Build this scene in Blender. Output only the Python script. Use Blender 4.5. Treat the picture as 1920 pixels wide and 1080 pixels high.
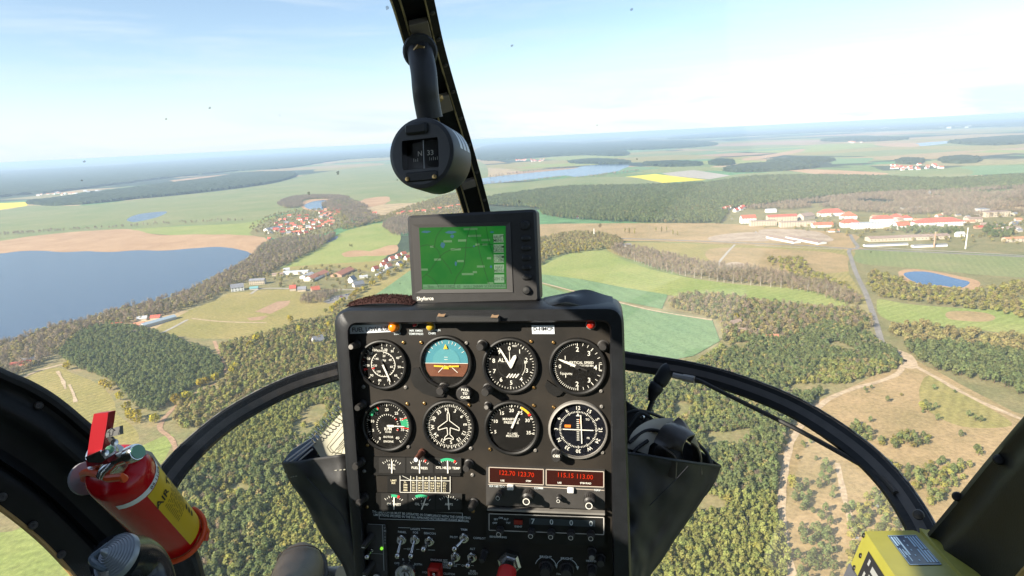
import bpy, bmesh, math, random
import numpy as np
from mathutils import Vector, Matrix, noise as mnoise

for o in list(bpy.data.objects): bpy.data.objects.remove(o)
SC = bpy.context.scene
COL = SC.collection
RAD = math.radians

# ------------------------------------------------------------------ camera
FPX = 1144.0                                   # focal length in photo pixels (1920 wide)
PITCH = RAD(13.83); ROLL = RAD(-2.80)
ROT = (Matrix.Rotation(math.pi/2 - PITCH, 3, 'X') @ Matrix.Rotation(ROLL, 3, 'Z'))
cd = bpy.data.cameras.new('camera'); cam = bpy.data.objects.new('camera', cd); COL.objects.link(cam)
cam.matrix_world = ROT.to_4x4()
cd.sensor_width = 36; cd.lens = 36*FPX/1920; cd.clip_start = 0.02; cd.clip_end = 250000
SC.camera = cam

# axes of the instrument panel (cabin) in the world
_u = Vector((.989, .007, .147)).normalized(); _v = Vector((-.0335, .9954, .0907))
_v = (_v - _u*_v.dot(_u)).normalized(); _n = _u.cross(_v)
PU, PV, PN = ROT @ _u, ROT @ _v, ROT @ _n      # right, up, towards the pilots
LEAN = RAD(8.4)
HF = -PN*math.cos(LEAN) + PV*math.sin(LEAN)    # helicopter forward
HZ = PN*math.sin(LEAN) + PV*math.cos(LEAN)     # helicopter up

# ------------------------------------------------------------------ sun, sky, exposure
SUNV = (-28*PU + 18*PV + 30*PN).normalized()
SUN_EL = math.asin(SUNV.z); SUN_AZ = math.atan2(SUNV.x, SUNV.y)
sl = bpy.data.lights.new('sun', 'SUN'); sl.energy = 4.6; sl.angle = RAD(.53); sl.color = (1.0, .905, .76)
so = bpy.data.objects.new('sun', sl); COL.objects.link(so); so.location = SUNV*20
so.rotation_euler = SUNV.to_track_quat('Z', 'Y').to_euler()
W = bpy.data.worlds.new('World'); SC.world = W; W.use_nodes = True
wt = W.node_tree; wn = wt.nodes; wn.clear()
wo = wn.new('ShaderNodeOutputWorld'); wb = wn.new('ShaderNodeBackground'); sky = wn.new('ShaderNodeTexSky')
sky.sky_type = 'NISHITA'; sky.sun_disc = False; sky.sun_elevation = SUN_EL; sky.sun_rotation = SUN_AZ
sky.altitude = 250; sky.air_density = 1.0; sky.dust_density = 0.3; sky.ozone_density = 1.6
# thin high cirrus, a property of the whole sky
tc = wn.new('ShaderNodeTexCoord'); mp = wn.new('ShaderNodeMapping'); mp.inputs['Scale'].default_value = (1.0, 1.6, 9.0); mp.inputs['Location'].default_value = (.35, .2, .1)
mp.inputs['Rotation'].default_value = (0, .12, .3)
nz = wn.new('ShaderNodeTexNoise'); nz.inputs['Scale'].default_value = 2.3; nz.inputs['Detail'].default_value = 9; nz.inputs['Roughness'].default_value = .62
nz.inputs['Distortion'].default_value = .6
cr = wn.new('ShaderNodeValToRGB'); cr.color_ramp.elements[0].position = .45; cr.color_ramp.elements[1].position = .70
cr.color_ramp.elements[0].color = (0,0,0,1); cr.color_ramp.elements[1].color = (.55,.55,.55,1)
mx = wn.new('ShaderNodeMix'); mx.data_type = 'RGBA'; mx.inputs[7].default_value = (4.35, 5.0, 5.6, 1)
wt.links.new(tc.outputs['Generated'], mp.inputs[0]); wt.links.new(mp.outputs[0], nz.inputs['Vector'])
# milky veil thickening towards the horizon all round
sep = wn.new('ShaderNodeSeparateXYZ'); wt.links.new(tc.outputs['Generated'], sep.inputs[0])
vr = wn.new('ShaderNodeMapRange'); vr.interpolation_type = 'SMOOTHSTEP'; vr.inputs[1].default_value = 0.0; vr.inputs[2].default_value = .12; vr.inputs[3].default_value = .70; vr.inputs[4].default_value = .04
wt.links.new(sep.outputs[2], vr.inputs[0]); ad = wn.new('ShaderNodeMath'); ad.operation = 'ADD'; ad.use_clamp = True
wt.links.new(nz.outputs[0], cr.inputs[0]); wt.links.new(cr.outputs[0], ad.inputs[0]); wt.links.new(vr.outputs[0], ad.inputs[1]); wt.links.new(ad.outputs[0], mx.inputs[0]); wt.links.new(sky.outputs[0], mx.inputs[6])
wt.links.new(mx.outputs[2], wb.inputs['Color']); wt.links.new(wb.outputs[0], wo.inputs['Surface'])
wb.inputs['Strength'].default_value = .075
SC.view_settings.view_transform = 'Standard'; SC.view_settings.look = 'None'; SC.view_settings.gamma = 1
SC.view_settings.use_curve_mapping = False
SC.view_settings.exposure = 1.42
SC.render.engine = 'CYCLES'
SC.cycles.max_bounces = 6; SC.cycles.diffuse_bounces = 3; SC.cycles.glossy_bounces = 3
SC.cycles.transparent_max_bounces = 12; SC.cycles.volume_bounces = 0

# ------------------------------------------------------------------ pixels -> places
GZ = -230.0                                    # the ground lies 230 m below the camera
def ray(px, py): return ROT @ Vector(((px-960)/FPX, -(py-540)/FPX, -1.0))
def P(px, py, d): return ray(px, py)*d         # a point at depth d (m) along a photo pixel
_hx = np.array([-200,0,200,500,700,900,1100,1250,1450,1720,1920,2100]); _hy = np.array([327,314,297,279,271,257,249,240,233,222,219,217])
def G(px, py, z=0.0):                          # the ground point under a photo pixel (wide-angle bend of the horizon taken out)
    hr = float(np.interp(px, _hx, _hy)); hl = 305 - .049*px
    d = max(py-hr, 3.0); w = max(0.0, 1-d/220)
    yy = py + (hl-hr)*w
    if yy < hl+3: yy = hl+3
    r = ray(px, yy); t = GZ/r.z
    return Vector((r.x*t, r.y*t, GZ+z))

# ------------------------------------------------------------------ materials
MATS = {}
def mat(name, col, rough=.6, metal=0.0, var=0.0, vscale=20.0, col2=None, bump=0.0, bscale=200.0, spec=.5, emit=None, estr=1.0,
        coat=0.0, space='obj', rnd=0.0, detail=4.0, trans=0.0):
    if name in MATS: return MATS[name]
    m = bpy.data.materials.new(name); m.use_nodes = True; nt = m.node_tree; n = nt.nodes; L = nt.links
    b = n['Principled BSDF']; b.inputs['Base Color'].default_value = (*col, 1); b.inputs['Roughness'].default_value = rough
    b.inputs['Metallic'].default_value = metal; b.inputs['Specular IOR Level'].default_value = spec
    if coat: b.inputs['Coat Weight'].default_value = coat; b.inputs['Coat Roughness'].default_value = .08
    if emit: b.inputs['Emission Color'].default_value = (*emit, 1); b.inputs['Emission Strength'].default_value = estr
    src = None
    if space == 'world': src = n.new('ShaderNodeNewGeometry').outputs['Position']
    else: src = n.new('ShaderNodeTexCoord').outputs['Object']
    out = None
    if var or col2:
        t = n.new('ShaderNodeTexNoise'); t.inputs['Scale'].default_value = vscale; t.inputs['Detail'].default_value = detail
        t.inputs['Roughness'].default_value = .6
        L.new(src, t.inputs['Vector'])
        r = n.new('ShaderNodeValToRGB'); e = r.color_ramp.elements
        c2 = col2 or tuple(min(1, c*(1+var)) for c in col); c1 = col if col2 else tuple(c*(1-var) for c in col)
        e[0].position = .33; e[0].color = (*c1, 1); e[1].position = .67; e[1].color = (*c2, 1)
        L.new(t.outputs[0], r.inputs[0]); out = r.outputs[0]
    if rnd:
        oi = n.new('ShaderNodeObjectInfo'); hs = n.new('ShaderNodeHueSaturation')
        if out: L.new(out, hs.inputs['Color'])
        else: hs.inputs['Color'].default_value = (*col, 1)
        mr = n.new('ShaderNodeMapRange'); mr.inputs[3].default_value = 1-rnd; mr.inputs[4].default_value = 1+rnd
        L.new(oi.outputs['Random'], mr.inputs[0]); L.new(mr.outputs[0], hs.inputs['Value'])
        m2 = n.new('ShaderNodeMath'); m2.operation = 'MULTIPLY_ADD'; m2.inputs[1].default_value = 7.31; m2.inputs[2].default_value = 0
        L.new(oi.outputs['Random'], m2.inputs[0]); f = n.new('ShaderNodeMath'); f.operation = 'FRACT'; L.new(m2.outputs[0], f.inputs[0])
        mh = n.new('ShaderNodeMapRange'); mh.inputs[3].default_value = .5-rnd*.07; mh.inputs[4].default_value = .5+rnd*.07
        L.new(f.outputs[0], mh.inputs[0]); L.new(mh.outputs[0], hs.inputs['Hue']); out = hs.outputs[0]
    if out: L.new(out, b.inputs['Base Color'])
    if trans:
        tl = n.new('ShaderNodeBsdfTranslucent'); ms = n.new('ShaderNodeMixShader'); ms.inputs[0].default_value = trans
        if out: L.new(out, tl.inputs[0])
        else: tl.inputs[0].default_value = (*col, 1)
        L.new(b.outputs[0], ms.inputs[1]); L.new(tl.outputs[0], ms.inputs[2]); L.new(ms.outputs[0], n['Material Output'].inputs[0])
    if bump:
        t = n.new('ShaderNodeTexNoise'); t.inputs['Scale'].default_value = bscale; t.inputs['Detail'].default_value = 3
        L.new(src, t.inputs['Vector']); bp = n.new('ShaderNodeBump'); bp.inputs['Strength'].default_value = bump
        bp.inputs['Distance'].default_value = 1.0/bscale if space == 'obj' else .5
        L.new(t.outputs[0], bp.inputs['Height']); L.new(bp.outputs[0], b.inputs['Normal'])
    MATS[name] = m
    return m

# ------------------------------------------------------------------ mesh builder
class MB:
    def __init__(s): s.v = []; s.f = []; s.m = []; s.mi = 0
    def add(s, vs, fs):
        k = len(s.v); s.v += [tuple(v) for v in vs]
        for f in fs: s.f.append(tuple(i+k for i in f)); s.m.append(s.mi)
        return s
    def box(s, c, size, R=None):
        hx, hy, hz = [x/2 for x in size]; c = Vector(c)
        vs = []
        for x in (-hx, hx):
            for y in (-hy, hy):
                for z in (-hz, hz):
                    p = Vector((x, y, z)); vs.append(c + (R @ p if R else p))
        return s.add(vs, [(0,1,3,2),(4,6,7,5),(0,4,5,1),(2,3,7,6),(0,2,6,4),(1,5,7,3)])
    def bbox(s, c, size, b, R=None, seg=2):
        """box with bevelled edges (rounded in x-y, chamfered in z)"""
        hx, hy, hz = [x/2 for x in size]; c = Vector(c); b = min(b, hx*.98, hy*.98); bz = min(b*.6, hz*.98)
        def ring(ins, z):
            o = []
            for (sx, sy, a0) in ((1,1,0),(-1,1,90),(-1,-1,180),(1,-1,270)):
                for k in range(seg+1):
                    a = RAD(a0 + 90*k/seg); o.append(Vector((sx*(hx-b)+(b-ins)*math.cos(a), sy*(hy-b)+(b-ins)*math.sin(a), z)))
            return o
        rs = [ring(bz, -hz), ring(0, -hz+bz), ring(0, hz-bz), ring(bz, hz)]
        n = len(rs[0]); vs = [c + (R @ p if R else p) for r in rs for p in r]; fs = []
        for k in range(3):
            for i in range(n): j = (i+1) % n; fs.append((k*n+i, k*n+j, (k+1)*n+j, (k+1)*n+i))
        fs.append(tuple(range(n-1, -1, -1))); fs.append(tuple(range(3*n, 4*n)))
        return s.add(vs, fs)
    def lathe(s, prof, O=(0,0,0), ax=(0,0,1), n=24, ref=None):
        """prof: list of (r, h) along axis ax from O"""
        O = Vector(O); ax = Vector(ax).normalized()
        x = Vector(ref) if ref else ax.orthogonal(); x = (x - ax*x.dot(ax)).normalized(); y = ax.cross(x)
        vs = []; fs = []
        for (r, h) in prof:
            for i in range(n):
                a = 2*math.pi*i/n; vs.append(O + ax*h + (x*math.cos(a)+y*math.sin(a))*r)
        for k in range(len(prof)-1):
            for i in range(n): j = (i+1) % n; fs.append((k*n+i, k*n+j, (k+1)*n+j, (k+1)*n+i))
        if prof[0][0] > 1e-7: fs.append(tuple(range(n-1, -1, -1)))
        if prof[-1][0] > 1e-7: fs.append(tuple(range((len(prof)-1)*n, len(prof)*n)))
        return s.add(vs, fs)
    def cyl(s, a, b, r0, r1=None, n=12):
        a = Vector(a); b = Vector(b); r1 = r0 if r1 is None else r1
        return s.lathe([(r0, 0), (r1, (b-a).length)], a, b-a, n)
    def tube(s, pts, r, n=8, closed=False, rf=None):
        pts = [Vector(p) for p in pts]; N = len(pts); rings = []; up = None
        for i, p in enumerate(pts):
            a = pts[(i-1) % N] if closed else pts[max(i-1, 0)]; b = pts[(i+1) % N] if closed else pts[min(i+1, N-1)]
            t = (b-a).normalized()
            if up is None: up = t.orthogonal().normalized()
            up = (up - t*up.dot(t)).normalized(); q = t.cross(up)
            rr = rf(i/(N-1)) if rf else r
            rings.append([p + (up*math.cos(2*math.pi*k/n)+q*math.sin(2*math.pi*k/n))*rr for k in range(n)])
        vs = [p for r_ in rings for p in r_]; fs = []
        for i in range(N if closed else N-1):
            j = (i+1) % N
            for k in range(n): l = (k+1) % n; fs.append((i*n+k, i*n+l, j*n+l, j*n+k))
        if not closed: fs.append(tuple(range(n-1, -1, -1))); fs.append(tuple(range((N-1)*n, N*n)))
        return s.add(vs, fs)
    def sweep(s, pts, prof, nrm):
        """sweep a closed 2-D profile (a, b) along pts; a goes along nrm(i) and b along t x nrm"""
        pts = [Vector(p) for p in pts]; N = len(pts); m = len(prof); vs = []; fs = []
        for i, p in enumerate(pts):
            t = (pts[min(i+1, N-1)] - pts[max(i-1, 0)]).normalized(); a = nrm(i) if callable(nrm) else nrm
            a = (a - t*a.dot(t)).normalized(); b = t.cross(a)
            vs += [p + a*q[0] + b*q[1] for q in prof]
        for i in range(N-1):
            for k in range(m): l = (k+1) % m; fs.append((i*m+k, i*m+l, (i+1)*m+l, (i+1)*m+k))
        fs.append(tuple(range(m-1, -1, -1))); fs.append(tuple(range((N-1)*m, N*m)))
        return s.add(vs, fs)
    def prism(s, pts, d):
        """closed outline (3-D points) extruded by vector d"""
        n = len(pts); pts = [Vector(p) for p in pts]; d = Vector(d)
        fs = [tuple(range(n)), tuple(range(2*n-1, n-1, -1))] + [(i, n+i, n+(i+1) % n, (i+1) % n) for i in range(n)]
        return s.add(pts + [p+d for p in pts], fs)
    def build(s, name, mats, parent=None, smooth=False, origin=None, autosm=None):
        me = bpy.data.meshes.new(name); o0 = Vector(origin) if origin is not None else Vector((0,0,0))
        me.from_pydata([tuple(Vector(v)-o0) for v in s.v], [], s.f)
        if not isinstance(mats, (list, tuple)): mats = [mats]
        for m in mats: me.materials.append(m)
        if len(mats) > 1: me.polygons.foreach_set('material_index', s.m)
        bm = bmesh.new(); bm.from_mesh(me); bmesh.ops.recalc_face_normals(bm, faces=bm.faces); bm.to_mesh(me); bm.free()
        if smooth: smooth_mesh(me, 35 if autosm is None else autosm)
        o = bpy.data.objects.new(name, me); COL.objects.link(o); o.location = o0
        if parent: o.parent = parent
        return o
def smooth_mesh(me, ang=35):
    me.polygons.foreach_set('use_smooth', [True]*len(me.polygons))
    bm = bmesh.new(); bm.from_mesh(me); a = RAD(ang)
    for e in bm.edges:
        e.smooth = not (len(e.link_faces) == 2 and e.calc_face_angle(0) > a)
    bm.to_mesh(me); bm.free()
def tag(o, label=None, cat=None, group=None, kind=None):
    if label: o['label'] = label
    if cat: o['category'] = cat
    if group: o['group'] = group
    if kind: o['kind'] = kind
    return o
def empty(name, loc=(0,0,0), label=None, cat=None, group=None, M=None):
    o = bpy.data.objects.new(name, None); COL.objects.link(o); o.empty_display_size = .1
    if M is not None: o.matrix_world = M
    else: o.location = loc
    return tag(o, label, cat, group)
def catmull(pts, sub=6, closed=False):
    pts = [np.array(p, float) for p in pts]; n = len(pts); out = []
    for i in range(n if closed else n-1):
        p0 = pts[(i-1) % n] if closed or i > 0 else pts[0]; p1 = pts[i]; p2 = pts[(i+1) % n]
        p3 = pts[(i+2) % n] if closed or i+2 < n else pts[-1]
        for k in range(sub):
            t = k/sub
            out.append(.5*(2*p1 + (p2-p0)*t + (2*p0-5*p1+4*p2-p3)*t*t + (3*p1-p0-3*p2+p3)*t**3))
    if not closed: out.append(pts[-1])
    return out

# ------------------------------------------------------------------ lettering (glyph shapes of the built-in font)
CHARS = sorted(set('ABCDEFGHIJKLMNOPQRSTUVWXYZabcdefghijklmnopqrstuvwxyz0123456789.,-/:+°()'))
GLYPH = {}
def make_glyphs():
    obs = []
    def tx(body):
        c = bpy.data.curves.new('t', 'FONT'); c.body = body; c.resolution_u = 2; c.size = 1.0; c.offset = .012
        o = bpy.data.objects.new('t', c); COL.objects.link(o); obs.append(o); return o
    hh = tx('HH'); pr = {c: (tx(c), tx('H'+c+'H')) for c in CHARS}
    bpy.context.view_layer.update(); dg = bpy.context.evaluated_depsgraph_get()
    def get(o):
        e = o.evaluated_get(dg); me = e.to_mesh(); v = [(p.co.x, p.co.y) for p in me.vertices]; f = [tuple(p.vertices) for p in me.polygons]
        e.to_mesh_clear(); return v, f
    w0 = max(p[0] for p in get(hh)[0])
    for c, (a, b) in pr.items():
        v, f = get(a); GLYPH[c] = (v, f, max(p[0] for p in get(b)[0]) - w0)
    for o in obs:
        c = o.data; bpy.data.objects.remove(o); bpy.data.curves.remove(c)
make_glyphs()
def text(mb, s, x, y, size, fn=None, align='c', rot=0.0, z=0.0, sx=1.0):
    """flat lettering centred at (x, y); fn maps (x, y, z) to 3-D"""
    k = size/.70; w = 0
    for c in s: w += (GLYPH[c][2] if c in GLYPH else .3)
    w *= k*sx; x0 = -w/2 if align == 'c' else 0.0; ca, sa = math.cos(rot), math.sin(rot)
    for c in s:
        if c in GLYPH:
            v, f, adv = GLYPH[c]; vs = []
            for (a, b) in v:
                a = x0 + a*k*sx; b = b*k - size/2
                q = (x + a*ca - b*sa, y + a*sa + b*ca, z); vs.append(fn(*q) if fn else q)
            mb.add(vs, f); x0 += adv*k*sx
        else: x0 += .3*k*sx
    return mb

# ================================================================== LANDSCAPE
rng = random.Random(7); nrng = np.random.default_rng(11)
# ---- ground sheet with a far patchwork of fields and woods
def ground_material():
    m = bpy.data.materials.new('far_farmland'); m.use_nodes = True; nt = m.node_tree; n = nt.nodes; L = nt.links; b = n['Principled BSDF']
    b.inputs['Roughness'].default_value = .95; b.inputs['Specular IOR Level'].default_value = .1
    g = n.new('ShaderNodeNewGeometry')
    d = n.new('ShaderNodeTexNoise'); d.inputs['Scale'].default_value = .0016; d.inputs['Detail'].default_value = 3; L.new(g.outputs['Position'], d.inputs['Vector'])
    va = n.new('ShaderNodeVectorMath'); va.operation = 'MULTIPLY_ADD'; va.inputs[1].default_value = (500, 500, 0); L.new(d.outputs['Color'], va.inputs[0]); L.new(g.outputs['Position'], va.inputs[2])
    vo = n.new('ShaderNodeTexVoronoi'); vo.inputs['Scale'].default_value = .0026; L.new(va.outputs[0], vo.inputs['Vector'])
    sp = n.new('ShaderNodeSeparateColor'); L.new(vo.outputs['Color'], sp.inputs[0])
    r = n.new('ShaderNodeValToRGB'); r.color_ramp.interpolation = 'CONSTANT'; e = r.color_ramp.elements
    cols = [(.15,.20,.07),(.22,.24,.09),(.11,.22,.09),(.28,.24,.11),(.40,.30,.17),(.18,.22,.08),(.06,.08,.04),(.26,.23,.12)]
    e[0].position = 0; e[0].color = (*cols[0], 1); e[1].position = 1/8; e[1].color = (*cols[1], 1)
    for k in range(2, 8): q = e.new(k/8); q.color = (*cols[k], 1)
    L.new(sp.outputs[0], r.inputs[0])
    f = n.new('ShaderNodeTexNoise'); f.inputs['Scale'].default_value = .0006; f.inputs['Detail'].default_value = 5; L.new(g.outputs['Position'], f.inputs['Vector'])
    fr = n.new('ShaderNodeValToRGB'); fr.color_ramp.elements[0].position = .50; fr.color_ramp.elements[1].position = .52; L.new(f.outputs[0], fr.inputs[0])
    mx = n.new('ShaderNodeMix'); mx.data_type = 'RGBA'; mx.inputs[7].default_value = (.035, .052, .030, 1)
    L.new(fr.outputs[0], mx.inputs[0]); L.new(r.outputs[0], mx.inputs[6])
    v = n.new('ShaderNodeTexNoise'); v.inputs['Scale'].default_value = .03; v.inputs['Detail'].default_value = 6; L.new(g.outputs['Position'], v.inputs['Vector'])
    hs = n.new('ShaderNodeHueSaturation'); mr = n.new('ShaderNodeMapRange'); mr.inputs[1].default_value = .3; mr.inputs[2].default_value = .7; mr.inputs[3].default_value = .75; mr.inputs[4].default_value = 1.25
    L.new(v.outputs[0], mr.inputs[0]); L.new(mr.outputs[0], hs.inputs['Value']); L.new(mx.outputs[2], hs.inputs['Color']); L.new(hs.outputs[0], b.inputs['Base Color'])
    return m
GS = 88000
mb = MB(); mb.add([(-GS,-GS,GZ),(GS,-GS,GZ),(GS,GS,GZ),(-GS,GS,GZ)], [(0,1,2,3)])
tag(mb.build('ground', ground_material()), kind='structure')

def field_mat(name, c1, c2, stripe=0.0, ang=0.0, width=6.0, c3=None, patch=.012):
    """soil or crop: two-scale mottling plus faint tramlines"""
    if name in MATS: return MATS[name]
    m = bpy.data.materials.new(name); m.use_nodes = True; nt = m.node_tree; n = nt.nodes; L = nt.links; b = n['Principled BSDF']
    b.inputs['Roughness'].default_value = .95; b.inputs['Specular IOR Level'].default_value = .08
    g = n.new('ShaderNodeNewGeometry')
    t = n.new('ShaderNodeTexNoise'); t.inputs['Scale'].default_value = patch; t.inputs['Detail'].default_value = 7; t.inputs['Roughness'].default_value = .65; L.new(g.outputs['Position'], t.inputs['Vector'])
    r = n.new('ShaderNodeValToRGB'); e = r.color_ramp.elements; e[0].position = .34; e[0].color = (*c1, 1); e[1].position = .66; e[1].color = (*c2, 1)
    if c3: q = e.new(.82); q.color = (*c3, 1)
    L.new(t.outputs[0], r.inputs[0])
    t2 = n.new('ShaderNodeTexNoise'); t2.inputs['Scale'].default_value = .35; t2.inputs['Detail'].default_value = 5; L.new(g.outputs['Position'], t2.inputs['Vector'])
    mr = n.new('ShaderNodeMapRange'); mr.inputs[1].default_value = .3; mr.inputs[2].default_value = .7; mr.inputs[3].default_value = .78; mr.inputs[4].default_value = 1.22; L.new(t2.outputs[0], mr.inputs[0])
    val = mr.outputs[0]
    if stripe:
        mp = n.new('ShaderNodeMapping'); mp.inputs['Rotation'].default_value = (0, 0, ang); L.new(g.outputs['Position'], mp.inputs[0])
        w = n.new('ShaderNodeTexWave'); w.inputs['Scale'].default_value = .314/width; w.inputs['Distortion'].default_value = 1.2; w.inputs['Detail'].default_value = 2; w.inputs['Detail Scale'].default_value = .05
        L.new(mp.outputs[0], w.inputs['Vector']); ms = n.new('ShaderNodeMapRange'); ms.inputs[3].default_value = 1-stripe; ms.inputs[4].default_value = 1+stripe; L.new(w.outputs[0], ms.inputs[0])
        mm = n.new('ShaderNodeMath'); mm.operation = 'MULTIPLY'; L.new(val, mm.inputs[0]); L.new(ms.outputs[0], mm.inputs[1]); val = mm.outputs[0]
    hs = n.new('ShaderNodeHueSaturation'); L.new(val, hs.inputs['Value']); L.new(r.outputs[0], hs.inputs['Color']); L.new(hs.outputs[0], b.inputs['Base Color'])
    MATS[name] = m; return m
M_MEADOW = field_mat('meadow_grass', (.165,.205,.075), (.235,.235,.105), .05, .5, 9, c3=(.31,.26,.13), patch=.006)
M_PASTURE = field_mat('pasture_green', (.21,.26,.07), (.29,.30,.10), .06, 1.1, 10, c3=(.33,.30,.12), patch=.010)
M_TEAL = field_mat('winter_wheat', (.14,.225,.105), (.18,.26,.12), .05, -.35, 20, c3=(.215,.27,.125), patch=.008)
M_OLIVE = field_mat('olive_grass', (.24,.215,.07), (.31,.25,.095), .08, .7, 8)
M_TAN = field_mat('dry_heath', (.27,.205,.095), (.385,.27,.14), c3=(.235,.21,.085), patch=.02)
M_SAND = field_mat('pale_sand', (.30,.23,.16), (.44,.35,.26), patch=.03)
M_REED = field_mat('reed_bed', (.36,.225,.125), (.45,.295,.17), patch=.015)
M_RAPE = field_mat('rapeseed', (.62,.50,.03), (.70,.58,.06), .05, .2, 12)
M_PLOUGH = field_mat('ploughed_soil', (.33,.215,.135), (.40,.26,.165), .08, .6, 3)
M_FLOOR = field_mat('forest_floor', (.19,.19,.08), (.28,.22,.11), c3=(.37,.25,.15), patch=.035)
M_MOSS = field_mat('mixed_scrub', (.17,.165,.07), (.25,.21,.10), c3=(.32,.23,.12), patch=.03)
M_ASPH = field_mat('worn_asphalt', (.20,.185,.165), (.27,.245,.215), patch=.05)
M_TRACK = field_mat('sandy_track', (.40,.30,.19), (.50,.385,.26), patch=.08)
M_CONC = field_mat('pale_concrete', (.33,.30,.25), (.42,.38,.32), patch=.05)

def outline(px, smooth=True, jit=0.0, sub=5):
    pts = catmull(px, sub, True) if smooth else px
    out = []
    for p in pts:
        g = G(p[0], p[1])
        if jit:
            q = mnoise.noise_vector(Vector((g.x*.02, g.y*.02, 1.7))); g = g + Vector((q.x, q.y, 0))*jit
        out.append(g)
    return out
LAYER = [0]
def sheet(name, px, m, smooth=True, jit=0.0, kind='structure', sub=5, lift=None):
    LAYER[0] += 1; z = lift if lift is not None else .004*LAYER[0]
    pts = outline(px, smooth, jit, sub); mb = MB(); mb.add([(p.x, p.y, GZ+z) for p in pts], [tuple(range(len(pts)))])
    return tag(mb.build(name, m), kind=kind)
def road(name, px, width, m, lift, sub=8, wob=0.0):
    pts = [G(p[0], p[1]) for p in catmull(px, sub)]; mb = MB(); vs = []; N = len(pts)
    for i, p in enumerate(pts):
        t = (pts[min(i+1, N-1)] - pts[max(i-1, 0)]); t.z = 0; t.normalize(); s = Vector((-t.y, t.x, 0))
        w = width/2*(1 + wob*mnoise.noise(Vector((p.x*.05, p.y*.05, 3))))
        vs += [(p.x+s.x*w, p.y+s.y*w, GZ+lift), (p.x-s.x*w, p.y-s.y*w, GZ+lift)]
    mb.add(vs, [(2*i, 2*i+1, 2*i+3, 2*i+2) for i in range(N-1)])
    return tag(mb.build(name, m), kind='structure')

# ---- water
def water_mat(name, body, bump=.35):
    m = bpy.data.materials.new(name); m.use_nodes = True; nt = m.node_tree; n = nt.nodes; L = nt.links; b = n['Principled BSDF']
    b.inputs['Base Color'].default_value = (*body, 1); b.inputs['Roughness'].default_value = .12; b.inputs['IOR'].default_value = 1.333
    g = n.new('ShaderNodeNewGeometry'); t = n.new('ShaderNodeTexNoise'); t.inputs['Scale'].default_value = .22; t.inputs['Detail'].default_value = 6; t.inputs['Roughness'].default_value = .7
    mp = n.new('ShaderNodeMapping'); mp.inputs['Scale'].default_value = (1, 1.8, 1); L.new(g.outputs['Position'], mp.inputs[0]); L.new(mp.outputs[0], t.inputs['Vector'])
    bp = n.new('ShaderNodeBump'); bp.inputs['Strength'].default_value = bump; bp.inputs['Distance'].default_value = 1.2; L.new(t.outputs[0], bp.inputs['Height']); L.new(bp.outputs[0], b.inputs['Normal'])
    return m
M_LAKE = water_mat('lake_water', (.04, .078, .145), .9); M_POND = water_mat('pond_water', (.02, .07, .17), .2)

# parcels of the far fields
for k in range(95):
    if k < 70: x = rng.uniform(930,1930); hzn = float(np.interp(x, _hx, _hy)); y = hzn + rng.uniform(22,72)
    else: x = rng.uniform(560,900); hzn = float(np.interp(x, _hx, _hy)); y = hzn + rng.uniform(18,50)
    g = G(x, y); dist = math.hypot(g.x, g.y); a = rng.choice((.25,.35,1.8)) + rng.uniform(-.08,.08); L_ = rng.uniform(90,300)*dist/3000; W_ = rng.uniform(70,260)*dist/3000
    c_, s_ = math.cos(a), math.sin(a); mm = rng.choice((M_MEADOW, M_TEAL, M_OLIVE, M_TAN, M_REED, M_PASTURE, M_OLIVE, M_PLOUGH)); LAYER[0] += 1
    pts = [(g.x+u*L_*c_-v*W_*s_, g.y+u*L_*s_+v*W_*c_, GZ+.004*LAYER[0]) for u, v in ((-1,-1),(.2,-1.1),(1,-.9),(1.05,.2),(.95,1),(-.3,1.05),(-1.05,.9))]
    mb = MB(); mb.add(pts, [tuple(range(7))]); tag(mb.build('field_parcel', mm), kind='structure')
# far to near: fields
sheet('meadow', [(-120,408),(0,400),(60,390),(150,388),(240,377),(410,358),(512,343),(560,330),(640,318),(760,306),(900,300),(900,345),(780,372),(640,384),(520,402),(455,418),(340,423),(255,431),(110,442),(-120,456)], M_MEADOW, jit=6)
sheet('meadow', [(240,432),(340,424),(455,418),(520,405),(500,440),(420,442),(365,443),(300,440)], M_PASTURE, jit=6)
sheet('rapeseed_field', [(-80,392),(0,387),(60,383),(49,391),(0,399),(-80,406)], M_RAPE, False)
sheet('dry_field', [(317,339),(380,331),(447,324),(443,328),(375,340),(328,341.5)], M_REED, False)
sheet('crop_field', [(183,360),(250,350),(315,343),(310,348),(215,362)], M_TEAL, False)
sheet('reed_bed', [(-120,470),(0,455),(50,447),(106,440),(170,434),(238,430),(262,434),(300,441),(366,440),(426,440),(480,443),(502,450),(490,460),(474,482),(440,500),(300,500),(100,500),(-120,505)], M_REED, jit=8)
sheet('lake', [(-200,492),(-60,480),(0,478),(40,473),(81,472),(120,474),(162,472),(210,473),(255,470),(310,470),(362,466),(404,463),(440,466),(464,472),(474,480),(451,495),(417,512),(375,534),(324,555),(272,570),(238,576),(170,597),(128,606),(89,617),(26,640),(-60,656),(-200,690)], M_LAKE, jit=5)
sheet('marsh_pond', [(238,412),(262,402),(310,397),(304,404),(280,412),(250,417)], M_LAKE, jit=3)
sheet('river_reach', [(256,318),(330,311),(392,306),(394,309),(330,315),(262,321)], M_LAKE)
sheet('meadow', [(520,508),(590,468),(646,434),(720,418),(752,436),(735,470),(695,500),(617,506),(570,510)], M_PASTURE, jit=5)
sheet('dry_patch', [(690,475),(720,462),(745,460),(740,475),(700,480)], M_REED, jit=16)
sheet('dry_patch', [(640,476),(662,470),(700,472),(690,479),(650,480)], M_REED, jit=16)
sheet('dry_patch', [(662,382),(690,372),(725,369),(730,378),(700,388),(668,388)], M_REED, jit=16)
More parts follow.
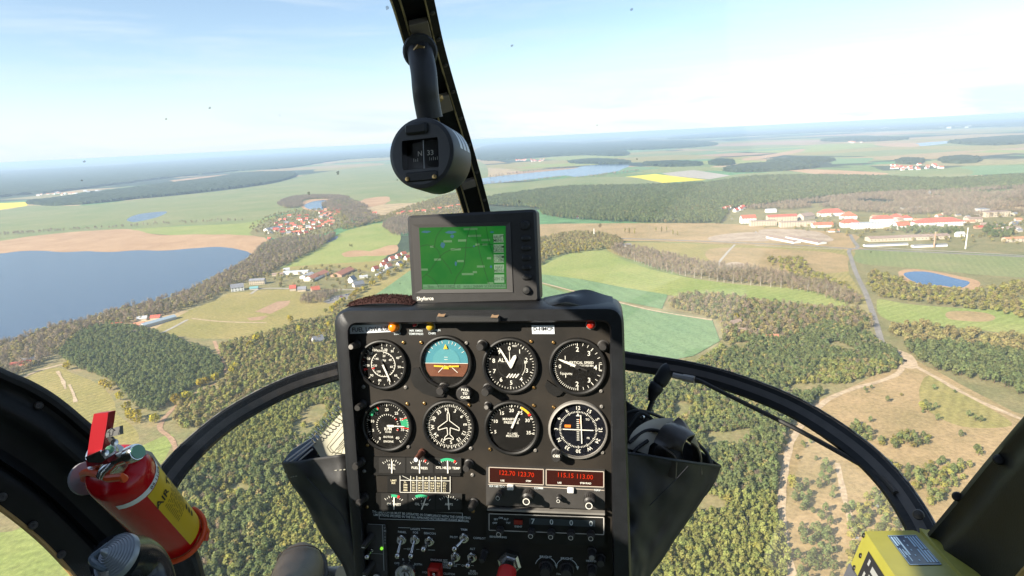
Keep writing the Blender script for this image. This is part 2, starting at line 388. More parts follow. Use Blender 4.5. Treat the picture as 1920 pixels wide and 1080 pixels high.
sheet('village_green', [(470,440),(490,420),(540,400),(600,392),(650,390),(660,405),(640,425),(600,440),(560,447),(510,446)], M_MOSS, jit=6)
sheet('pond_shore', [(563,381),(580,374),(600,373),(622,374),(618,392),(600,396),(572,393)], M_REED, jit=2)
sheet('village_pond', [(571,384),(585,378),(600,375.5),(613,376),(611,391),(590,393),(575,390)], M_POND)
sheet('mill_pond', [(597,459),(605,450),(618,446),(633,443),(630,449),(612,456)], M_LAKE)
sheet('farm_grassland', [(270,640),(340,592),(440,547),(520,505),(700,490),(775,485),(765,520),(690,570),(640,606),(520,645),(400,655)], M_OLIVE, jit=5)
sheet('farm_yard', [(430,548),(470,525),(520,512),(580,506),(650,502),(700,508),(752,478),(770,500),(720,520),(680,545),(620,560),(545,545),(490,546)], M_MOSS, jit=4)
sheet('olive_field', [(335,602),(380,585),(430,562),(484,545),(545,543),(520,560),(470,586),(454,600),(400,600)], M_OLIVE, False)
sheet('ploughed_strip', [(463,597),(503,592),(492,600),(470,602)], M_PLOUGH, False)
sheet('ploughed_strip', [(478,585),(520,566),(545,564),(540,573),(508,589)], M_PLOUGH, False)
sheet('olive_field', [(504,602),(560,571),(623,572),(645,570),(630,590),(590,606)], M_OLIVE, False)
sheet('olive_field', [(300,622),(345,601),(400,603),(498,607),(521,617),(482,633),(400,627),(330,628)], M_OLIVE, jit=3)
sheet('mixed_woodland_floor', [(-300,720),(60,690),(200,625),(300,630),(480,636),(540,610),(660,590),(900,640),(1000,700),(1000,1200),(560,1500),(-300,1300)], M_FLOOR, jit=5)
sheet('olive_field', [(30,712),(102,690),(134,699),(183,722),(214,750),(226,780),(246,800),(262,822),(250,850),(160,840),(20,800),(-60,760)], M_OLIVE, jit=3)
sheet('green_field', [(262,842),(322,815),(320,841),(300,872),(272,868)], M_PASTURE, jit=2)
sheet('green_field', [(-200,980),(0,1000),(60,985),(120,1040),(160,1100),(60,1200),(-200,1200)], M_PASTURE, jit=2)
# right-hand side
sheet('dry_grassland', [(900,430),(1011,420),(1290,418),(1420,420),(1600,430),(1600,470),(1300,455),(1100,452),(900,455)], M_TAN, jit=4)
sheet('sand_pit', [(1330,445),(1370,438),(1420,435),(1450,440),(1440,452),(1390,453),(1340,452)], M_SAND, jit=4)
sheet('sand_pit', [(1425,432),(1480,430),(1540,436),(1560,452),(1500,455),(1440,450)], M_SAND, jit=4)
sheet('town_ground', [(1350,395),(1480,385),(1640,378),(1920,395),(2050,400),(2050,478),(1920,478),(1620,465),(1600,440),(1400,422),(1345,418)], M_MOSS, jit=5)
sheet('olive_grassland', [(1160,455),(1400,460),(1592,470),(1610,520),(1620,570),(1500,545),(1380,525),(1240,500),(1150,475)], M_OLIVE, jit=4)
sheet('dry_grassland', [(1330,468),(1420,466),(1580,478),(1590,510),(1480,512),(1390,505),(1340,495)], M_TAN, jit=5)
sheet('sand_pit', [(1362,494),(1385,492),(1400,498),(1380,502),(1362,501)], M_SAND, jit=2)
sheet('pasture', [(985,505),(1011,500),(1070,476),(1133,471),(1167,487),(1222,506),(1300,523),(1389,534),(1500,543),(1575,558),(1582,575),(1480,572),(1330,562),(1250,553),(1167,539),(1083,523),(985,512)], M_PASTURE, jit=2)
sheet('wheat_field', [(985,511),(1083,523),(1167,539),(1252,553),(1241,580),(1153,563),(1069,543),(985,524)], M_TEAL, False)
sheet('wheat_field', [(650,600),(690,563),(735,532),(768,508),(1011,533),(1060,549),(1200,577),(1335,600),(1350,640),(1300,668),(1180,690),(900,690)], M_TEAL, False)
sheet('woodland_floor', [(1180,690),(1300,668),(1350,640),(1337,598),(1250,580),(1270,555),(1350,558),(1580,578),(1640,600),(1690,685),(1600,725),(1540,755),(1490,800),(1460,850),(1450,960),(1460,1300),(900,1300),(900,690)], M_FLOOR, jit=3)
sheet('scrub', [(1590,490),(1700,500),(2050,515),(2050,800),(1920,790),(1700,680),(1660,640),(1630,570)], M_MOSS, jit=4)
sheet('pasture', [(1604,476),(1633,468),(1920,481),(2050,487),(2050,525),(1920,521),(1830,515),(1700,502),(1613,494)], M_MEADOW, jit=3)
sheet('meadow', [(1645,562),(1700,570),(1800,578),(2000,592),(2000,630),(1800,616),(1665,600)], M_PASTURE, jit=5)
sheet('dry_patch', [(1780,583),(1830,585),(1870,595),(1850,602),(1790,596)], M_TAN, jit=16)
sheet('pond_shore', [(1684,512),(1720,505),(1790,517),(1838,530),(1815,545),(1760,540),(1710,535)], M_REED, jit=3)
sheet('pond', [(1694,514),(1735,510),(1793,523),(1818,530),(1800,541),(1765,536),(1725,534)], M_POND)
sheet('heath', [(1688,672),(1740,690),(1800,720),(1900,775),(2000,810),(2000,1000),(1920,1300),(1380,1300),(1440,1080),(1445,960),(1450,860),(1485,800),(1525,758),(1620,715)], M_TAN, jit=4)
sheet('grass_patch', [(1740,705),(1850,765),(1900,800),(1800,800),(1730,760)], M_OLIVE, jit=4)
sheet('sandy_junction', [(1655,640),(1680,655),(1710,668),(1720,690),(1695,690),(1675,672)], M_TRACK, jit=1)
sheet('lake', [(885,336),(911,331),(983,323),(1072,315),(1094,310),(1150,306),(1180,308),(1167,315),(1150,321),(1083,330),(1055,328),(975,337),(885,344)], M_POND, jit=5)
sheet('rapeseed_field', [(1172,330),(1228,324),(1325,336),(1233,342),(1214,336)], M_RAPE, False)
sheet('pale_field', [(1240,323),(1300,317),(1370,328),(1330,335),(1260,328)], M_CONC, False)
sheet('meadow', [(905,345),(980,340),(1060,333),(1170,330),(1215,336),(1233,344),(1060,350),(922,370)], M_MEADOW, jit=5)
sheet('wheat_field', [(1555,298),(1640,296),(1625,306),(1560,308)], M_TEAL, False)
sheet('wheat_field', [(1800,315),(1930,314),(1930,328),(1810,332)], M_TEAL, False)
sheet('meadow', [(1330,345),(1390,325),(1600,322),(1800,318),(1800,334),(1600,334),(1420,334)], M_MEADOW, jit=5)
sheet('dry_field', [(1470,318),(1540,318),(1660,325),(1640,329),(1560,329)], M_REED, jit=6)
sheet('dry_field', [(1395,296),(1450,288),(1505,279),(1500,285),(1440,295),(1400,300)], M_REED, jit=6)
sheet('marsh_water', [(1700,271),(1780,267),(1778,271),(1730,275)], M_POND)
sheet('dry_field', [(1640,270),(1710,269),(1720,276),(1660,275)], M_REED)
# roads and tracks
road('main_road', [(880,440),(1011,444),(1100,446),(1186,448),(1300,452),(1420,457),(1510,461),(1600,467),(1750,474),(1960,484)], 9, M_ASPH, 0.720)
road('concrete_path', [(1415,461),(1500,465),(1580,468)], 4, M_CONC, 0.738)
road('concrete_path', [(1625,464),(1700,468),(1800,473),(1960,482)], 5, M_CONC, 0.738)
road('country_road', [(1594,440),(1600,452),(1608,464),(1592,470),(1596,485),(1602,505),(1612,528),(1622,548),(1632,575),(1642,605),(1652,640),(1660,655)], 6.5, M_ASPH, 0.750)
road('concrete_path', [(1378,459),(1362,476),(1347,495),(1352,500)], 4.5, M_CONC, 0.738)
road('sandy_track', [(1690,672),(1720,690),(1760,712),(1800,735),(1850,760),(1905,783),(1960,805)], 4.5, M_TRACK, 0.756, wob=.4)
road('sandy_track', [(1695,675),(1685,700),(1650,716),(1600,730),(1550,752),(1510,790),(1484,830),(1472,880),(1466,940),(1468,1000),(1480,1060),(1492,1120)], 5.0, M_TRACK, 0.756, wob=.4)
road('sandy_track', [(1570,870),(1582,930),(1600,1000),(1610,1080)], 3.4, M_TRACK, 0.756, wob=.5)
road('field_path', [(985,526),(1011,530),(1069,545),(1153,566),(1230,584),(1335,601)], 4.0, M_TRACK, 0.732, wob=.3)
road('farm_road', [(470,552),(490,542),(545,542),(600,546),(640,544),(670,544)], 5, M_CONC, 0.738)
road('farm_track', [(300,627),(330,612),(352,600)], 5, M_CONC, 0.738)
road('farm_track', [(360,598),(420,604),(500,606)], 3, M_TRACK, 0.732)
road('field_edge_track', [(45,708),(70,697),(102,688),(118,684)], 5, M_TRACK, 0.732)
road('worn_wheel_track', [(108,697),(118,715),(123,730)], 3, M_TRACK, 0.732, wob=.6)
road('worn_wheel_track', [(130,722),(138,740),(142,755)], 3, M_TRACK, 0.732, wob=.6)
road('forest_ride', [(402,640),(415,675),(425,712),(400,722),(340,755),(300,800),(325,830),(345,900)], 4, M_PLOUGH, 0.726, wob=.5)

# ---- trees
M_BARK = mat('pine_bark', (.14,.085,.05), .9, var=.3, vscale=1.2)
M_PINE = mat('pine_needles', (.155,.195,.070), .8, col2=(.235,.255,.095), vscale=.5, rnd=.25, spec=.12, trans=.42)
M_PINE2 = mat('young_pine_needles', (.235,.26,.072), .8, col2=(.34,.335,.10), vscale=.5, rnd=.28, spec=.15, trans=.4)
M_LEAF = mat('fresh_leaves', (.26,.25,.06), .8, col2=(.37,.32,.085), vscale=.5, rnd=.25, spec=.15, trans=.4)
M_YELL = mat('yellow_blossom_leaves', (.34,.28,.02), .7, col2=(.44,.35,.04), vscale=.5, rnd=.2, spec=.15, trans=.4)
M_TWIG = mat('bare_twigs', (.27,.215,.14), .9, col2=(.36,.285,.19), vscale=.6, rnd=.25, spec=.1, trans=.3)
M_OLIV = mat('budding_twigs', (.28,.24,.095), .85, col2=(.37,.31,.12), vscale=.6, rnd=.25, spec=.1, trans=.35)
M_BIRCH = mat('birch_bark', (.48,.44,.38), .8, var=.3, vscale=2)
M_FORM = {'pine': M_PINE, 'young_pine': M_PINE2, 'leafy': M_LEAF, 'yellow': M_YELL, 'bare': M_TWIG, 'budding': M_OLIV, 'birch': M_TWIG, 'poplar': M_LEAF}
def make_tree(kind, rg):
    """returns (trunk MB, crown MB) of a tree about 1 unit = 1 m tall 13 m"""
    tr = MB(); cr = MB()
    spec = {  # height, crown centre, radii (xy, z), clumps, clump size
        'pine': (13, 7.6, 2.45, 5.2, 90, 1.0), 'young_pine': (9.5, 4.9, 2.0, 4.5, 66, .92), 'leafy': (11, 6.6, 3.6, 4.3, 90, 1.25), 'yellow': (10, 5.8, 3.9, 4.2, 100, 1.25),
        'bare': (13, 8.0, 3.6, 5.0, 110, 1.0), 'budding': (12, 7.2, 3.6, 4.8, 100, 1.1), 'birch': (16, 10.2, 2.3, 5.6, 80, .85), 'poplar': (17, 9, 1.9, 7.8, 90, 1.1)}[kind]
    H, cz, rx, rz, N, cs = spec
    bend = Vector((rg.uniform(-.4,.4), rg.uniform(-.4,.4), 0)); r0 = {'birch': .30, 'poplar': .26}.get(kind, .22)
    tr.tube([Vector((0,0,-.2)), bend*.3+Vector((0,0,H*.35)), bend+Vector((0,0,H*.7)), bend*1.1+Vector((0,0,H*.95))], r0, 5, rf=lambda t: r0*(1-.8*t)+.03)
    for k in range(5):
        a = rg.uniform(0, 6.28); h = H*rg.uniform(.42,.75); L_ = rx*rg.uniform(.6,.95)
        p = bend*.8+Vector((0,0,h)); tr.tube([p, p+Vector((math.cos(a)*L_*.5, math.sin(a)*L_*.5, L_*.3)), p+Vector((math.cos(a)*L_, math.sin(a)*L_, L_*.75))], .08, 4, rf=lambda t: .09*(1-.7*t))
    lumps = [(Vector((rg.gauss(0,1), rg.gauss(0,1), rg.gauss(0,1))).normalized(), rg.uniform(-.28,.28)) for _ in range(7)]
    thin = kind in ('bare', 'birch')
    for k in range(N):
        d = Vector((rg.gauss(0,1), rg.gauss(0,1), rg.gauss(.25,1))).normalized()
        rr = 1 + sum(w*max(0, d.dot(l))**3 for l, w in lumps); rr *= rg.uniform(.62, 1.05) if not thin else rg.uniform(.3, 1.05)
        taper = 1.0
        if kind in ('pine', 'young_pine'): taper = 1.12 - .35*max(0, d.z)
        if kind == 'poplar': taper = 1 - .4*max(0, d.z)
        c = bend + Vector((d.x*rx*rr*taper, d.y*rx*rr*taper, cz + d.z*rz*rr))
        nn = (d + Vector((rg.gauss(0,.45), rg.gauss(0,.45), rg.gauss(.25,.45)))).normalized(); a1 = nn.orthogonal().normalized(); a1.rotate(Matrix.Rotation(rg.uniform(0,6.28), 3, nn)); a2 = nn.cross(a1)
        s1 = cs*rg.uniform(.6,1.25); s2 = s1*(rg.uniform(.55,.95) if not thin else rg.uniform(.22,.42))
        cr.add([c-a1*s1, c-a2*s2+nn*.2*s1, c+a1*s1*.9, c+a2*s2+nn*.1*s1], [(0,1,2),(0,2,3)])
    if kind in ('pine', 'young_pine', 'budding', 'leafy'):
        for q in (tr, cr): q.v = [(x, y, z*.78) for x, y, z in q.v]
    return tr, cr
def merge_mesh(name, tr, cr, mt, mc):
    m = MB(); m.mi = 0; m.add(tr.v, tr.f); m.mi = 1; m.add(cr.v, cr.f); me = bpy.data.meshes.new(name)
    me.from_pydata(m.v, [], m.f); me.materials.append(mt); me.materials.append(mc); me.polygons.foreach_set('material_index', m.m)
    return bpy.data.objects.new(name, me)
NV = 5; TPL = {}; TREE_MESH = {}
for kind in M_FORM:
    TPL[kind] = []; TREE_MESH[kind] = []
    for k in range(NV):
        t, c = make_tree(kind, rng); mt = M_BIRCH if kind == 'birch' else M_BARK
        TPL[kind].append(merge_mesh('tree_'+kind, t, c, mt, M_FORM[kind]))
        ms = []
        for nm, b_, m_ in (('trunk', t, mt), ('crown', c, M_FORM[kind])):
            me = bpy.data.meshes.new(nm); me.from_pydata(b_.v, [], b_.f); me.materials.append(m_); ms.append(me)
        TREE_MESH[kind].append(ms)
def in_poly(xs, ys, poly):
    ins = np.zeros(len(xs), bool); n = len(poly); j = n-1
    for i in range(n):
        xi, yi = poly[i].x, poly[i].y; xj, yj = poly[j].x, poly[j].y
        c = ((yi > ys) != (yj > ys)) & (xs < (xj-xi)*(ys-yi)/(yj-yi+1e-12)+xi); ins ^= c; j = i
    return ins
def scatter(px, spacing, jit=.45, smooth=True, edge=6.0):
    poly = outline(px, smooth, edge) if not isinstance(px[0], Vector) else px
    xs = [p.x for p in poly]; ys = [p.y for p in poly]
    gx, gy = np.meshgrid(np.arange(min(xs), max(xs), spacing), np.arange(min(ys), max(ys), spacing))
    gx = gx.ravel() + nrng.uniform(-jit, jit, gx.size)*spacing; gy = gy.ravel() + nrng.uniform(-jit, jit, gy.size)*spacing
    k = in_poly(gx, gy, poly); return np.stack([gx[k], gy[k]], 1)
def cull(pts):
    """keep what lies inside the view (with a margin for a step aside)"""
    x, y = pts[:, 0], pts[:, 1]; fwd = np.array(ROT @ Vector((0,0,-1))); rt = np.array(ROT @ Vector((1,0,0))); up = np.array(ROT @ Vector((0,1,0)))
    q = np.stack([x, y, np.full(len(x), GZ+6.0)], 1); dz = q@fwd; sx = (q@rt)/np.maximum(dz, 1)*FPX; sy = (q@up)/np.maximum(dz, 1)*FPX
    return pts[(dz > 10) & (abs(sx) < 1040) & (sy > -640)]
def dens(pts, scale, lo, seed=0.0):
    """clumpy thinning by a smooth noise"""
    if len(pts) == 0: return pts
    v = np.array([mnoise.noise(Vector((p[0]*scale, p[1]*scale, seed))) for p in pts]); return pts[v > lo]
def gn_forest(name, label, cat, pts, kind, s0=.8, s1=1.25):
    """countless trees that read as one mass: instances on points"""
    if len(pts) == 0: return None
    me = bpy.data.meshes.new(name); me.from_pydata([(p[0], p[1], GZ) for p in pts], [], [])
    n = len(pts); a = me.attributes.new('scl', 'FLOAT', 'POINT'); a.data.foreach_set('value', nrng.uniform(s0, s1, n).astype(np.float32))
    a = me.attributes.new('rot', 'FLOAT', 'POINT'); a.data.foreach_set('value', nrng.uniform(0, 6.28, n).astype(np.float32))
    a = me.attributes.new('pick', 'INT', 'POINT'); a.data.foreach_set('value', nrng.integers(0, NV, n).astype(np.int32))
    o = bpy.data.objects.new(name, me); COL.objects.link(o); tag(o, label, cat, kind='stuff')
    ng = bpy.data.node_groups.new(name, 'GeometryNodeTree'); ng.interface.new_socket('Geometry', in_out='INPUT', socket_type='NodeSocketGeometry'); ng.interface.new_socket('Geometry', in_out='OUTPUT', socket_type='NodeSocketGeometry')
    N = ng.nodes; L = ng.links; gi = N.new('NodeGroupInput'); go = N.new('NodeGroupOutput'); ip = N.new('GeometryNodeInstanceOnPoints'); jg = N.new('GeometryNodeJoinGeometry')
    for t in TPL[kind]:
        oi = N.new('GeometryNodeObjectInfo'); oi.inputs['Object'].default_value = t; oi.inputs['As Instance'].default_value = True; L.new(oi.outputs['Geometry'], jg.inputs[0])
    def attr(nm, tp):
        q = N.new('GeometryNodeInputNamedAttribute'); q.data_type = tp; q.inputs['Name'].default_value = nm; return q.outputs['Attribute']
    cx = N.new('ShaderNodeCombineXYZ'); L.new(attr('rot', 'FLOAT'), cx.inputs['Z']); e2r = N.new('FunctionNodeEulerToRotation'); L.new(cx.outputs[0], e2r.inputs[0])
    ip.inputs['Pick Instance'].default_value = True
    L.new(gi.outputs[0], ip.inputs['Points']); L.new(jg.outputs[0], ip.inputs['Instance']); L.new(attr('pick', 'INT'), ip.inputs['Instance Index'])
    L.new(e2r.outputs[0], ip.inputs['Rotation']); L.new(attr('scl', 'FLOAT'), ip.inputs['Scale']); L.new(ip.outputs[0], go.inputs[0])
    md = o.modifiers.new('trees', 'NODES'); md.node_group = ng
    return o
def tree(name, kind, x, y, s, label, group, cat='tree', part='crown', z=GZ):
    r = empty(name, (x, y, z), label, cat, group); r.rotation_euler.z = rng.uniform(0, 6.28); r.scale = (s*rng.uniform(.92,1.08),)*2 + (s,)
    k = rng.randrange(NV)
    for nm, me in zip(('trunk', part), TREE_MESH[kind][k]):
        c = bpy.data.objects.new(nm, me); COL.objects.link(c); c.parent = r
    return r
def split_near(pts, n):
    d = pts[:, 0]**2 + pts[:, 1]**2; o = np.argsort(d); return pts[o[:n]], pts[o[n:]]
def visible(pts):
    """points not behind the console or the door frames (rough)"""
    out = []
    for p in pts:
        q = ROT.transposed() @ Vector((p[0], p[1], GZ+6)); sx = 960+q.x/-q.z*FPX; sy = 540-q.y/-q.z*FPX
        hid = (640 < sx < 1175 and sy > 590) or (sx < 380 and sy > 700+sx*.7) or (sy > 1075) or (sx > 1730 and sy > 985-(sx-1735)*1.13) or (1175 < sx < 1345 and sy > 880 and sx < 1345-(sy-880)*.7)
        if not hid and -20 < sx < 1940: out.append(p)
    return np.array(out) if out else np.zeros((0, 2))

# the big near forest on both sides of the console, in patches of different age
NEAR_R = [(900,705),(1170,712),(1290,690),(1352,652),(1400,635),(1470,640),(1540,612),(1600,618),(1655,648),(1688,688),(1600,716),(1535,748),(1492,792),(1462,840),(1452,960),(1455,1100),(1170,1110),(900,1110)]
pr = cull(scatter(NEAR_R, 2.75)); pr = dens(pr, .025, -.42, 1.0)
NEAR_L = [(340,1090),(330,900),(395,800),(470,745),(560,712),(660,690),(899,700),(899,1100)]
pl = cull(scatter(NEAR_L, 2.9)); pl = dens(pl, .025, -.38, 2.0)
def ybelow(pts, f):
    out = []
    for p in pts:
        q = ROT.transposed() @ Vector((p[0], p[1], GZ)); out.append(f(960+q.x/-q.z*FPX, 540-q.y/-q.z*FPX))
    return np.array(out, bool)
yr = ybelow(pr, lambda x, y: y > 925 + .05*(x-1300)); old_r, young_r = pr[~yr], pr[yr]
yl = np.array([mnoise.noise(Vector((p[0]*.012, p[1]*.012, 5.0))) > .05 for p in pl]); old_l, young_l = pl[~yl], pl[yl]
# individuals: the trees that show largest
yv = visible(young_r); n1, _ = split_near(yv, 150)
ov = visible(old_l); n2, _ = split_near(ov, 75); yv2 = visible(young_l); n3, _ = split_near(yv2, 75)
def minus(a, b):
    s = {(round(p[0], 3), round(p[1], 3)) for p in b}; return np.array([p for p in a if (round(p[0], 3), round(p[1], 3)) not in s]).reshape(-1, 2)
young_r = minus(young_r, n1); old_l = minus(old_l, n2); young_l = minus(young_l, n3)
def spot(p):
    q = ROT.transposed() @ Vector((p[0], p[1], GZ+4)); return 960+q.x/-q.z*FPX, 540-q.y/-q.z*FPX
for p in n1: tree('young_pine_tree', 'young_pine', p[0], p[1], rng.uniform(.45,.85), 'light green young pine '+(lambda x, y: 'beside the sandy track at the bottom' if x > 1410 else ('at the bottom edge right of the pouch' if y > 1010 else 'in the plantation just below the headset pouch tip'))(*spot(p)), 'young pines of the right-hand plantation')
for p in n2: tree('pine_tree', 'pine', p[0], p[1], rng.uniform(.4,.8), 'dark green pine in the near forest '+(lambda x, y: 'just left of the manual pouch' if x > 500 else 'right of the fire extinguisher')(*spot(p)), 'old pines of the left-hand forest')
for p in n3: tree('young_pine_tree', 'young_pine', p[0], p[1], rng.uniform(.45,.88), 'light green young pine in the near forest '+(lambda x, y: 'just left of the manual pouch' if x > 500 else 'right of the fire extinguisher')(*spot(p)), 'young pines of the left-hand forest')
def blend(pts, seed):
    v = np.array([mnoise.noise(Vector((p[0]*.011, p[1]*.011, seed)))+.5*mnoise.noise(Vector((p[0]*.04, p[1]*.04, seed+3))) for p in pts]); r_ = nrng.random(len(pts))
    k = np.where(r_ < .07, 2, np.where(r_ < .13, 3, np.where(v+nrng.normal(0,.25,len(pts)) > .18, 1, 0))); return [pts[k == i] for i in range(4)]
old_r, mid_r, bud_r, bare_r = blend(old_r, 11.0); old_l, mid_l, bud_l, bare_l = blend(old_l, 17.0)
gn_forest('young_pine_wood', 'lighter green pines in patches through the right-hand forest', 'forest', mid_r, 'young_pine', .35, 1.05)
gn_forest('young_pine_wood', 'lighter green pines in patches through the left-hand forest', 'forest', mid_l, 'young_pine', .35, 1.05)
gn_forest('budding_wood', 'olive budding trees scattered through the right-hand forest', 'forest', bud_r, 'budding', .3, .85)
gn_forest('budding_wood', 'olive budding trees scattered through the left-hand forest', 'forest', bud_l, 'budding', .3, .85)
gn_forest('bare_wood', 'brown bare trees scattered through the right-hand forest', 'forest', bare_r, 'bare', .35, .6)
gn_forest('bare_wood', 'brown bare trees scattered through the left-hand forest', 'forest', bare_l, 'bare', .35, .6)
gn_forest('pine_forest', 'dense dark green pine forest right of the console below the arch', 'forest', old_r, 'pine', .30, .95)
gn_forest('young_pine_plantation', 'lighter young pine plantation right of the console at the bottom', 'forest', young_r, 'young_pine', .35, 1.0)
gn_forest('pine_forest', 'mottled pine forest left of the console below the arch', 'forest', old_l, 'pine', .30, .95)
gn_forest('young_pine_plantation', 'lighter young pines mixed in the forest left of the console', 'forest', young_l, 'young_pine', .45, .88)
lf = dens(cull(scatter(NEAR_R, 17)), .03, .05, 9.0); gn_forest('birch_copse', 'fresh yellow green trees sprinkled through the right-hand forest', 'forest', lf, 'leafy', .5, .85)
lf = dens(cull(scatter(NEAR_L, 12)), .03, .0, 8.0); gn_forest('birch_copse', 'fresh yellow green trees sprinkled through the left-hand forest', 'forest', lf, 'leafy', .5, .85)
# left side of the view
WL = [(110,664),(171,619),(228,612),(310,632),(338,643),(395,664),(418,700),(367,728),(326,755),(285,776),(246,752),(212,719),(163,698)]
gn_forest('pine_forest', 'dark pine forest beside the olive field near the lake', 'forest', cull(scatter(WL, 3.8)), 'pine', .5, .9)
WM = [(410,655),(450,640),(520,622),(590,605),(660,596),(700,640),(660,700),(560,712),(470,742),(395,795),(330,800),(340,757),(425,715)]
wm = cull(scatter(WM, 5.2)); a, b, c = wm[0::3], wm[1::3], wm[2::3]
gn_forest('pine_wood', 'green pines in the mixed wood above the left arch', 'forest', a, 'young_pine', .8, 1.3)
gn_forest('budding_wood', 'olive budding trees in the mixed wood above the left arch', 'forest', np.concatenate([b, c[::2]]), 'budding', .55, .9)
gn_forest('leafy_wood', 'fresh green trees in the mixed wood above the left arch', 'forest', c[1::2], 'leafy', .55, .9)
WS = [(-60,735),(-60,662),(26,643),(89,621),(128,610),(170,601),(238,580),(272,574),(324,559),(375,538),(417,516),(451,499),(474,482),(500,458),(545,448),(600,446),(630,440),(600,466),(560,486),(520,506),(480,524),(440,538),(400,560),(350,580),(310,592),(240,606),(180,615),(120,655),(50,700)]
ws = cull(scatter(WS, 6.6))
gn_forest('shore_wood', 'bare brownish trees along the near lake shore', 'forest', ws[0::2], 'bare', .65, 1.1)
gn_forest('shore_wood', 'olive budding trees along the near lake shore', 'forest', ws[1::2], 'budding', .65, 1.05)
gn_forest('shore_wood', 'fresh green trees dotted along the near lake shore', 'forest', dens(cull(scatter(WS, 26)), .02, 0, 4), 'leafy', .7, 1.0)
EXTRA_L = [(520,640),(590,612),(650,598),(640,575),(690,552),(660,565),(610,596),(540,612)]
gn_forest('budding_wood', 'olive hedge trees between the farm fields and the console', 'forest', cull(scatter(EXTRA_L, 7)), 'budding', .6, .9)
gn_forest('bare_wood', 'bare trees beside the parking area of the farm', 'forest', cull(scatter([(560,563),(590,552),(640,548),(625,558),(600,570),(565,570)], 6)), 'bare', .6, .9)
# woods round the village and its pond
gn_forest('pond_wood', 'bare wood round the village pond', 'forest', cull(np.concatenate([scatter([(520,382),(550,370),(600,367),(650,370),(645,376),(600,373),(570,376),(565,388),(540,390)], 8), dens(scatter([(613,378),(650,372),(690,395),(700,415),(660,425),(645,400),(618,394)], 9, edge=30), .02, -.15, 1)])), 'bare', .7, 1.1)
gn_forest('pond_wood', 'greening trees mixed into the wood round the village pond', 'forest', cull(np.concatenate([scatter([(520,382),(550,370),(600,367),(650,370),(645,376),(600,373),(570,376),(565,388),(540,390)], 13, edge=30), scatter([(613,378),(650,372),(690,395),(720,412),(660,428),(640,402),(618,394)], 14, edge=40)])), 'budding', .6, 1.1)
gn_forest('village_trees', 'budding garden trees between the village roofs', 'forest', cull(np.concatenate([scatter([(470,425),(520,400),(580,393),(640,396),(655,415),(620,440),(560,448),(490,440)], 22), scatter([(640,425),(700,412),(760,390),(860,360),(900,370),(900,400),(760,420),(720,416),(650,432)], 11), scatter([(450,500),(520,512),(600,500),(700,503),(750,480),(770,500),(700,530),(640,545),(560,545),(500,530)], 26)])), 'budding', .6, 1.0)
gn_forest('village_trees', 'fresh green garden trees between the village roofs', 'forest', cull(np.concatenate([scatter([(470,425),(520,400),(580,393),(640,396),(655,415),(620,440),(560,448),(490,440)], 38), scatter([(640,425),(700,412),(760,390),(860,360),(900,370),(900,400),(760,420),(720,416),(650,432)], 24), scatter([(450,500),(520,512),(600,500),(700,503),(750,480),(770,500),(700,530),(640,545),(560,545),(500,530)], 40)])), 'leafy', .6, .95)
gn_forest('bare_wood', 'bare wood beside the display left of the console top', 'forest', cull(scatter([(720,420),(765,408),(765,440),(735,440)], 7)), 'bare', .7, 1.1)
# hedgerow across the meadow and others
def line_pts(px, step, spread, sub=8):
    q = [G(p[0], p[1]) for p in catmull(px, sub)]; out = []
    for a, b in zip(q[:-1], q[1:]):
        n = max(1, int((b-a).length/step))
        for k in range(n):
            p = a.lerp(b, k/n); out.append((p.x+nrng.normal(0, spread), p.y+nrng.normal(0, spread)))
    return np.array(out)
gn_forest('hedgerow', 'line of bare trees crossing the meadow beyond the reed bed', 'hedge', cull(np.concatenate([line_pts([(-60,450),(0,444),(110,436),(255,425),(340,419),(455,414)], 7, 9), line_pts([(0,446),(90,437),(140,432)], 6, 14)])), 'bare', .6, 1.0)
gn_forest('hedgerow', 'bare trees fringing the far lake', 'hedge', cull(np.concatenate([line_pts([(905,343),(975,340),(1055,331)], 7, 10), line_pts([(1083,333),(1120,329),(1160,323),(1200,318)], 6, 22), line_pts([(915,330),(1000,320),(1080,312)], 9, 14)])), 'bare', .8, 1.2)
# right side of the view
F2 = [(905,373),(983,360),(1067,351),(1205,348),(1330,343),(1420,332),(1600,332),(1780,339),(1960,334),(1960,354),(1780,359),(1633,363),(1500,376),(1400,389),(1353,396),(1345,417),(1233,418),(1100,413),(1022,403),(1005,390),(905,384)]
gn_forest('pine_forest', 'wide dark pine forest between the town and the far lake', 'forest', cull(scatter(F2, 8.5)), 'pine', 1.0, 1.6)
gn_forest('budding_wood', 'paler budding trees mixed into the wide forest behind the town', 'forest', dens(cull(scatter(F2, 15)), .006, .12, 3), 'budding', .9, 1.3)
TW = [(1400,392),(1500,379),(1633,366),(1780,361),(1960,358),(1960,405),(1800,408),(1700,404),(1560,396),(1480,394)]
gn_forest('bare_wood', 'bare brownish wood behind the town roofs', 'forest', dens(cull(scatter(TW, 9)), .01, -.25, 6), 'bare', .8, 1.2)
gn_forest('town_trees', 'budding trees between the town buildings', 'forest', dens(cull(scatter([(1400,425),(1500,400),(1700,405),(1960,410),(1960,460),(1800,455),(1640,450),(1500,432)], 24)), .01, 0, 2), 'budding', .7, 1.0)
gn_forest('town_pines', 'dark pines standing in rows between the town buildings', 'forest', cull(np.concatenate([scatter([(1680,428),(1790,430),(1790,440),(1690,438)], 10), scatter([(1845,428),(1895,428),(1895,446),(1850,444)], 9), scatter([(1345,392),(1365,392),(1352,418),(1340,418)], 8)])), 'pine', .8, 1.2)
BR = [(1150,474),(1165,462),(1250,478),(1330,497),(1420,507),(1500,522),(1590,548),(1612,566),(1590,572),(1500,546),(1390,533),(1300,521),(1222,505)]
gn_forest('birch_belt', 'bare brownish belt of trees behind the pasture', 'forest', cull(scatter(BR, 7)), 'bare', .6, .95)
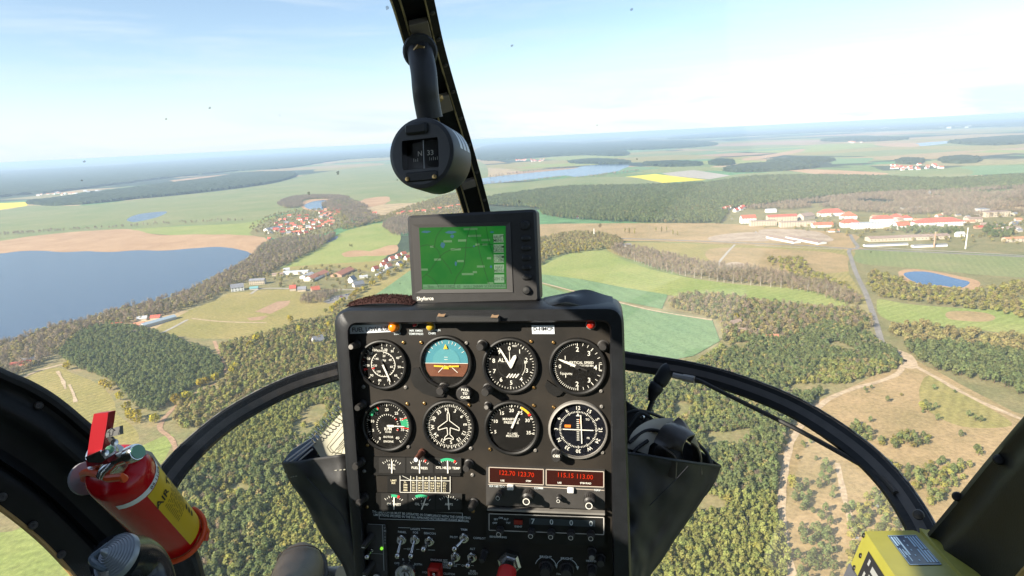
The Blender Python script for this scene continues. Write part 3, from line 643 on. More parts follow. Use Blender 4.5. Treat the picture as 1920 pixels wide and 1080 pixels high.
gn_forest('leafy_belt', 'fresh green trees in the belt behind the pasture', 'forest', cull(scatter([(1440,490),(1500,485),(1520,505),(1600,545),(1612,565),(1560,540),(1480,515)], 12)), 'leafy', .7, 1.0)
gn_forest('budding_wood', 'olive budding trees beside the display right of the console', 'forest', cull(scatter([(1005,455),(1050,440),(1100,436),(1160,446),(1168,465),(1140,468),(1090,472),(1040,482),(1005,498)], 8)), 'budding', .65, 1.0)
gn_forest('yellow_wood', 'yellow green trees beside the display right of the console', 'forest', cull(scatter([(1005,462),(1040,460),(1070,458),(1130,462),(1090,474),(1030,482),(1005,495)], 16)), 'yellow', .6, .95)
B2 = [(1255,578),(1280,556),(1350,556),(1480,574),(1570,580),(1628,592),(1640,615),(1600,620),(1540,612),(1470,640),(1400,635),(1360,650),(1340,602)]
b2 = cull(scatter(B2, 6.2))
gn_forest('budding_wood', 'olive budding wood between the pasture and the pine forest', 'forest', b2[0::2], 'budding', .6, .95)
gn_forest('young_pine_wood', 'pines scattered in the budding wood beside the wheat field', 'forest', b2[1::4], 'pine', .7, 1.0)
gn_forest('bare_wood', 'bare trees in the wood beside the wheat field', 'forest', b2[3::4], 'bare', .6, .9)
P1 = [(1632,512),(1690,524),(1722,537),(1765,542),(1815,546),(1860,538),(1960,530),(1960,600),(1860,586),(1760,574),(1700,566),(1640,552)]
p1 = cull(scatter(P1, 8))
gn_forest('leafy_wood', 'fresh green wood in front of the dark blue pond', 'forest', p1[0::2], 'leafy', .6, .95)
gn_forest('budding_wood', 'olive budding wood in front of the dark blue pond', 'forest', p1[1::2], 'budding', .6, .95)
P2 = [(1672,615),(1720,608),(1800,622),(1960,640),(1960,668),(1860,660),(1760,650),(1690,640)]
gn_forest('budding_wood', 'olive budding trees between road and right meadow', 'forest', cull(scatter(P2, 7)), 'budding', .6, 1.0)
P3 = [(1690,650),(1760,648),(1880,665),(1960,680),(1960,770),(1900,735),(1850,718),(1790,706),(1735,688)]
gn_forest('pine_forest', 'dark pine forest right of the sandy junction', 'forest', dens(cull(scatter(P3, 5.0)), .02, -.5, 4), 'pine', .75, 1.15)
P4 = [(1585,812),(1640,797),(1700,812),(1770,832),(1840,850),(1800,900),(1740,990),(1650,1100),(1600,1100),(1570,980),(1600,900),(1560,850)]
p4 = dens(cull(scatter(P4, 4.6)), .03, -.06, 7)
gn_forest('pine_wood', 'pine thicket beside the right door frame', 'forest', p4[0::3], 'pine', .5, .85)
gn_forest('young_pine_wood', 'yellow green young pines beside the right door frame', 'forest', p4[1::3], 'young_pine', .6, 1.0)
gn_forest('leafy_wood', 'fresh green saplings beside the right door frame', 'forest', p4[2::3], 'leafy', .4, .65)
P5 = [(1485,930),(1510,900),(1525,960),(1560,1060),(1560,1110),(1495,1110)]
gn_forest('pine_wood', 'pine clump between the two sandy tracks at the bottom', 'forest', dens(cull(scatter(P5, 4.6)), .04, -.1, 3), 'pine', .5, .85)
P6 = [(1530,868),(1555,860),(1560,900),(1545,925),(1525,915)]
# far woods: slabs of canopy with an uneven top
M_FARW = field_mat('far_canopy', (.030,.045,.022), (.055,.070,.032), patch=.02)
def canopy(px, label, step, h=15, name='distant_wood'):
    pts = scatter(px, step, .3, True, 10)
    poly = outline(px, True, 10); xs = [p.x for p in poly]; ys = [p.y for p in poly]; x0, y0 = min(xs), min(ys)
    nx = int((max(xs)-x0)/step)+2; ny = int((max(ys)-y0)/step)+2
    gx, gy = np.meshgrid(x0+np.arange(nx)*step, y0+np.arange(ny)*step, indexing='ij'); ins = in_poly(gx.ravel(), gy.ravel(), poly).reshape(nx, ny)
    mb = MB(); vi = {}
    def V(i, j, top):
        if (i, j, top) not in vi:
            q = mnoise.noise(Vector((i*.9, j*.9, 2.0))); vi[(i, j, top)] = len(mb.v)
            mb.v.append((gx[i, j]+nrng.uniform(-.3,.3)*step, gy[i, j]+nrng.uniform(-.3,.3)*step, GZ + (h*(1+.35*q)+nrng.uniform(-.18,.18)*h if top else 1.0)))
        return vi[(i, j, top)]
    def cell(i, j): return 0 <= i < nx-1 and 0 <= j < ny-1 and ins[i, j]
    for i in range(nx-1):
        for j in range(ny-1):
            if not ins[i, j]: continue
            mb.f.append((V(i,j,1), V(i+1,j,1), V(i+1,j+1,1), V(i,j+1,1))); mb.m.append(0)
            for (di, dj, a, b_) in ((-1,0,(i,j),(i,j+1)), (1,0,(i+1,j),(i+1,j+1)), (0,-1,(i,j),(i+1,j)), (0,1,(i,j+1),(i+1,j+1))):
                if not cell(i+di, j+dj): mb.f.append((V(*a,1), V(*b_,1), V(*b_,0), V(*a,0))); mb.m.append(0)
    if mb.f: tag(mb.build(name, M_FARW), label, 'forest', kind='stuff')
canopy([(49,386),(110,376),(213,360),(315,346),(383,337),(468,324),(541,324),(549,331),(511,342),(409,357),(315,368),(238,376),(153,386),(90,390)], 'long dark wood across the meadow behind the big lake', 16)
canopy([(-200,345),(0,330),(300,305),(500,288),(700,276),(760,275),(760,292),(640,300),(540,314),(440,321),(320,334),(200,350),(110,364),(0,376),(-200,400)], 'vast bluish forest on the left up to the horizon', 45, 17)
canopy([(900,273),(1000,264),(1100,270),(1170,283),(1160,291),(1080,290),(1000,294),(900,298)], 'far dark forest right of the compass', 40, 17)
canopy([(1360,316),(1420,308),(1522,310),(1520,316),(1440,322),(1365,322)], 'dark wood strip left of two in the far fields', 18)
canopy([(1436,303),(1500,298),(1555,300),(1548,305),(1480,307)], 'thin dark wood strip behind the larger one in the far fields', 20)
canopy([(1683,304),(1705,300),(1728,303),(1722,309),(1690,309)], 'small dark wood left of the far red village', 18)
canopy([(1763,302),(1800,298),(1830,302),(1826,309),(1780,309)], 'small dark wood right of the far red village', 18)
canopy([(1062,303),(1110,298),(1170,301),(1165,306),(1090,306)], 'dark wood behind the far lake', 25)
canopy([(1205,305),(1260,302),(1312,305),(1300,310),(1230,310)], 'dark wood behind the yellow field', 22)
canopy([(1330,304),(1350,299),(1372,303),(1366,309),(1335,309)], 'small round wood in the far fields', 20)
canopy([(1545,262),(1620,258),(1700,262),(1640,266),(1560,266)], 'thin far wood on the right below the horizon', 45, 18)
canopy([(1250,258),(1380,243),(1600,234),(1800,232),(1960,230),(1960,240),(1760,244),(1560,248),(1380,255)], 'bluish forest band on the right below the horizon', 90, 20)
canopy([(1100,268),(1200,262),(1300,262),(1340,270),(1260,276),(1160,279)], 'far forest below the white city blocks', 45, 17)
canopy([(1780,270),(1860,264),(1960,262),(1960,272),(1860,278)], 'far forest at the right edge', 40, 17)

# individually placed trees
for (x, y) in [(195,722),(208,728),(226,747),(240,768),(246,785),(258,788),(291,790),(331,757),(352,750),(375,722),(386,718),(405,713),(437,697),(444,690),(128,690),(562,622),(597,640),(545,600),(618,612),(607,625),(470,652),(482,640)]:
    g = G(x, y+4); tree('yellow_tree', 'yellow', g.x, g.y, rng.uniform(.9,1.25), 'yellow blossoming tree at the forest edges left of the console', 'yellow trees on the left')
for k, p in enumerate(line_pts([(615,588),(640,572),(662,556),(691,541),(719,521),(747,507),(772,490)], 9, 3, 6)):
    tree('roadside_tree', 'yellow' if k % 3 else 'leafy', p[0], p[1], rng.uniform(.75,1.05), 'yellow green tree in the avenue beside the wheat field', 'avenue trees left of the display')
for k, p in enumerate(line_pts([(1160,479),(1228,503),(1300,521),(1390,533),(1500,545),(1585,560)], 8.5, 1.2, 6)):
    tree('birch_tree', 'birch', p[0], p[1], rng.uniform(.85,1.1), 'pale-trunked bare tree in the long row behind the pasture', 'row of pale bare trees')
for (x, y, s) in [(1180,433,.9),(1172,432,.8),(1190,434,.9),(1230,430,.8),(1240,431,.9),(1250,429,.8),(1262,436,.8),(1270,437,.7)]:
    g = G(x, y+5); tree('poplar_tree', 'poplar', g.x, g.y, s, 'slender green tree standing in the dry grassland', 'slender trees in the dry grassland')
for (x, y, s) in [(1663,752,.5),(1621,730,.35),(1633,727,.35),(1625,735,.3),(1750,729,.45),(1733,762,.6),(1741,770,.55),(1753,765,.5),(1757,787,.5),(1815,780,.5),(1828,788,.5),(1838,790,.5),(1790,735,.3),(1631,790,.45),(1800,818,.5),(1730,773,.3),(1508,838,.35),(1520,830,.35),(1530,862,.35),(1472,832,.3),(1548,874,.6),(1542,885,.6),(1555,890,.6),(1540,900,.6),(1550,908,.6),(1535,915,.6),(1562,920,.4),(1495,860,.35),(1505,833,.35),(1546,960,.6),(1555,985,.6),(1540,975,.6),(1560,935,.5)]:
    g = G(x, y+3); tree('lone_pine_tree', 'pine', g.x, g.y, s*1.35, 'small dark green pine scattered on the sandy heath', 'pines scattered on the heath')
for (x, y, s) in [(1483,905,.8),(1487,915,.8),(1727,762,.7),(1731,768,.7),(1690,740,.4),(1380,598,1.0)]:
    g = G(x, y+3); tree('leafy_tree', 'leafy' if x != 1380 else 'yellow', g.x, g.y, s, 'fresh yellow green tree standing on the open heath' if x != 1380 else 'bright yellow tree beside the forest cottage', 'fresh green trees on the heath' if x != 1380 else None)

# ---- buildings
M_WALLW = mat('white_render', (.78,.76,.70), .9, var=.08, vscale=.6); M_WALLC = mat('cream_render', (.50,.42,.31), .9, var=.1, vscale=.6); M_WALLB = mat('brick_wall', (.42,.26,.17), .9, var=.15, vscale=.6)
M_WALLG = mat('grey_render', (.50,.46,.40), .9, var=.15, vscale=.5)
M_ROOFR = mat('red_tiles', (.44,.085,.05), .85, col2=(.50,.14,.08), vscale=.5, rnd=.12); M_ROOFO = mat('orange_tiles', (.42,.17,.09), .85, col2=(.48,.23,.13), vscale=.4, rnd=.12)
M_ROOFG = mat('grey_roof', (.20,.20,.215), .7, var=.15, vscale=.5, rnd=.15); M_ROOFW = mat('pale_metal_roof', (.42,.43,.44), .5, var=.08, vscale=.4); M_ROOFT = mat('rusty_roof', (.27,.195,.15), .9, var=.2, vscale=.3)
M_WIN = mat('house_window', (.04,.045,.055), .15)
def dirpx(x0, y0, x1, y1):
    a = G(x0, y0); b = G(x1, y1); return math.atan2(b.y-a.y, b.x-a.x)
def house(name, px, py, L_, W_, hw, hr, yaw, wall, roof, label, cat='house', group=None, windows=0, hip=0.0, chimney=True, flat=False):
    g = G(px, py); r = empty(name, (g.x, g.y, GZ), label, cat, group); r.rotation_euler.z = yaw
    a, b = L_/2, W_/2; w = MB(); w.mi = 0
    if flat or hip: w.box((0,0,hw/2-.5), (L_, W_, hw+1))
    else:
        w.add([(-a,-b,-1),(a,-b,-1),(a,b,-1),(-a,b,-1),(-a,-b,hw),(a,-b,hw),(a,b,hw),(-a,b,hw),(-a,0,hw+hr*.96),(a,0,hw+hr*.96)],
              [(0,1,5,4),(2,3,7,6),(1,2,6,9,5),(3,0,4,8,7),(4,5,9,8),(6,7,8,9)])
    w.build('wall', wall, r)
    f = MB(); o = .5
    if flat: f.box((0,0,hw+.35), (L_+.6, W_+.6, .4))
    else:
        i = hip*b; t = .3
        for sy in (-1, 1):
            e = [Vector((-a-o, sy*(b+o), hw-o*hr/b+.1)), Vector((a+o, sy*(b+o), hw-o*hr/b+.1)), Vector((a+o-i*2, 0, hw+hr+.1)), Vector((-a-o+i*2, 0, hw+hr+.1))]
            f.prism(e, (0,0,t))
        if hip:
            for sx in (-1, 1):
                f.prism([Vector((sx*(a+o), -b-o, hw-o*hr/b+.1)), Vector((sx*(a+o), b+o, hw-o*hr/b+.1)), Vector((sx*(a+o-2*i), 0, hw+hr+.1))], (0,0,t))
    rf = f.build('roof', roof, r)
    if chimney and not flat:
        c = MB(); c.box((a*.35, b*.2, hw+hr*.9), (.8,.8,2.2)); c.build('chimney', M_WALLB, rf)
    if windows:
        nw, ns = windows
        for s in range(ns):
            for k in range(nw):
                x = -a + L_*(k+.5)/nw; z = hw*(s+.55)/ns; sh = min(1.6, L_/nw*.55)
                for sy in (-1, 1):
                    q = MB(); q.box((x, sy*(b+.02), z), (sh, .12, min(1.7, hw/ns*.55))); q.build('window', M_WIN, r)
    return r
VG = 'houses of the lakeside village'
vill = [(627,394),(622,401),(614,407),(621,411),(602,417),(612,419),(621,423),(589,421),(599,427),(578,427),(585,427),(583,432),(565,430),(553,425),(562,427),(560,437),(542,439),(551,438),(563,440),(574,439),(538,423),(530,431),(520,432),(511,432),(518,421),(526,414),(535,413),(543,406),(561,406),(561,413),(576,412),(604,399),(609,403),(639,396),(629,404),(618,417),(606,423),(592,429),(570,434),(594,415),(633,397),(616,400),(625,417),(548,430),(570,421)]
for k in range(34):
    x = rng.uniform(505,640); vill.append((x, 436-(x-520)*.33+rng.uniform(-13,9)))
for k, (x, y) in enumerate(vill):
    rf = M_ROOFR if rng.random() < .68 else (M_ROOFO if rng.random() < .5 else M_ROOFG); wl = M_WALLW if rng.random() < .6 else M_WALLC
    nm = {id(M_ROOFR): 'red', id(M_ROOFO): 'orange', id(M_ROOFG): 'grey'}[id(rf)]
    house('village_house', x, y, rng.uniform(8,14), rng.uniform(7,9), rng.uniform(3,4.5), rng.uniform(3.5,5), rng.uniform(-.5,.9), wl, rf, nm+'-roofed house in the village beside the blue pond', 'house', VG+' with '+nm+' roofs')
house('long_barn', 511, 431, 52, 16, 5, 4.5, dirpx(497,433,527,427), M_WALLW, M_ROOFG, 'long grey-roofed barn at the lake end of the village', 'barn', chimney=False)
for k, (x, y, s) in enumerate([(703,402,0),(756,400,0),(770,399,0),(783,398,1),(795,397,0),(812,394,1),(824,392,0),(838,390,1),(846,388,0),(859,386,0),(868,385,1),(748,403,1)]):
    house('village_house', x, y, 14, 9, 4, 4.5, .2+rng.uniform(-.3,.3), M_WALLW, M_ROOFR if not s else M_ROOFO, ('red' if not s else 'orange')+'-roofed house in the row above the display', 'house', 'houses above the display with '+('red' if not s else 'orange')+' roofs')
# the farm and the houses near it
house('apartment_house', 484, 533, 26, 11, 8, 2.5, .05, M_WALLC, M_ROOFG, 'cream two-storey house with grey roof above the olive field', 'house', windows=(7,2))
house('villa', 446, 545, 20, 14, 7, 5, .4, M_WALLW, M_ROOFG, 'big white villa with grey roof among trees near the lake', 'house', windows=(4,2))
house('shed', 477, 543, 13, 9, 3, 2.5, .2, M_WALLG, mat('teal_roof', (.16,.33,.33), .6), 'small shed with teal roof beside the villa', 'shed', chimney=False)
house('long_barn', 556, 514, 46, 12, 5, 2, .02, M_WALLW, M_ROOFW, 'long white-roofed farm barn behind the red-roofed one', 'barn', chimney=False)
house('long_barn', 576, 520, 30, 11, 5, 2, dirpx(565,525,592,514), M_WALLW, M_ROOFW, 'shorter white-roofed barn touching the red-roofed barn', 'barn', chimney=False)
house('long_barn', 594, 521, 56, 18, 5, 4, dirpx(573,530,615,512), M_WALLW, M_ROOFO, 'largest farm barn with an orange-red roof', 'barn', chimney=False)
house('long_barn', 643, 514, 52, 22, 4, 4.5, dirpx(625,520,655,506), M_WALLB, M_ROOFO, 'second orange-roofed barn beside the avenue', 'barn', chimney=False)
house('cottage', 550, 545, 10, 9, 5, 4.5, .2, M_WALLC, M_ROOFR, 'small bright red-roofed cottage at the ploughed field', 'house')
house('cottage', 567, 546, 13, 9, 4, 4, .1, M_WALLC, M_ROOFG, 'grey-roofed cottage between two red-roofed ones', 'house')
house('cottage', 592, 548, 13, 10, 5, 5, .5, M_WALLC, M_ROOFR, 'orange-red cottage beside the bare trees of the farm', 'house')
house('gabled_house', 661, 530, 12, 11, 6, 6, 1.2, M_WALLW, M_ROOFG, 'white gabled house with dark grey roof beside the avenue', 'house', windows=(2,1))
house('gabled_house', 672, 537, 18, 10, 4, 5, .7, M_WALLG, M_ROOFG, 'grey-roofed house below the white gabled house', 'house')
for (x, y, nm) in [(723,495,'r'),(735,489,'r'),(719,500,'r'),(747,484,'r'),(704,508,'r'),(729,503,'o'),(757,480,'r'),(749,499,'g'),(764,487,'r')]:
    house('row_house', x, y, 11, 9, 4.5, 5, .9+rng.uniform(-.2,.2), M_WALLW, {'r': M_ROOFR, 'o': M_ROOFO, 'g': M_ROOFG}[nm], 'white house with '+{'r': 'red', 'o': 'orange', 'g': 'dark grey'}[nm]+' roof along the avenue left of the display', 'house', None if nm != 'r' else 'red-roofed avenue houses')
for k, (x, y) in enumerate([(707,517),(712,514),(717,511),(722,508),(726,506),(731,503)]):
    house('garden_hut', x, y, 5, 3.5, 2.6, .8, .6, M_WALLW, M_ROOFW, 'small white hut in the row behind the avenue', 'hut', 'white huts behind the avenue', chimney=False)
house('long_barn', 522, 517, 20, 9, 3.5, 2, .1, M_WALLC, M_ROOFT, 'low cream shed left of the white farm barn', 'shed', chimney=False)
house('low_shed', 682, 521, 14, 8, 3, 2, .2, M_WALLW, M_ROOFW, 'low white shed behind the white gabled house', 'shed', chimney=False)
house('pale_house', 538, 509, 11, 8, 4, 3, .3, M_WALLW, M_ROOFW, 'small white house left of the white farm barn', 'house')
house('long_shed', 298, 606, 46, 10, 4, 2.2, dirpx(275,612,325,598), M_WALLG, mat('blue_grey_roof', (.36,.43,.47), .5, var=.1), 'long blue-grey shed at the near lakeside pines', 'shed', chimney=False)
for (x, y, rm, lb) in [(262,612,M_ROOFO,'orange-roofed hut left of the long blue-grey shed'),(293,598,M_ROOFR,'red-roofed hut behind the long blue-grey shed'),(220,613,M_ROOFR,'red-roofed hut among the lakeside trees'),(249,628,M_ROOFT,'brown-roofed hut below the long blue-grey shed'),(268,600,M_ROOFW,'white-roofed hut behind the long blue-grey shed')]:
    house('hut', x, y, 13, 8, 3, 3, rng.uniform(0,.6), M_WALLC, rm, lb, 'hut', chimney=False)
for (x, y, lb) in [(34,690,'leftmost red-roofed house at the left edge by the olive field'),(48,688,'second red-roofed house at the left edge by the olive field'),(56,682,'dark house under trees at the left edge')]:
    house('edge_house', x, y, 13, 9, 3.5, 4, .4, M_WALLC, M_ROOFR if 'red' in lb else M_ROOFG, lb, 'house')
house('forest_house', 597, 645, 12, 10, 5.5, 5, .6, M_WALLW, M_ROOFG, 'white house with grey roof alone in the wood left of the console', 'house', windows=(2,1))
house('forest_cottage', 1379, 613, 13, 9, 4, 5, .3, M_WALLC, M_ROOFT, 'cream cottage with brown roof in the forest below the yellow tree', 'house')
house('forest_barn', 1400, 624, 26, 8, 3, 2.5, -.3, M_WALLB, M_ROOFT, 'long brown barn beside the forest cottage', 'barn', chimney=False)
house('forest_cottage', 1447, 640, 13, 9, 4, 4, 0, M_WALLW, M_ROOFO, 'small white cottage with orange roof in the forest', 'house')
house('forest_hut', 1442, 652, 7, 5, 2.6, 1.5, .3, M_WALLG, M_ROOFG, 'grey hut left of two below the orange-roofed cottage', 'hut', chimney=False)
house('forest_hut', 1463, 652, 6, 5, 2.6, 1.5, .3, M_WALLG, M_ROOFW, 'pale hut right of two below the orange-roofed cottage', 'hut', chimney=False)
house('roadside_inn', 1172, 463, 24, 10, 4, 3, -.05, M_WALLW, M_ROOFG, 'white building with dark roof at the main road', 'house', chimney=False)
house('forest_lodge', 1087, 409, 22, 9, 4.5, 3, 0, M_WALLW, M_ROOFR, 'white lodge with red roof at the edge of the wide forest', 'house')
# parked cars at the farm
sheet('parking_area', [(606,566),(628,555),(660,550),(668,555),(640,566),(615,570)], M_ASPH, False)
def car(x, y, yaw, m, lb):
    g = G(x, y); r = empty('parked_car', (g.x, g.y, GZ+.71), lb, 'car'); r.rotation_euler.z = yaw; b = MB(); b.bbox((0,0,.62), (4.2,1.75,.75), .25); b.build('body', m, r, smooth=True)
    c = MB(); c.add([(-1.4,-.78,.98),(1.1,-.78,.98),(1.1,.78,.98),(-1.4,.78,.98),(-1.0,-.62,1.5),(.5,-.62,1.5),(.5,.62,1.5),(-1.0,.62,1.5)], [(0,1,5,4),(1,2,6,5),(2,3,7,6),(3,0,4,7),(4,5,6,7)]); c.build('cabin', M_WIN, r)
    for sx in (-1.3,1.3):
        for sy in (-.85,.85): w = MB(); w.cyl((sx,sy-.1,.32), (sx,sy+.1,.32), .32, n=10); w.build('wheel', M_WIN, r)
for x, y, col, nm in ((621,564,(.6,.6,.6),'silver'),(629,561,(.75,.75,.73),'white'),(634,558,(.75,.74,.7),'bright white'),(640,557,(.45,.05,.04),'red'),(650,554,(.06,.12,.3),'blue'),(655,553,(.05,.05,.06),'black')):
    car(x, y, .4, mat('car_paint_'+nm.replace(' ', '_'), col, .3, coat=.5), nm+' car parked beside the avenue at the farm')
# the town
TY = -.05
def town(name, x, y, L_, W_, hw, hr, wall, roof, lb, cat='building', **k): return house(name, x, y, L_, W_, hw, hr, TY+k.pop('dy', 0), wall, roof, lb, cat, **k)
town('school_building', 1757, 424, 100, 22, 10, 8, M_WALLW, M_ROOFR, 'longest white town building with a bright red roof', windows=(18,3), hip=1.0, chimney=False)
town('apartment_block', 1557, 405, 60, 17, 9, 9, M_WALLW, M_ROOFR, 'white apartment block with red roof and three bays', windows=(9,2), hip=.8)
town('apartment_block', 1402, 418, 34, 18, 13, 7, M_WALLW, M_ROOFR, 'tall white block with red roof at the left end of the town', windows=(5,4))
town('barrack_block', 1430, 423, 60, 14, 12, .3, M_WALLC, M_ROOFT, 'long pale flat block left of two in front of the town', windows=(10,3), flat=True)
town('barrack_block', 1494, 425, 78, 14, 12, .3, M_WALLC, M_ROOFT, 'long tan flat block right of two in front of the town', windows=(13,3), flat=True)
town('apartment_block', 1465, 415, 70, 14, 13, 4, M_WALLC, M_ROOFR, 'cream block with red roof behind the flat blocks', windows=(11,3))
town('assembly_hall', 1510, 411, 40, 22, 9, 7, M_WALLC, M_ROOFT, 'big hall with brown gabled roof behind the flat blocks', dy=.5, chimney=False)
town('apartment_house', 1590, 411, 34, 18, 9, 9, M_WALLW, M_ROOFR, 'white house with rounded red roof above the crossroads', windows=(4,2), hip=.9)
town('apartment_house', 1592, 426, 36, 18, 11, 8, M_WALLW, M_ROOFR, 'white stepped house with red roof beside the town road', windows=(5,3), hip=.6)
town('row_building', 1541, 426, 44, 14, 6, 5, M_WALLW, M_ROOFR, 'low white building with red roof between flat blocks and town road', windows=(7,1))
town('pavilion', 1562, 435, 22, 12, 3.5, 2.5, M_WALLW, M_ROOFO, 'small white pavilion with orange roof near the crossroads')
town('apartment_block', 1640, 428, 96, 15, 13, .3, M_WALLW, M_ROOFW, 'long pale green and white flat apartment block', windows=(16,4), flat=True)
town('apartment_house', 1653, 417, 46, 16, 9, 7, M_WALLW, M_ROOFR, 'red-roofed house behind the long flat apartment block', hip=.8)
town('villa', 1679, 412, 26, 16, 7, 7, M_WALLW, M_ROOFR, 'red-roofed villa left of two behind the long school', hip=.8)
town('villa', 1698, 413, 22, 14, 6, 6, M_WALLW, M_ROOFR, 'red-roofed villa right of two behind the long school', hip=.8)
town('villa', 1690, 430, 26, 16, 9, 7, M_WALLW, M_ROOFR, 'white villa with two red gables in front of the school')
town('old_depot', 1700, 450, 150, 20, 7, 3, M_WALLC, M_ROOFT, 'very long derelict pale depot with brown roof', 'depot', windows=(22,1), chimney=False)
town('low_depot', 1660, 461, 78, 9, 3.5, 1, M_WALLW, M_ROOFG, 'low grey-roofed shed left of two along the main road', 'shed', chimney=False)
town('low_depot', 1742, 463, 60, 9, 4, 1, M_WALLW, M_ROOFG, 'low grey-roofed shed right of two along the main road', 'shed', chimney=False)
town('warehouse', 1468, 451, 80, 18, 4, 2, M_WALLW, M_ROOFT, 'brown-roofed warehouse left of two pointing at the main road', 'warehouse', dy=1.9, chimney=False)
town('warehouse', 1510, 452, 90, 20, 4, 2, M_WALLW, M_ROOFT, 'brown-roofed warehouse right of two pointing at the main road', 'warehouse', dy=1.9, chimney=False)
town('white_house', 1799, 444, 14, 10, 6, 4, M_WALLW, M_ROOFW, 'bright white house beside the tall thin chimney mast', windows=(3,2))
town('ruined_works', 1865, 407, 56, 20, 12, .3, M_WALLC, M_ROOFT, 'large grey derelict works on the right behind the town', windows=(9,2), flat=True)
town('ruined_works', 1840, 404, 22, 18, 15, .3, M_WALLG, M_ROOFG, 'narrow grey tower block beside the derelict works', windows=(3,3), flat=True)
town('yard_building', 1712, 393, 62, 12, 5, 2, M_WALLG, M_ROOFG, 'long grey shed with red end in the bare wood', chimney=False)
town('yard_building', 1825, 417, 30, 14, 8, 3, M_WALLC, M_ROOFT, 'cream house with brown roof right of the long school', windows=(4,2))
town('yard_building', 1858, 427, 40, 12, 5, 2, M_WALLC, M_ROOFT, 'cream low building right of the red shed')
town('yard_building', 1895, 433, 30, 12, 7, 2, M_WALLW, M_ROOFT, 'pale building behind the dark pines at the right edge', windows=(4,2))
town('yard_building', 1908, 453, 50, 12, 7, 2, M_WALLC, M_ROOFO, 'striped pale building with orange roof at the right edge', windows=(6,2))
town('red_shed', 1837, 429, 20, 10, 4, 2.5, M_WALLB, M_ROOFR, 'small red-roofed shed right of the long school')
town('villa', 1445, 398, 26, 16, 6, 4, M_WALLW, M_ROOFW, 'bright white domed hall at the forest edge', chimney=False)
for k in range(30):
    x = rng.uniform(1630,1915); y = 398+(x-1630)*.07+rng.uniform(-13,22); rm, nm = ((M_ROOFO,'orange'),(M_ROOFT,'brown'),(M_ROOFG,'grey'))[k % 3]
    house('town_house', x, y, rng.uniform(9,18), rng.uniform(7,10), rng.uniform(3,5), rng.uniform(2,4), rng.uniform(-.4,.4), M_WALLC if k % 2 else M_WALLG, rm, 'small '+nm+'-roofed house scattered between the trees of the town', 'house', 'small '+nm+'-roofed town houses', chimney=False)
for k, (x, y) in enumerate([(1355,395),(1362,393),(1371,391),(1380,397),(1388,394),(1392,391)]):
    house('hillside_house', x, y, 13, 11, 6, 5, .5, M_WALLW, M_ROOFR, 'white red-roofed house in the cluster at the forest edge left of the town', 'house', 'houses at the forest edge')
house('forest_house', 1309, 386, 12, 9, 5, 4, 0, M_WALLC, M_ROOFR, 'lone red-roofed house inside the wide forest', 'house')
def mast(name, x, y, h, r0, m, lb):
    g = G(x, y); r = empty(name, (g.x, g.y, GZ), lb, 'chimney'); b = MB(); b.lathe([(r0, -1), (r0*.6, h)], n=10); b.build('shaft', m, r); t = MB(); t.lathe([(r0*.75, h-.05), (r0*.75, h+.8)], n=10); t.build('cap', M_WALLG, r)
mast('tall_chimney', 1810, 467, 38, 1.1, M_WALLW, 'tall thin white chimney mast in the town'); mast('brick_chimney', 1751, 464, 28, 1.5, M_WALLB, 'brick red chimney beside the long depot')
mast('water_tower', 1114, 443, 18, 1.2, M_WALLW, 'slender white tower in the dry grassland')
# far villages and the white city blocks
for k in range(26):
    x = rng.uniform(1668,1768); y = 316 - (x-1668)*.03 + rng.uniform(-4,5); house('far_house', x, y, rng.uniform(12,20), 10, 5, 5, rng.uniform(-.5,.5), M_WALLW, M_ROOFR, 'red-roofed house in the far village on the right', 'house', 'houses of the far right village', chimney=False)
for k in range(20):
    x = rng.uniform(950,1022); house('far_house', x, 298+rng.uniform(-2,3), rng.uniform(14,22), 11, 5, 6, rng.uniform(-.5,.5), M_WALLW, M_ROOFR, 'red-roofed house in the village behind the far lake', 'house', 'houses behind the far lake', chimney=False)
for k in range(20):
    x = rng.uniform(70,195); house('far_house', x, 371-(x-70)*.09+rng.uniform(-2,3), rng.uniform(14,24), 11, 5, 5, rng.uniform(-.5,.5), M_WALLW, M_ROOFO if k % 2 else M_ROOFW, ('orange' if k % 2 else 'white')+'-roofed house in the far village left of the long wood', 'house', ('orange' if k % 2 else 'white')+'-roofed houses of the far left village', chimney=False)
for k in range(12):
    x = rng.uniform(1590,1625); house('far_house', x, 267+rng.uniform(-1.5,1.5), 26, 14, 6, 7, rng.uniform(-.5,.5), M_WALLW, M_ROOFO, 'tiny orange-roofed house in the hamlet near the right horizon', 'house', 'houses of the right hamlet', chimney=False)
for k, (x0, x1, y, n) in enumerate([(1038,1046,255,2),(1058,1086,256,8),(1104,1112,256,3),(1140,1182,256,7),(1236,1262,250,6),(1270,1282,248,3),(1292,1316,247,4),(1560,1700,243,8),(1720,1900,226,12),(1725,1830,243,8)]):
    for j in range(n):
        house('city_block', rng.uniform(x0, x1), y+rng.uniform(-1,1), rng.uniform(40,90), 16, rng.uniform(18,34), .3, rng.uniform(-.2,.2), M_WALLW, M_ROOFW, 'tiny white city block on the horizon '+['just right of the bow','in the group right of the bow','beside the densest white group','in the middle of the skyline','above the far forest right of centre','right of centre above the fields','at the right end of the white skyline','above the right hamlet','at the far right horizon','below the far right horizon'][k], 'building', 'white blocks on the horizon, cluster '+'abcdefghij'[k], flat=True)

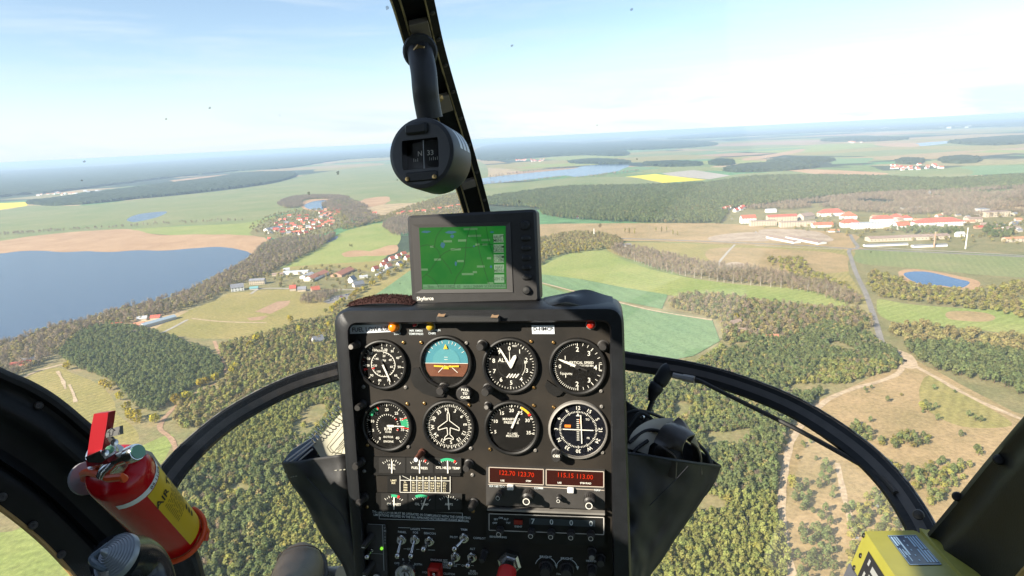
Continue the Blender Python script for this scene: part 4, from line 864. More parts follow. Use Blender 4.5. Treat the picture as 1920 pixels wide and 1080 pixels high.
# ================================================================== COCKPIT
rng = random.Random(21)
M_BLK = mat('black_paint', (.011,.0105,.010), .48, spec=.35, var=.35, vscale=30, bump=.08, bscale=900)
M_PANEL = mat('panel_crackle_paint', (.009,.008,.007), .55, spec=.35, col2=(.026,.021,.016), vscale=11, detail=8, bump=.15, bscale=1400)
M_DOOR = mat('black_door_moulding', (.006,.0065,.007), .5, var=.3, vscale=30, bump=.1, bscale=500, spec=.25)
M_VINYL = mat('black_vinyl', (.010,.011,.013), .42, spec=.4, var=.25, vscale=40, bump=.22, bscale=700)
M_RUB = mat('black_rubber', (.016,.016,.016), .6, bump=.1, bscale=500)
M_DIAL = mat('dial_black', (.013,.012,.011), .6)
M_WHITE = mat('dial_white', (.82,.80,.72), .6)
M_PRINT = mat('panel_print', (.62,.68,.70), .6)
M_RED = mat('dial_red', (.62,.03,.02), .5); M_GRN = mat('dial_green', (.03,.36,.17), .5); M_YEL = mat('dial_yellow', (.80,.50,.03), .5)
M_STEEL = mat('bright_steel', (.62,.61,.59), .22, 1.0, bump=.03, bscale=400); M_BRASS = mat('aged_brass', (.45,.30,.13), .35, 1.0, var=.2, vscale=60)
M_GREYM = mat('grey_metal', (.26,.245,.225), .5, .3, var=.15, vscale=30); M_KNOB = mat('knob_plastic', (.030,.028,.027), .45)
M_LABEL = mat('pale_label', (.62,.66,.70), .5); M_INK = mat('label_ink', (.015,.015,.02), .6)
def glass_mat(name, tint, refl):
    m = bpy.data.materials.new(name); m.use_nodes = True; nt = m.node_tree; n = nt.nodes; n.clear(); o = n.new('ShaderNodeOutputMaterial'); t = n.new('ShaderNodeBsdfTransparent'); g = n.new('ShaderNodeBsdfGlossy'); x = n.new('ShaderNodeMixShader')
    t.inputs[0].default_value = (*tint, 1); g.inputs['Roughness'].default_value = .02; fr = n.new('ShaderNodeFresnel'); fr.inputs[0].default_value = 1.25
    mu = n.new('ShaderNodeMath'); mu.operation = 'MULTIPLY'; mu.inputs[1].default_value = refl; nt.links.new(fr.outputs[0], mu.inputs[0])
    nt.links.new(mu.outputs[0], x.inputs[0]); nt.links.new(t.outputs[0], x.inputs[1]); nt.links.new(g.outputs[0], x.inputs[2]); nt.links.new(x.outputs[0], o.inputs[0])
    return m
M_GLASS = glass_mat('instrument_glass', (.97,.97,.97), .9)

PO = P(900, 840, .85)
PM = Matrix.Translation(PO) @ Matrix((PU, PV, PN)).transposed().to_4x4()
PMI = PM.inverted()
def UV(px, py, h=0.0):
    r = ray(px, py); t = (PO + PN*h).dot(PN)/r.dot(PN); return PMI @ (r*t)
def MPP(px, py): return -((ROT.transposed() @ (PM @ UV(px, py))).z)/FPX       # metres per photo pixel on the panel
CON = empty('instrument_console', label='black instrument console with eight round gauges and radios', cat='instrument panel', M=PM)

# ---- hood and face
def rquad(c, r, h, seg=6):
    """rounded quad through four pixel corners TL TR BR BL with corner radii r (px), on plane n = h"""
    out = []
    for i in range(4):
        p = np.array(c[i], float); a = np.array(c[i-1], float); b = np.array(c[(i+1) % 4], float)
        ua = (a-p)/np.linalg.norm(a-p); ub = (b-p)/np.linalg.norm(b-p); rr = r[i]
        for k in range(seg+1):
            t = k/seg; q = p + ua*rr*(1-t)**2 + ub*rr*t**2; out.append(UV(q[0], q[1], h))
    return out
LIP = .020
oc = [(625,579),(1169,575),(1186,1160),(672,1160)]; ic = [(653,608),(1143,603),(1150,1160),(694,1160)]
lo_ = rquad(oc, (34,30,4,4), LIP-.006); lo2 = rquad([(629,583),(1165,579),(1182,1156),(676,1156)], (32,28,4,4), LIP)
li2 = rquad([(650,605),(1146,600),(1153,1160),(691,1160)], (22,20,3,3), LIP); li_ = rquad(ic, (20,18,3,3), LIP-.005); lb = rquad(ic, (20,18,3,3), -.001)
fwd = Vector((0, math.sin(LEAN), -math.cos(LEAN)))
top = [p + fwd*.055 + Vector((0, -.002, 0)) for p in lo_]; back = [Vector((p.x*.92+.0, p.y-(.07 if p.y > .1 else 0), 0)) + fwd*.26 for p in lo_]
mb = MB(); rings = [lb, li_, li2, lo2, lo_, top, back]; n = len(lb)
mb.add([p for r_ in rings for p in r_], [(k*n+i, k*n+(i+1) % n, (k+1)*n+(i+1) % n, (k+1)*n+i) for k in range(len(rings)-1) for i in range(n)] + [tuple(range(6*n, 7*n))])
hood = mb.build('hood', M_VINYL, CON, smooth=True, autosm=50)
mb = MB(); mb.add(rquad(ic, (20,18,3,3), 0), [tuple(range(n))]); mb.build('face_plate', M_PANEL, CON)
# hump of the glare shield at the right, strip with old tape
mb = MB(); vs = []; NX, NY = 22, 8
a0, a1 = UV(1012,575,LIP-.006), UV(1150,574,LIP-.006)
for j in range(NY):
    for i in range(NX):
        s = i/(NX-1); t = j/(NY-1); p = a0.lerp(a1, s) + fwd*(.008+.050*t)
        hgt = .009*math.exp(-((s-.36)/.17)**2)*math.sin(math.pi*min(1, .25+t)) + .006*math.sin(math.pi*s)*t + .005*math.exp(-((s-.62)/.2)**2)*t
        vs.append(p + Vector((0, hgt-.0025, 0)))
mb.add(vs, [(j*NX+i, j*NX+i+1, (j+1)*NX+i+1, (j+1)*NX+i) for j in range(NY-1) for i in range(NX-1)]); mb.build('glare_shield_hump', M_VINYL, hood, smooth=True, autosm=80)
s_ = MPP(880,597)
mb = MB(); c = UV(878,598,LIP+.004); mb.bbox(c, (118*s_, 13*s_, .009), .003); st = mb.build('grab_strip', M_RUB, CON, smooth=True)
mb = MB()
for (x0, x1, y) in ((820,836,590),(920,936,592)):
    q = [UV(x0,y+3,LIP+.0095), UV(x1-3,y+3.5,LIP+.0095), UV(x1,y-2,LIP+.0095), UV(x0+8,y-1,LIP+.0095), UV(x0+3,y-3,LIP+.0095)]; mb.prism(q, (0,0,.0012))
mb.build('tape_remnant', mat('brown_tape', (.22,.14,.08), .8), st)
# ---- brown fleece pad on top left
pad = [(645,580),(652,575),(690,565),(735,557),(763,559),(769,567),(757,571),(700,576),(660,581)]
pp = [UV(x, y, LIP-.01) for x, y in pad]
mb = MB(); base = [p + Vector((0, .002, -.01)) for p in pp]; mb.prism(base, (0, .004, -.004))
pb = P(*(707,568), .83)
FL = empty('fleece_pad', pb, 'dark reddish brown fleece pad on the left of the console top', 'pad')
def towl(mb_, M): mb_.v = [tuple(M @ Vector(v)) for v in mb_.v]; return mb_
def rel(mb_, o): mb_.v = [tuple(Vector(v)-Vector(o)) for v in mb_.v]; return mb_
mb = MB(); NX, NY = 26, 7; vs = []
e0, e1 = UV(643,582,LIP-.012), UV(770,578,LIP-.012)
def padz(s, t): return (.0025 + .011*math.sin(math.pi*min(1, max(0, s*1.02)))**.7*math.sin(math.pi*(.12+.8*t)))
for j in range(NY):
    for i in range(NX):
        s = i/(NX-1); t = j/(NY-1); vs.append(e0.lerp(e1, s) + fwd*(.006+.050*t*(.5+.5*s)) + Vector((0, padz(s, t), 0)))
mb.add(vs, [(j*NX+i, j*NX+i+1, (j+1)*NX+i+1, (j+1)*NX+i) for j in range(NY-1) for i in range(NX-1)])
M_FUR = mat('brown_fleece', (.03,.014,.013), .9, col2=(.07,.036,.032), vscale=420, spec=.1, bump=.6, bscale=600)
rel(towl(mb, PM), pb).build('fleece_base', M_FUR, FL, smooth=True)
mb = MB()
for k in range(1500):
    s, t = rng.random(), rng.random(); p = e0.lerp(e1, s) + fwd*(.006+.050*t*(.5+.5*s)) + Vector((0, padz(s, t), 0))
    d = Vector((rng.gauss(0,.5), 1, rng.gauss(0,.5))).normalized()*rng.uniform(.0015,.0034); w = Vector((rng.gauss(0,1), 0, rng.gauss(0,1))).normalized()*.0006; mb.add([p-w, p+w, p+d], [(0,1,2)])
f = rel(towl(mb, PM), pb).build('fur', M_FUR, FL); f['kind'] = 'stuff'

# ---- little builders on the panel (panel coordinates)
def screw(px, py, m=None, r=3.6):
    c = UV(px, py); s = MPP(px, py); q = MB(); q.lathe([(r*s, -.0005), (r*s, .0012), (r*s*.7, .0022), (r*s*.45, .0024), (r*s*.3, .0014), (0, .0013)], c, (0,0,1), 12)
    return q.build('screw', m or (M_BRASS if rng.random() < .55 else M_GREYM), CON, smooth=True, origin=c)
def knob(px, py, rpx, h, name='knob', m=None, cap=None, n=20, base=1.25, parent=None, ridge=False, cone=.92):
    c = UV(px, py); s = MPP(px, py); r = rpx*s; q = MB(); q.lathe([(r*base, 0), (r*base, h*.16), (r, h*.2), (r*cone, h*.88), (r*cone*.86, h), (0, h)], c, (0,0,1), n)
    if ridge:
        for k in range(16):
            a = 2*math.pi*k/16; q.box(c+Vector((math.cos(a)*r, math.sin(a)*r, h*.55)), (r*.12, r*.12, h*.6))
    o = q.build(name, m or M_KNOB, parent or CON, smooth=True, origin=c)
    if cap:
        q = MB(); q.lathe([(r*cone*.8, h+.0002), (r*cone*.74, h+.0012), (0, h+.0013)], c, (0,0,1), n); q.build('cap', cap, o, smooth=True, origin=Vector((0,0,0))).location = -c
        o.children[0].location = Vector((0,0,0)) - c
    return o
def ptext(s, px, py, hpx, m=None, name='lettering', rot=0.0, h=.0006, sx=1.0, parent=None, slope=None):
    c = UV(px, py, h); k = MPP(px, py); q = MB(); text(q, s, 0, 0, hpx*k, rot=rot if slope is None else slope, sx=sx)
    q.v = [tuple(Vector(v)+c) for v in q.v]; return q.build(name, m or M_PRINT, parent or CON)
def plate(x0, y0, x1, y1, m, name, h=.0012, parent=None, corners=None, th=.001):
    cs = corners or [(x0,y0),(x1,y0),(x1,y1),(x0,y1)]; pts = [UV(x, y, h-th) for x, y in cs]; q = MB(); q.prism(pts, (0,0,th)); return q.build(name, m, parent or CON)
def bar(q, p0, p1, w, z):
    a = Vector((p0[0], p0[1], z)); b = Vector((p1[0], p1[1], z)); d = (b-a).normalized(); s = Vector((-d.y, d.x, 0))*w/2; q.add([a-s, b-s, b+s, a+s], [(0,1,2,3)])
def pol(a, r): a = RAD(a); return (r*math.sin(a), r*math.cos(a))
def ticks(q, angs, r0, r1, w, z=.0012):
    for a in angs: bar(q, pol(a, r0), pol(a, r1), w, z)
def arc(q, a0, a1, r0, r1, z=.001, n=24):
    vs = []
    for k in range(n+1):
        a = a0+(a1-a0)*k/n; vs += [(*pol(a, r0), z), (*pol(a, r1), z)]
    q.add(vs, [(2*k, 2*k+1, 2*k+3, 2*k+2) for k in range(n)])
def needle(q, a, L_, w, tail=.0, z=.0035, tip=.25):
    d = pol(a, 1); s = (d[1], -d[0])
    def pt(l, o): return (d[0]*l+s[0]*o, d[1]*l+s[1]*o, z)
    q.add([pt(-tail, -w*.4), pt(0, -w/2), pt(L_*.85, -w/2*.7), pt(L_, -w*tip/2), pt(L_, w*tip/2), pt(L_*.85, w/2*.7), pt(0, w/2), pt(-tail, w*.4)], [tuple(range(8))])
class Gauge:
    def __init__(s, name, px, py, rpx, inner=.86, dial=None, bez=None):
        s.c = UV(px, py); s.R = rpx*MPP(px, py); R = s.R; s.r = R*inner
        q = MB(); q.lathe([(R*1.0, -.001), (R, .0035), (R*.97, .0060), (R*.92, .0066), (R*inner*1.01, .0052), (R*inner, .0008), (R*inner*.98, .0003)], (0,0,0), (0,0,1), 48)
        q.f = [f for f in q.f if len(f) <= 4]; q.m = q.m[:len(q.f)]
        s.o = q.build(name, bez or M_BLK, CON, smooth=True); s.o.location = s.c
        q = MB(); q.lathe([(0, .0006), (R*inner*1.0, .0006)], (0,0,0), (0,0,1), 40); s.dial = q.build('dial', dial or M_DIAL, s.o)
        s.q = MB()
    def num(s, t, a, rr, size, radial=False): x, y = pol(a, s.r*rr); text(s.q, t, x, y, s.r*size, rot=-RAD(a) if radial else 0, z=.0012)
    def txt(s, t, x, y, size, sx=1.0): text(s.q, t, x*s.r, y*s.r, s.r*size, z=.0012, sx=sx)
    def done(s, glass=True):
        s.q.build('markings', M_WHITE, s.o)
        if glass:
            q = MB(); q.lathe([(s.r*1.0, .0046), (0, .0047)], (0,0,0), (0,0,1), 32); q.build('glass', M_GLASS, s.o)
    def extra(s, name, m, fn): q = MB(); fn(q); return q.build(name, m, s.o)
# airspeed
g = Gauge('airspeed_indicator', 719, 683, 48); r = g.r
for t, a in (('0',-2),('20',13),('30',36),('40',66),('50',98),('60',131),('70',163),('80',195),('90',228),('100',266),('110',290),('120',312),('150',330)): g.num(t, a, .76 if t != '20' else .70, .105); ticks(g.q, [a], r*.86, r*.97, r*.025)
ticks(g.q, [24,52,82,115,147,179,212,248,278,302,321], r*.91, r*.97, r*.02); arc(g.q, 2, 330, r*.545, r*.575, .0012, 48); ticks(g.q, range(5,330,13), r*.49, r*.56, r*.016)
for t, a in (('20',8),('40',58),('60',105),('80',155),('100',215),('120',262),('140',310)): g.num(t, a, .40, .095)
g.txt('KNOTS', -.02, .63, .10); g.txt('MPH', 0, .18, .10); g.done()
g.extra('red_line', M_RED, lambda q: (arc(q, 252, 258, r*.80, r*.97, .0014, 3), arc(q, 246, 252, r*.44, r*.58, .0014, 3))); g.extra('needle', M_WHITE, lambda q: needle(q, 157, r*.86, r*.085)); g.extra('needle_tail', M_KNOB, lambda q: needle(q, 335, r*.32, r*.10, z=.0033))
# attitude
g = Gauge('attitude_indicator', 837, 678, 51, inner=.88, bez=M_BLK); r = g.r
M_SKYB = mat('horizon_sky', (.06,.25,.31), .5); M_EARTH = mat('horizon_earth', (.16,.055,.025), .6)
def seg(q, y0, y1, R_, z, n=20):
    vs = []
    for k in range(n+1):
        y = y0+(y1-y0)*k/n; x = math.sqrt(max(0, R_*R_-y*y)); vs += [(-x, y, z), (x, y, z)]
    q.add(vs, [(2*k, 2*k+1, 2*k+3, 2*k+2) for k in range(n)])
g.extra('sky_half', M_SKYB, lambda q: seg(q, -r*.06, r*.93, r*.93, .0011)); g.extra('earth_half', M_EARTH, lambda q: seg(q, -r*.62, -r*.06, r*.93, .0011))
g.extra('inner_sky', mat('horizon_sky_inner', (.085,.29,.33), .5), lambda q: seg(q, -r*.06, r*.56, r*.58, .0014)); g.extra('inner_earth', mat('horizon_earth_inner', (.13,.042,.02), .6), lambda q: seg(q, -r*.55, -r*.06, r*.58, .0014))
ticks(g.q, [-60,-45,-30,-20,-10,10,20,30,45,60], r*.78, r*.90, r*.02, .0016); bar(g.q, (-r*.92, -r*.06), (r*.92, -r*.06), r*.02, .0016); bar(g.q, (-r*.35, -r*.45), (-r*.05, -r*.15), r*.025, .0018); bar(g.q, (r*.48, -r*.45), (r*.15, -r*.15), r*.025, .0018)
for y in (.1,.2): bar(g.q, (-r*.08, r*y), (r*.08, r*y), r*.015, .0018)
g.done()
g.extra('miniature_airplane', M_YEL, lambda q: (bar(q, (-r*.52, -r*.17), (-r*.10, -r*.19), r*.07, .0030), bar(q, (r*.10, -r*.19), (r*.55, -r*.17), r*.07, .0030), q.add([(-r*.13,-r*.30,.003),(r*.13,-r*.30,.003),(r*.06,-r*.16,.003),(-r*.06,-r*.16,.003)], [(0,1,2,3)])))
g.extra('bank_pointer', M_YEL, lambda q: q.add([(-r*.09, r*.55, .003), (r*.09, r*.55, .003), (0, r*.76, .003)], [(0,1,2)]))
q = MB(); c = UV(799, 722); ss = MPP(800,722)   # slipper-shaped mounting flange
fl = [UV(x, y, .0005) for x, y in ((775,690),(770,706),(778,724),(795,737),(815,743),(832,743),(838,730),(820,725),(803,715),(793,700),(787,688))]; q.prism(fl, (0,0,.0035)); q.build('mounting_flange', M_BLK, CON)
# altimeter
g = Gauge('altimeter', 957, 685, 54); r = g.r
for k in range(10): g.num(str(k), k*36-2, .70, .17)
ticks(g.q, [k*36 for k in range(10)], r*.84, r*.97, r*.03); ticks(g.q, [k*7.2 for k in range(50)], r*.90, r*.97, r*.018); g.txt('ALT', -.30, .22, .15); g.txt('FEET', .20, .80, .07); arc(g.q, 70, 130, r*.60, r*.62, .0012, 10)
g.txt('MB', .62, .12, .06)
for k in range(4): bar(g.q, (-r*.16+k*r*.12, -r*.50), (-r*.02+k*r*.12, -r*.34), r*.05, .0012)
g.done(); g.extra('long_needle', M_WHITE, lambda q: needle(q, 330, r*.84, r*.09, r*.1)); g.extra('short_needle', M_WHITE, lambda q: (needle(q, 28, r*.50, r*.20, 0, .0030, .1), needle(q, 358, r*.6, r*.03, 0, .0027)))
g.extra('inner_ring', mat('dial_ring', (.03,.028,.026), .5), lambda q: arc(q, 0, 360, r*.50, r*.53, .0011, 40))
# vertical speed
g = Gauge('vertical_speed_indicator', 1083, 687, 55); r = g.r
for t, a in (('2',0),('3',40),('4',92),('3',140),('2',182),('0',270),('1',306),('1',232)): g.num(t, a, .70 if t != '1' else .6, .19 if t in '234' else .15)
g.num('5', 248, .72, .09); g.txt('VERTICAL SPEED', .12, .16, .105, .92); g.txt('THOUSAND FT PER MIN', .16, .04, .075, .8); g.txt('UP', -.48, .18, .08); g.txt('DOWN', -.42, -.30, .085)
ticks(g.q, [0,40,140,180,270], r*.82, r*.96, r*.03); ticks(g.q, [185+5*k for k in range(35)], r*.87, r*.96, r*.02); ticks(g.q, [14,27,54,67,80,100,113,126,153,166], r*.85, r*.96, r*.02)
arc(g.q, 84, 98, r*.84, r*.865, .0012, 4); ticks(g.q, [84,98], r*.84, r*.97, r*.02); g.done()
g.extra('needle', M_WHITE, lambda q: needle(q, 292, r*.80, r*.10)); g.extra('needle_tail', M_KNOB, lambda q: (needle(q, 112, r*.40, r*.09, 0, .0033, .8), arc(q, 0, 360, 0, r*.10, .0038, 16)))
# rotor / engine rpm
g = Gauge('rotor_rpm_gauge', 727, 797, 50); r = g.r
for t, a in (('0',212),('5',250),('10',284),('15',318),('20',0),('25',38),('30',66),('35',104),('40',142)): g.num(t, a, .70, .12); ticks(g.q, [a], r*.84, r*.96, r*.03)
ticks(g.q, [212+6.2*k for k in range(47)], r*.90, r*.96, r*.016); ticks(g.q, [225+12*k for k in range(22)], r*.45, r*.51, r*.03); g.txt('RPM', .02, -.16, .13); g.txt('X100', .02, -.29, .09); g.txt('ROTOR', .02, -.52, .09); g.txt('ENGINE', .02, -.72, .09)
g.done(); g.extra('green_arc', M_GRN, lambda q: (arc(q, 70, 95, r*.62, r*.95, .0011, 8), arc(q, 300, 330, r*.78, r*.95, .0011, 8))); g.extra('red_line', M_RED, lambda q: (arc(q, 66, 69, r*.7, r*.97, .0015, 2), arc(q, 96, 99, r*.6, r*.97, .0015, 2), arc(q, 52, 58, r*.45, r*.53, .0015, 2), arc(q, 108, 116, r*.45, r*.53, .0015, 2), arc(q, 330, 334, r*.8, r*.95, .0015, 2)))
g.extra('needle', M_WHITE, lambda q: (needle(q, 91, r*.80, r*.07, r*.0), arc(q, 0, 360, 0, 0.0001, .003, 4), q.add([(r*.05,-r*.06,.004),(r*.32,-r*.06,.004),(r*.32,r*.05,.004),(r*.05,r*.05,.004)], [(0,1,2,3)])))
# directional gyro
g = Gauge('directional_gyro', 842, 798, 51); r = g.r
for t, a in (('N',-6),('3',24),('6',54),('E',84),('12',114),('15',144),('S',174),('21',204),('24',234),('W',264),('30',294),('33',324)): g.num(t, a, .72, .15, True)
ticks(g.q, [-6+5*k for k in range(72)], r*.84, r*.93, r*.02); ticks(g.q, [-6+10*k for k in range(36)], r*.84, r*.99, r*.03)
pl_ = [(0,.66),(.045,.52),(.05,.24),(.46,-.06),(.46,-.18),(.07,-.06),(.05,-.36),(.19,-.50),(.19,-.58),(0,-.52)]; pl_ = pl_ + [(-x, y) for x, y in pl_[::-1][1:-1]]
for k in range(len(pl_)): a, b = pl_[k], pl_[(k+1) % len(pl_)]; bar(g.q, (a[0]*r, a[1]*r), (b[0]*r, b[1]*r), r*.03, .0030)
g.done()
# manifold pressure
g = Gauge('manifold_pressure_gauge', 960, 801, 53); r = g.r
for t, a in (('5',254),('10',290),('15',326),('20',0),('25',30),('30',64),('35',106)): g.num(t, a, .72, .14); ticks(g.q, [a], r*.84, r*.96, r*.03)
ticks(g.q, [254+7.2*k for k in range(30)], r*.88, r*.96, r*.02); g.txt('MANIFOLD', -.02, .35, .10); g.txt('PRESSURE', -.02, .21, .10); g.txt('INCHES', .02, -.26, .085); g.txt('MERCURY', .02, -.36, .085); g.done()
g.extra('yellow_arc', M_YEL, lambda q: arc(q, 24, 50, r*.88, r*.99, .0014, 8)); g.extra('red_line', M_RED, lambda q: arc(q, 50, 56, r*.86, r*.99, .0015, 3)); g.extra('needle', M_WHITE, lambda q: needle(q, 24, r*.74, r*.08)); g.extra('needle_tail', M_KNOB, lambda q: needle(q, 204, r*.34, r*.06, 0, .0034))
# course deviation indicator
M_CDI = mat('navy_dial', (.010,.012,.022), .5); g = Gauge('course_deviation_indicator', 1084, 805, 56, bez=M_GREYM, inner=.93, dial=M_CDI); r = g.r
for t, a in (('12',0),('15',30),('S',60),('21',90),('24',120),('W',150),('30',180),('33',210),('N',240),('3',270),('6',300),('E',330)): g.num(t, a, .80, .13, True)
ticks(g.q, [5*k for k in range(72)], r*.62, r*.68, r*.018); ticks(g.q, [30*k for k in range(12)], r*.60, r*.70, r*.03); bar(g.q, (-r*.55, r*.02), (r*.55, 0), r*.035, .0032); bar(g.q, (r*.10, r*.55), (r*.13, -r*.50), r*.035, .0030)
for k in range(11): bar(g.q, (-r*.05, -r*.38+k*r*.075), (r*.04, -r*.38+k*r*.075), r*.025, .0015)
g.q.add([(-r*.07, r*.50, .002), (r*.07, r*.50, .002), (0, r*.60, .002)], [(0,1,2)]); g.txt('TO', .34, .38, .07); g.txt('FR', .36, -.30, .07); g.done()
g.extra('nav_flag', mat('orange_flag', (.85,.22,.02), .5), lambda q: (q.add([(-r*.48,r*.08,.002),(-r*.26,r*.08,.002),(-r*.26,r*.18,.002),(-r*.48,r*.18,.002)], [(0,1,2,3)]), q.add([(r*.06,r*.22,.002),(r*.12,r*.22,.002),(r*.12,r*.40,.002),(r*.06,r*.40,.002)], [(0,1,2,3)])))
# screws and knobs around the gauges
for x, y in ((682,725),(761,726),(757,642),(790,642),(875,643),(794,728),(996,640),(1038,642),(1001,726),(1127,733),(689,834),(766,837),(764,757),(796,756),(880,759),(883,840),(919,842),(1004,844),(1001,760),(1038,763),(1128,762),(1130,848),(683,883),(688,950),(886,890),(887,958)): screw(x, y)
screw(794, 728, M_STEEL, 5); screw(806, 722, M_GREYM, 2.5)
knob(670, 645, 6.5, .022, 'lamp_knob', cap=M_GREYM); knob(905, 646, 8, .020, 'lamp_knob'); knob(1131, 648, 9, .012, 'push_knob', cap=M_KNOB, cone=.8); knob(681, 757, 6.5, .022, 'lamp_knob')
knob(833, 726, 8, .024, 'adjust_knob', ridge=True); knob(916, 727, 8, .026, 'adjust_knob', ridge=True); knob(915, 759, 5.5, .012, 'adjust_knob', cap=M_GREYM)
o = knob(872, 735, 14, .012, 'cage_knob', base=1.02, cone=1.0)
for t, y in (('PULL',729),('TO',736),('CAGE',743)): ptext(t, 872, y+2, 4.6, M_WHITE, h=.0126)
knob(678, 864, 7, .024, 'lamp_knob'); knob(880, 868, 7, .022, 'lamp_knob'); knob(684, 931, 7, .024, 'lamp_knob', cap=M_KNOB); knob(889, 941, 7, .022, 'lamp_knob', cap=M_KNOB); knob(909, 1036, 6, .022, 'lamp_knob', cap=M_KNOB)
knob(792, 847, 5.5, .030, 'pull_knob', m=mat('brown_bakelite', (.10,.035,.022), .35), cap=M_LABEL); knob(1045, 849, 9, .020, 'bearing_knob', ridge=True); ptext('OBS', 1043, 855, 5, M_WHITE, h=.0206)
fl = [UV(x, y, .0004) for x, y in ((1026,712),(1022,722),(1028,734),(1040,742),(1050,740),(1058,732),(1040,722))]; q = MB(); q.prism(fl, (0,0,.004)); q.build('mounting_flange', M_BLK, CON)
# ---- warning lamps and stickers
def lamp(px, py, rpx, m, h=.008, name='warning_lamp'):
    c = UV(px, py); s = MPP(px, py); r = rpx*s; q = MB(); q.lathe([(r*1.22, 0), (r*1.22, .002), (r, .003)], c, (0,0,1), 20); o = q.build(name, M_GREYM, CON, smooth=True, origin=c)
    q = MB(); q.lathe([(r, .0028), (r*.97, h*.55), (r*.8, h*.85), (r*.45, h*.98), (0, h)], (0,0,0), (0,0,1), 20); q.build('lens', m, o, smooth=True, autosm=80)
lamp(741, 612, 10, mat('orange_lens', (.85,.22,.01), .2, coat=.5), .014); lamp(779, 608, 4, mat('dark_red_lens', (.30,.01,.01), .2)); lamp(808, 612, 7.5, mat('amber_lens', (.45,.28,.02), .2), .008); lamp(1108, 608, 8, mat('red_lens', (.55,.03,.015), .15, coat=.4), .009)
plate(0,0,0,0, M_LABEL, 'sticker', .0009, corners=[(656,610),(733,607),(735,622),(657,626)]); ptext('FUEL LOW 6,0L', 695, 617, 8, M_INK, h=.0014, slope=RAD(2.0), sx=.95)
plate(0,0,0,0, M_LABEL, 'sticker', .0009, corners=[(997,610),(1039,610),(1040,626),(998,626)]); ptext('D-HMCP', 1018, 616.5, 6.8, M_INK, h=.0014)
for t, x, y in (('FUEL',745,621),('LOW',745,626),('M/R XMSN',780,620),('TEMP/PRESS',780,626),('T/R XMSN',814,619),('CHIPS',810,625)): ptext(t, x, y, 3.8)
# ---- small engine gauges
SL = RAD(-.6)
def cluster(x0, y0, x1, y1, items, name):
    pl = plate(0,0,0,0, M_BLK, name, .004, corners=[(x0,y0),(x1,y0+3),(x1,y1+2),(x0,y1)], th=.004)
    for (cx, title, t2, ang, arcs, nums) in items:
        w = (x1-x0)/3*.46; k = MPP(cx, y1); c = UV(cx, y1-3, .0046)
        q = MB(); q.v = []; d = MB()
        f0 = [UV(cx-w, y0+3, .0042), UV(cx+w, y0+3, .0042), UV(cx+w, y1-2, .0042), UV(cx-w, y1-2, .0042)]; d.add(f0, [(0,1,2,3)]); d.build('dial', M_DIAL, pl)
        def at(a, rr): p = pol(a, rr*k); return (c.x+p[0], c.y+p[1])
        for i in range(9): a = -42+84*i/8; bar(q, at(a, 22), at(a, 26.5 if i % 2 == 0 else 24.5), .0006, .0048)
        text(q, title, c.x, c.y+9.0*k, 4.6*k, z=.0048, sx=.95)
        if t2: text(q, t2, c.x, c.y+15*k, 3.2*k, z=.0048)
        q.build('markings', M_WHITE, pl)
        for (m, a0, a1_) in arcs:
            q = MB(); vs = []
            for i in range(9): a = a0+(a1_-a0)*i/8; vs += [(*at(a, 23), .0049), (*at(a, 28), .0049)]
            q.add(vs, [(2*i, 2*i+1, 2*i+3, 2*i+2) for i in range(8)]); q.build('coloured_arc', m, pl)
        q = MB(); bar(q, at(ang, -1), at(ang, 23), .0016, .0056); q.build('needle', M_WHITE, pl)
cluster(703, 855, 864, 889, [(735,'FUEL','US GAL',3,[],0),(787,'FUEL PRESS','PSI',2,[(M_RED,24,30)],0),(840,'CYL HEAD TEMP','',0,[(M_GRN,-30,28),(M_RED,28,36)],0)], 'engine_gauge_cluster')
cluster(707, 922, 865, 957, [(739,'OIL PRESS','PSI',3,[(M_GRN,-10,16),(M_RED,17,26)],0),(791,'OIL TEMP','F',22,[(M_GRN,-26,26),(M_RED,27,32)],0),(842,'AMPS','',-2,[],0)], 'engine_gauge_cluster')
pl = plate(0,0,0,0, M_BLK, 'limit_placard', .0016, corners=[(727,889),(844,892),(844,925),(727,922)]); q = MB()
def tb(x, y): p = UV(x, y, .002); return (p.x, p.y)
for x in (750,770,781.5,793,804.5,816,827.5,844): bar(q, tb(x, 890), tb(x, 923), .0007, .002)
for y in (890,900.5,923): bar(q, tb(750, y), tb(844, y+1.2), .0007, .002)
bar(q, tb(750,890), tb(770,900), .0005, .002); q.build('ruled_lines', M_WHITE, pl)
q = MB(); c = UV(738,901,.002); k = MPP(738,901); text(q, 'LIMIT', c.x, c.y, 3.4*k, z=.002); text(q, 'M.P.', c.x, c.y-5*k, 3.4*k, z=.002)
for i, t in enumerate(('0','20','40','60','80','100')): c = UV(775.5+11.6*i, 896.5, .002); text(q, t, c.x, c.y, 3.6*k, z=.002)
for j, (y, row) in enumerate(((904,('S.L.','24.1','24.7','25.4','26.2','26.6','27.2')),(909,('2000','23.7','24.3','25.0','25.8','26.2','F.T.')),(914,('3000','23.5','24.1','24.8','25.4','F.T.','F.T.')),(919,('4000','23.3','24.0','24.6','F.T.','F.T.','F.T.')))):
    for i, t in enumerate(row): c = UV(760 if i == 0 else 775.5+11.6*(i-1), y+.4*i, .002); text(q, t, c.x, c.y, 3.3*k, z=.002, sx=.85)
q.build('lettering', mat('cream_print', (.80,.72,.50), .6), pl)
pl = plate(0,0,0,0, M_BLK, 'warning_placard', .0014, corners=[(711,957),(867,962),(867,978),(711,973)])
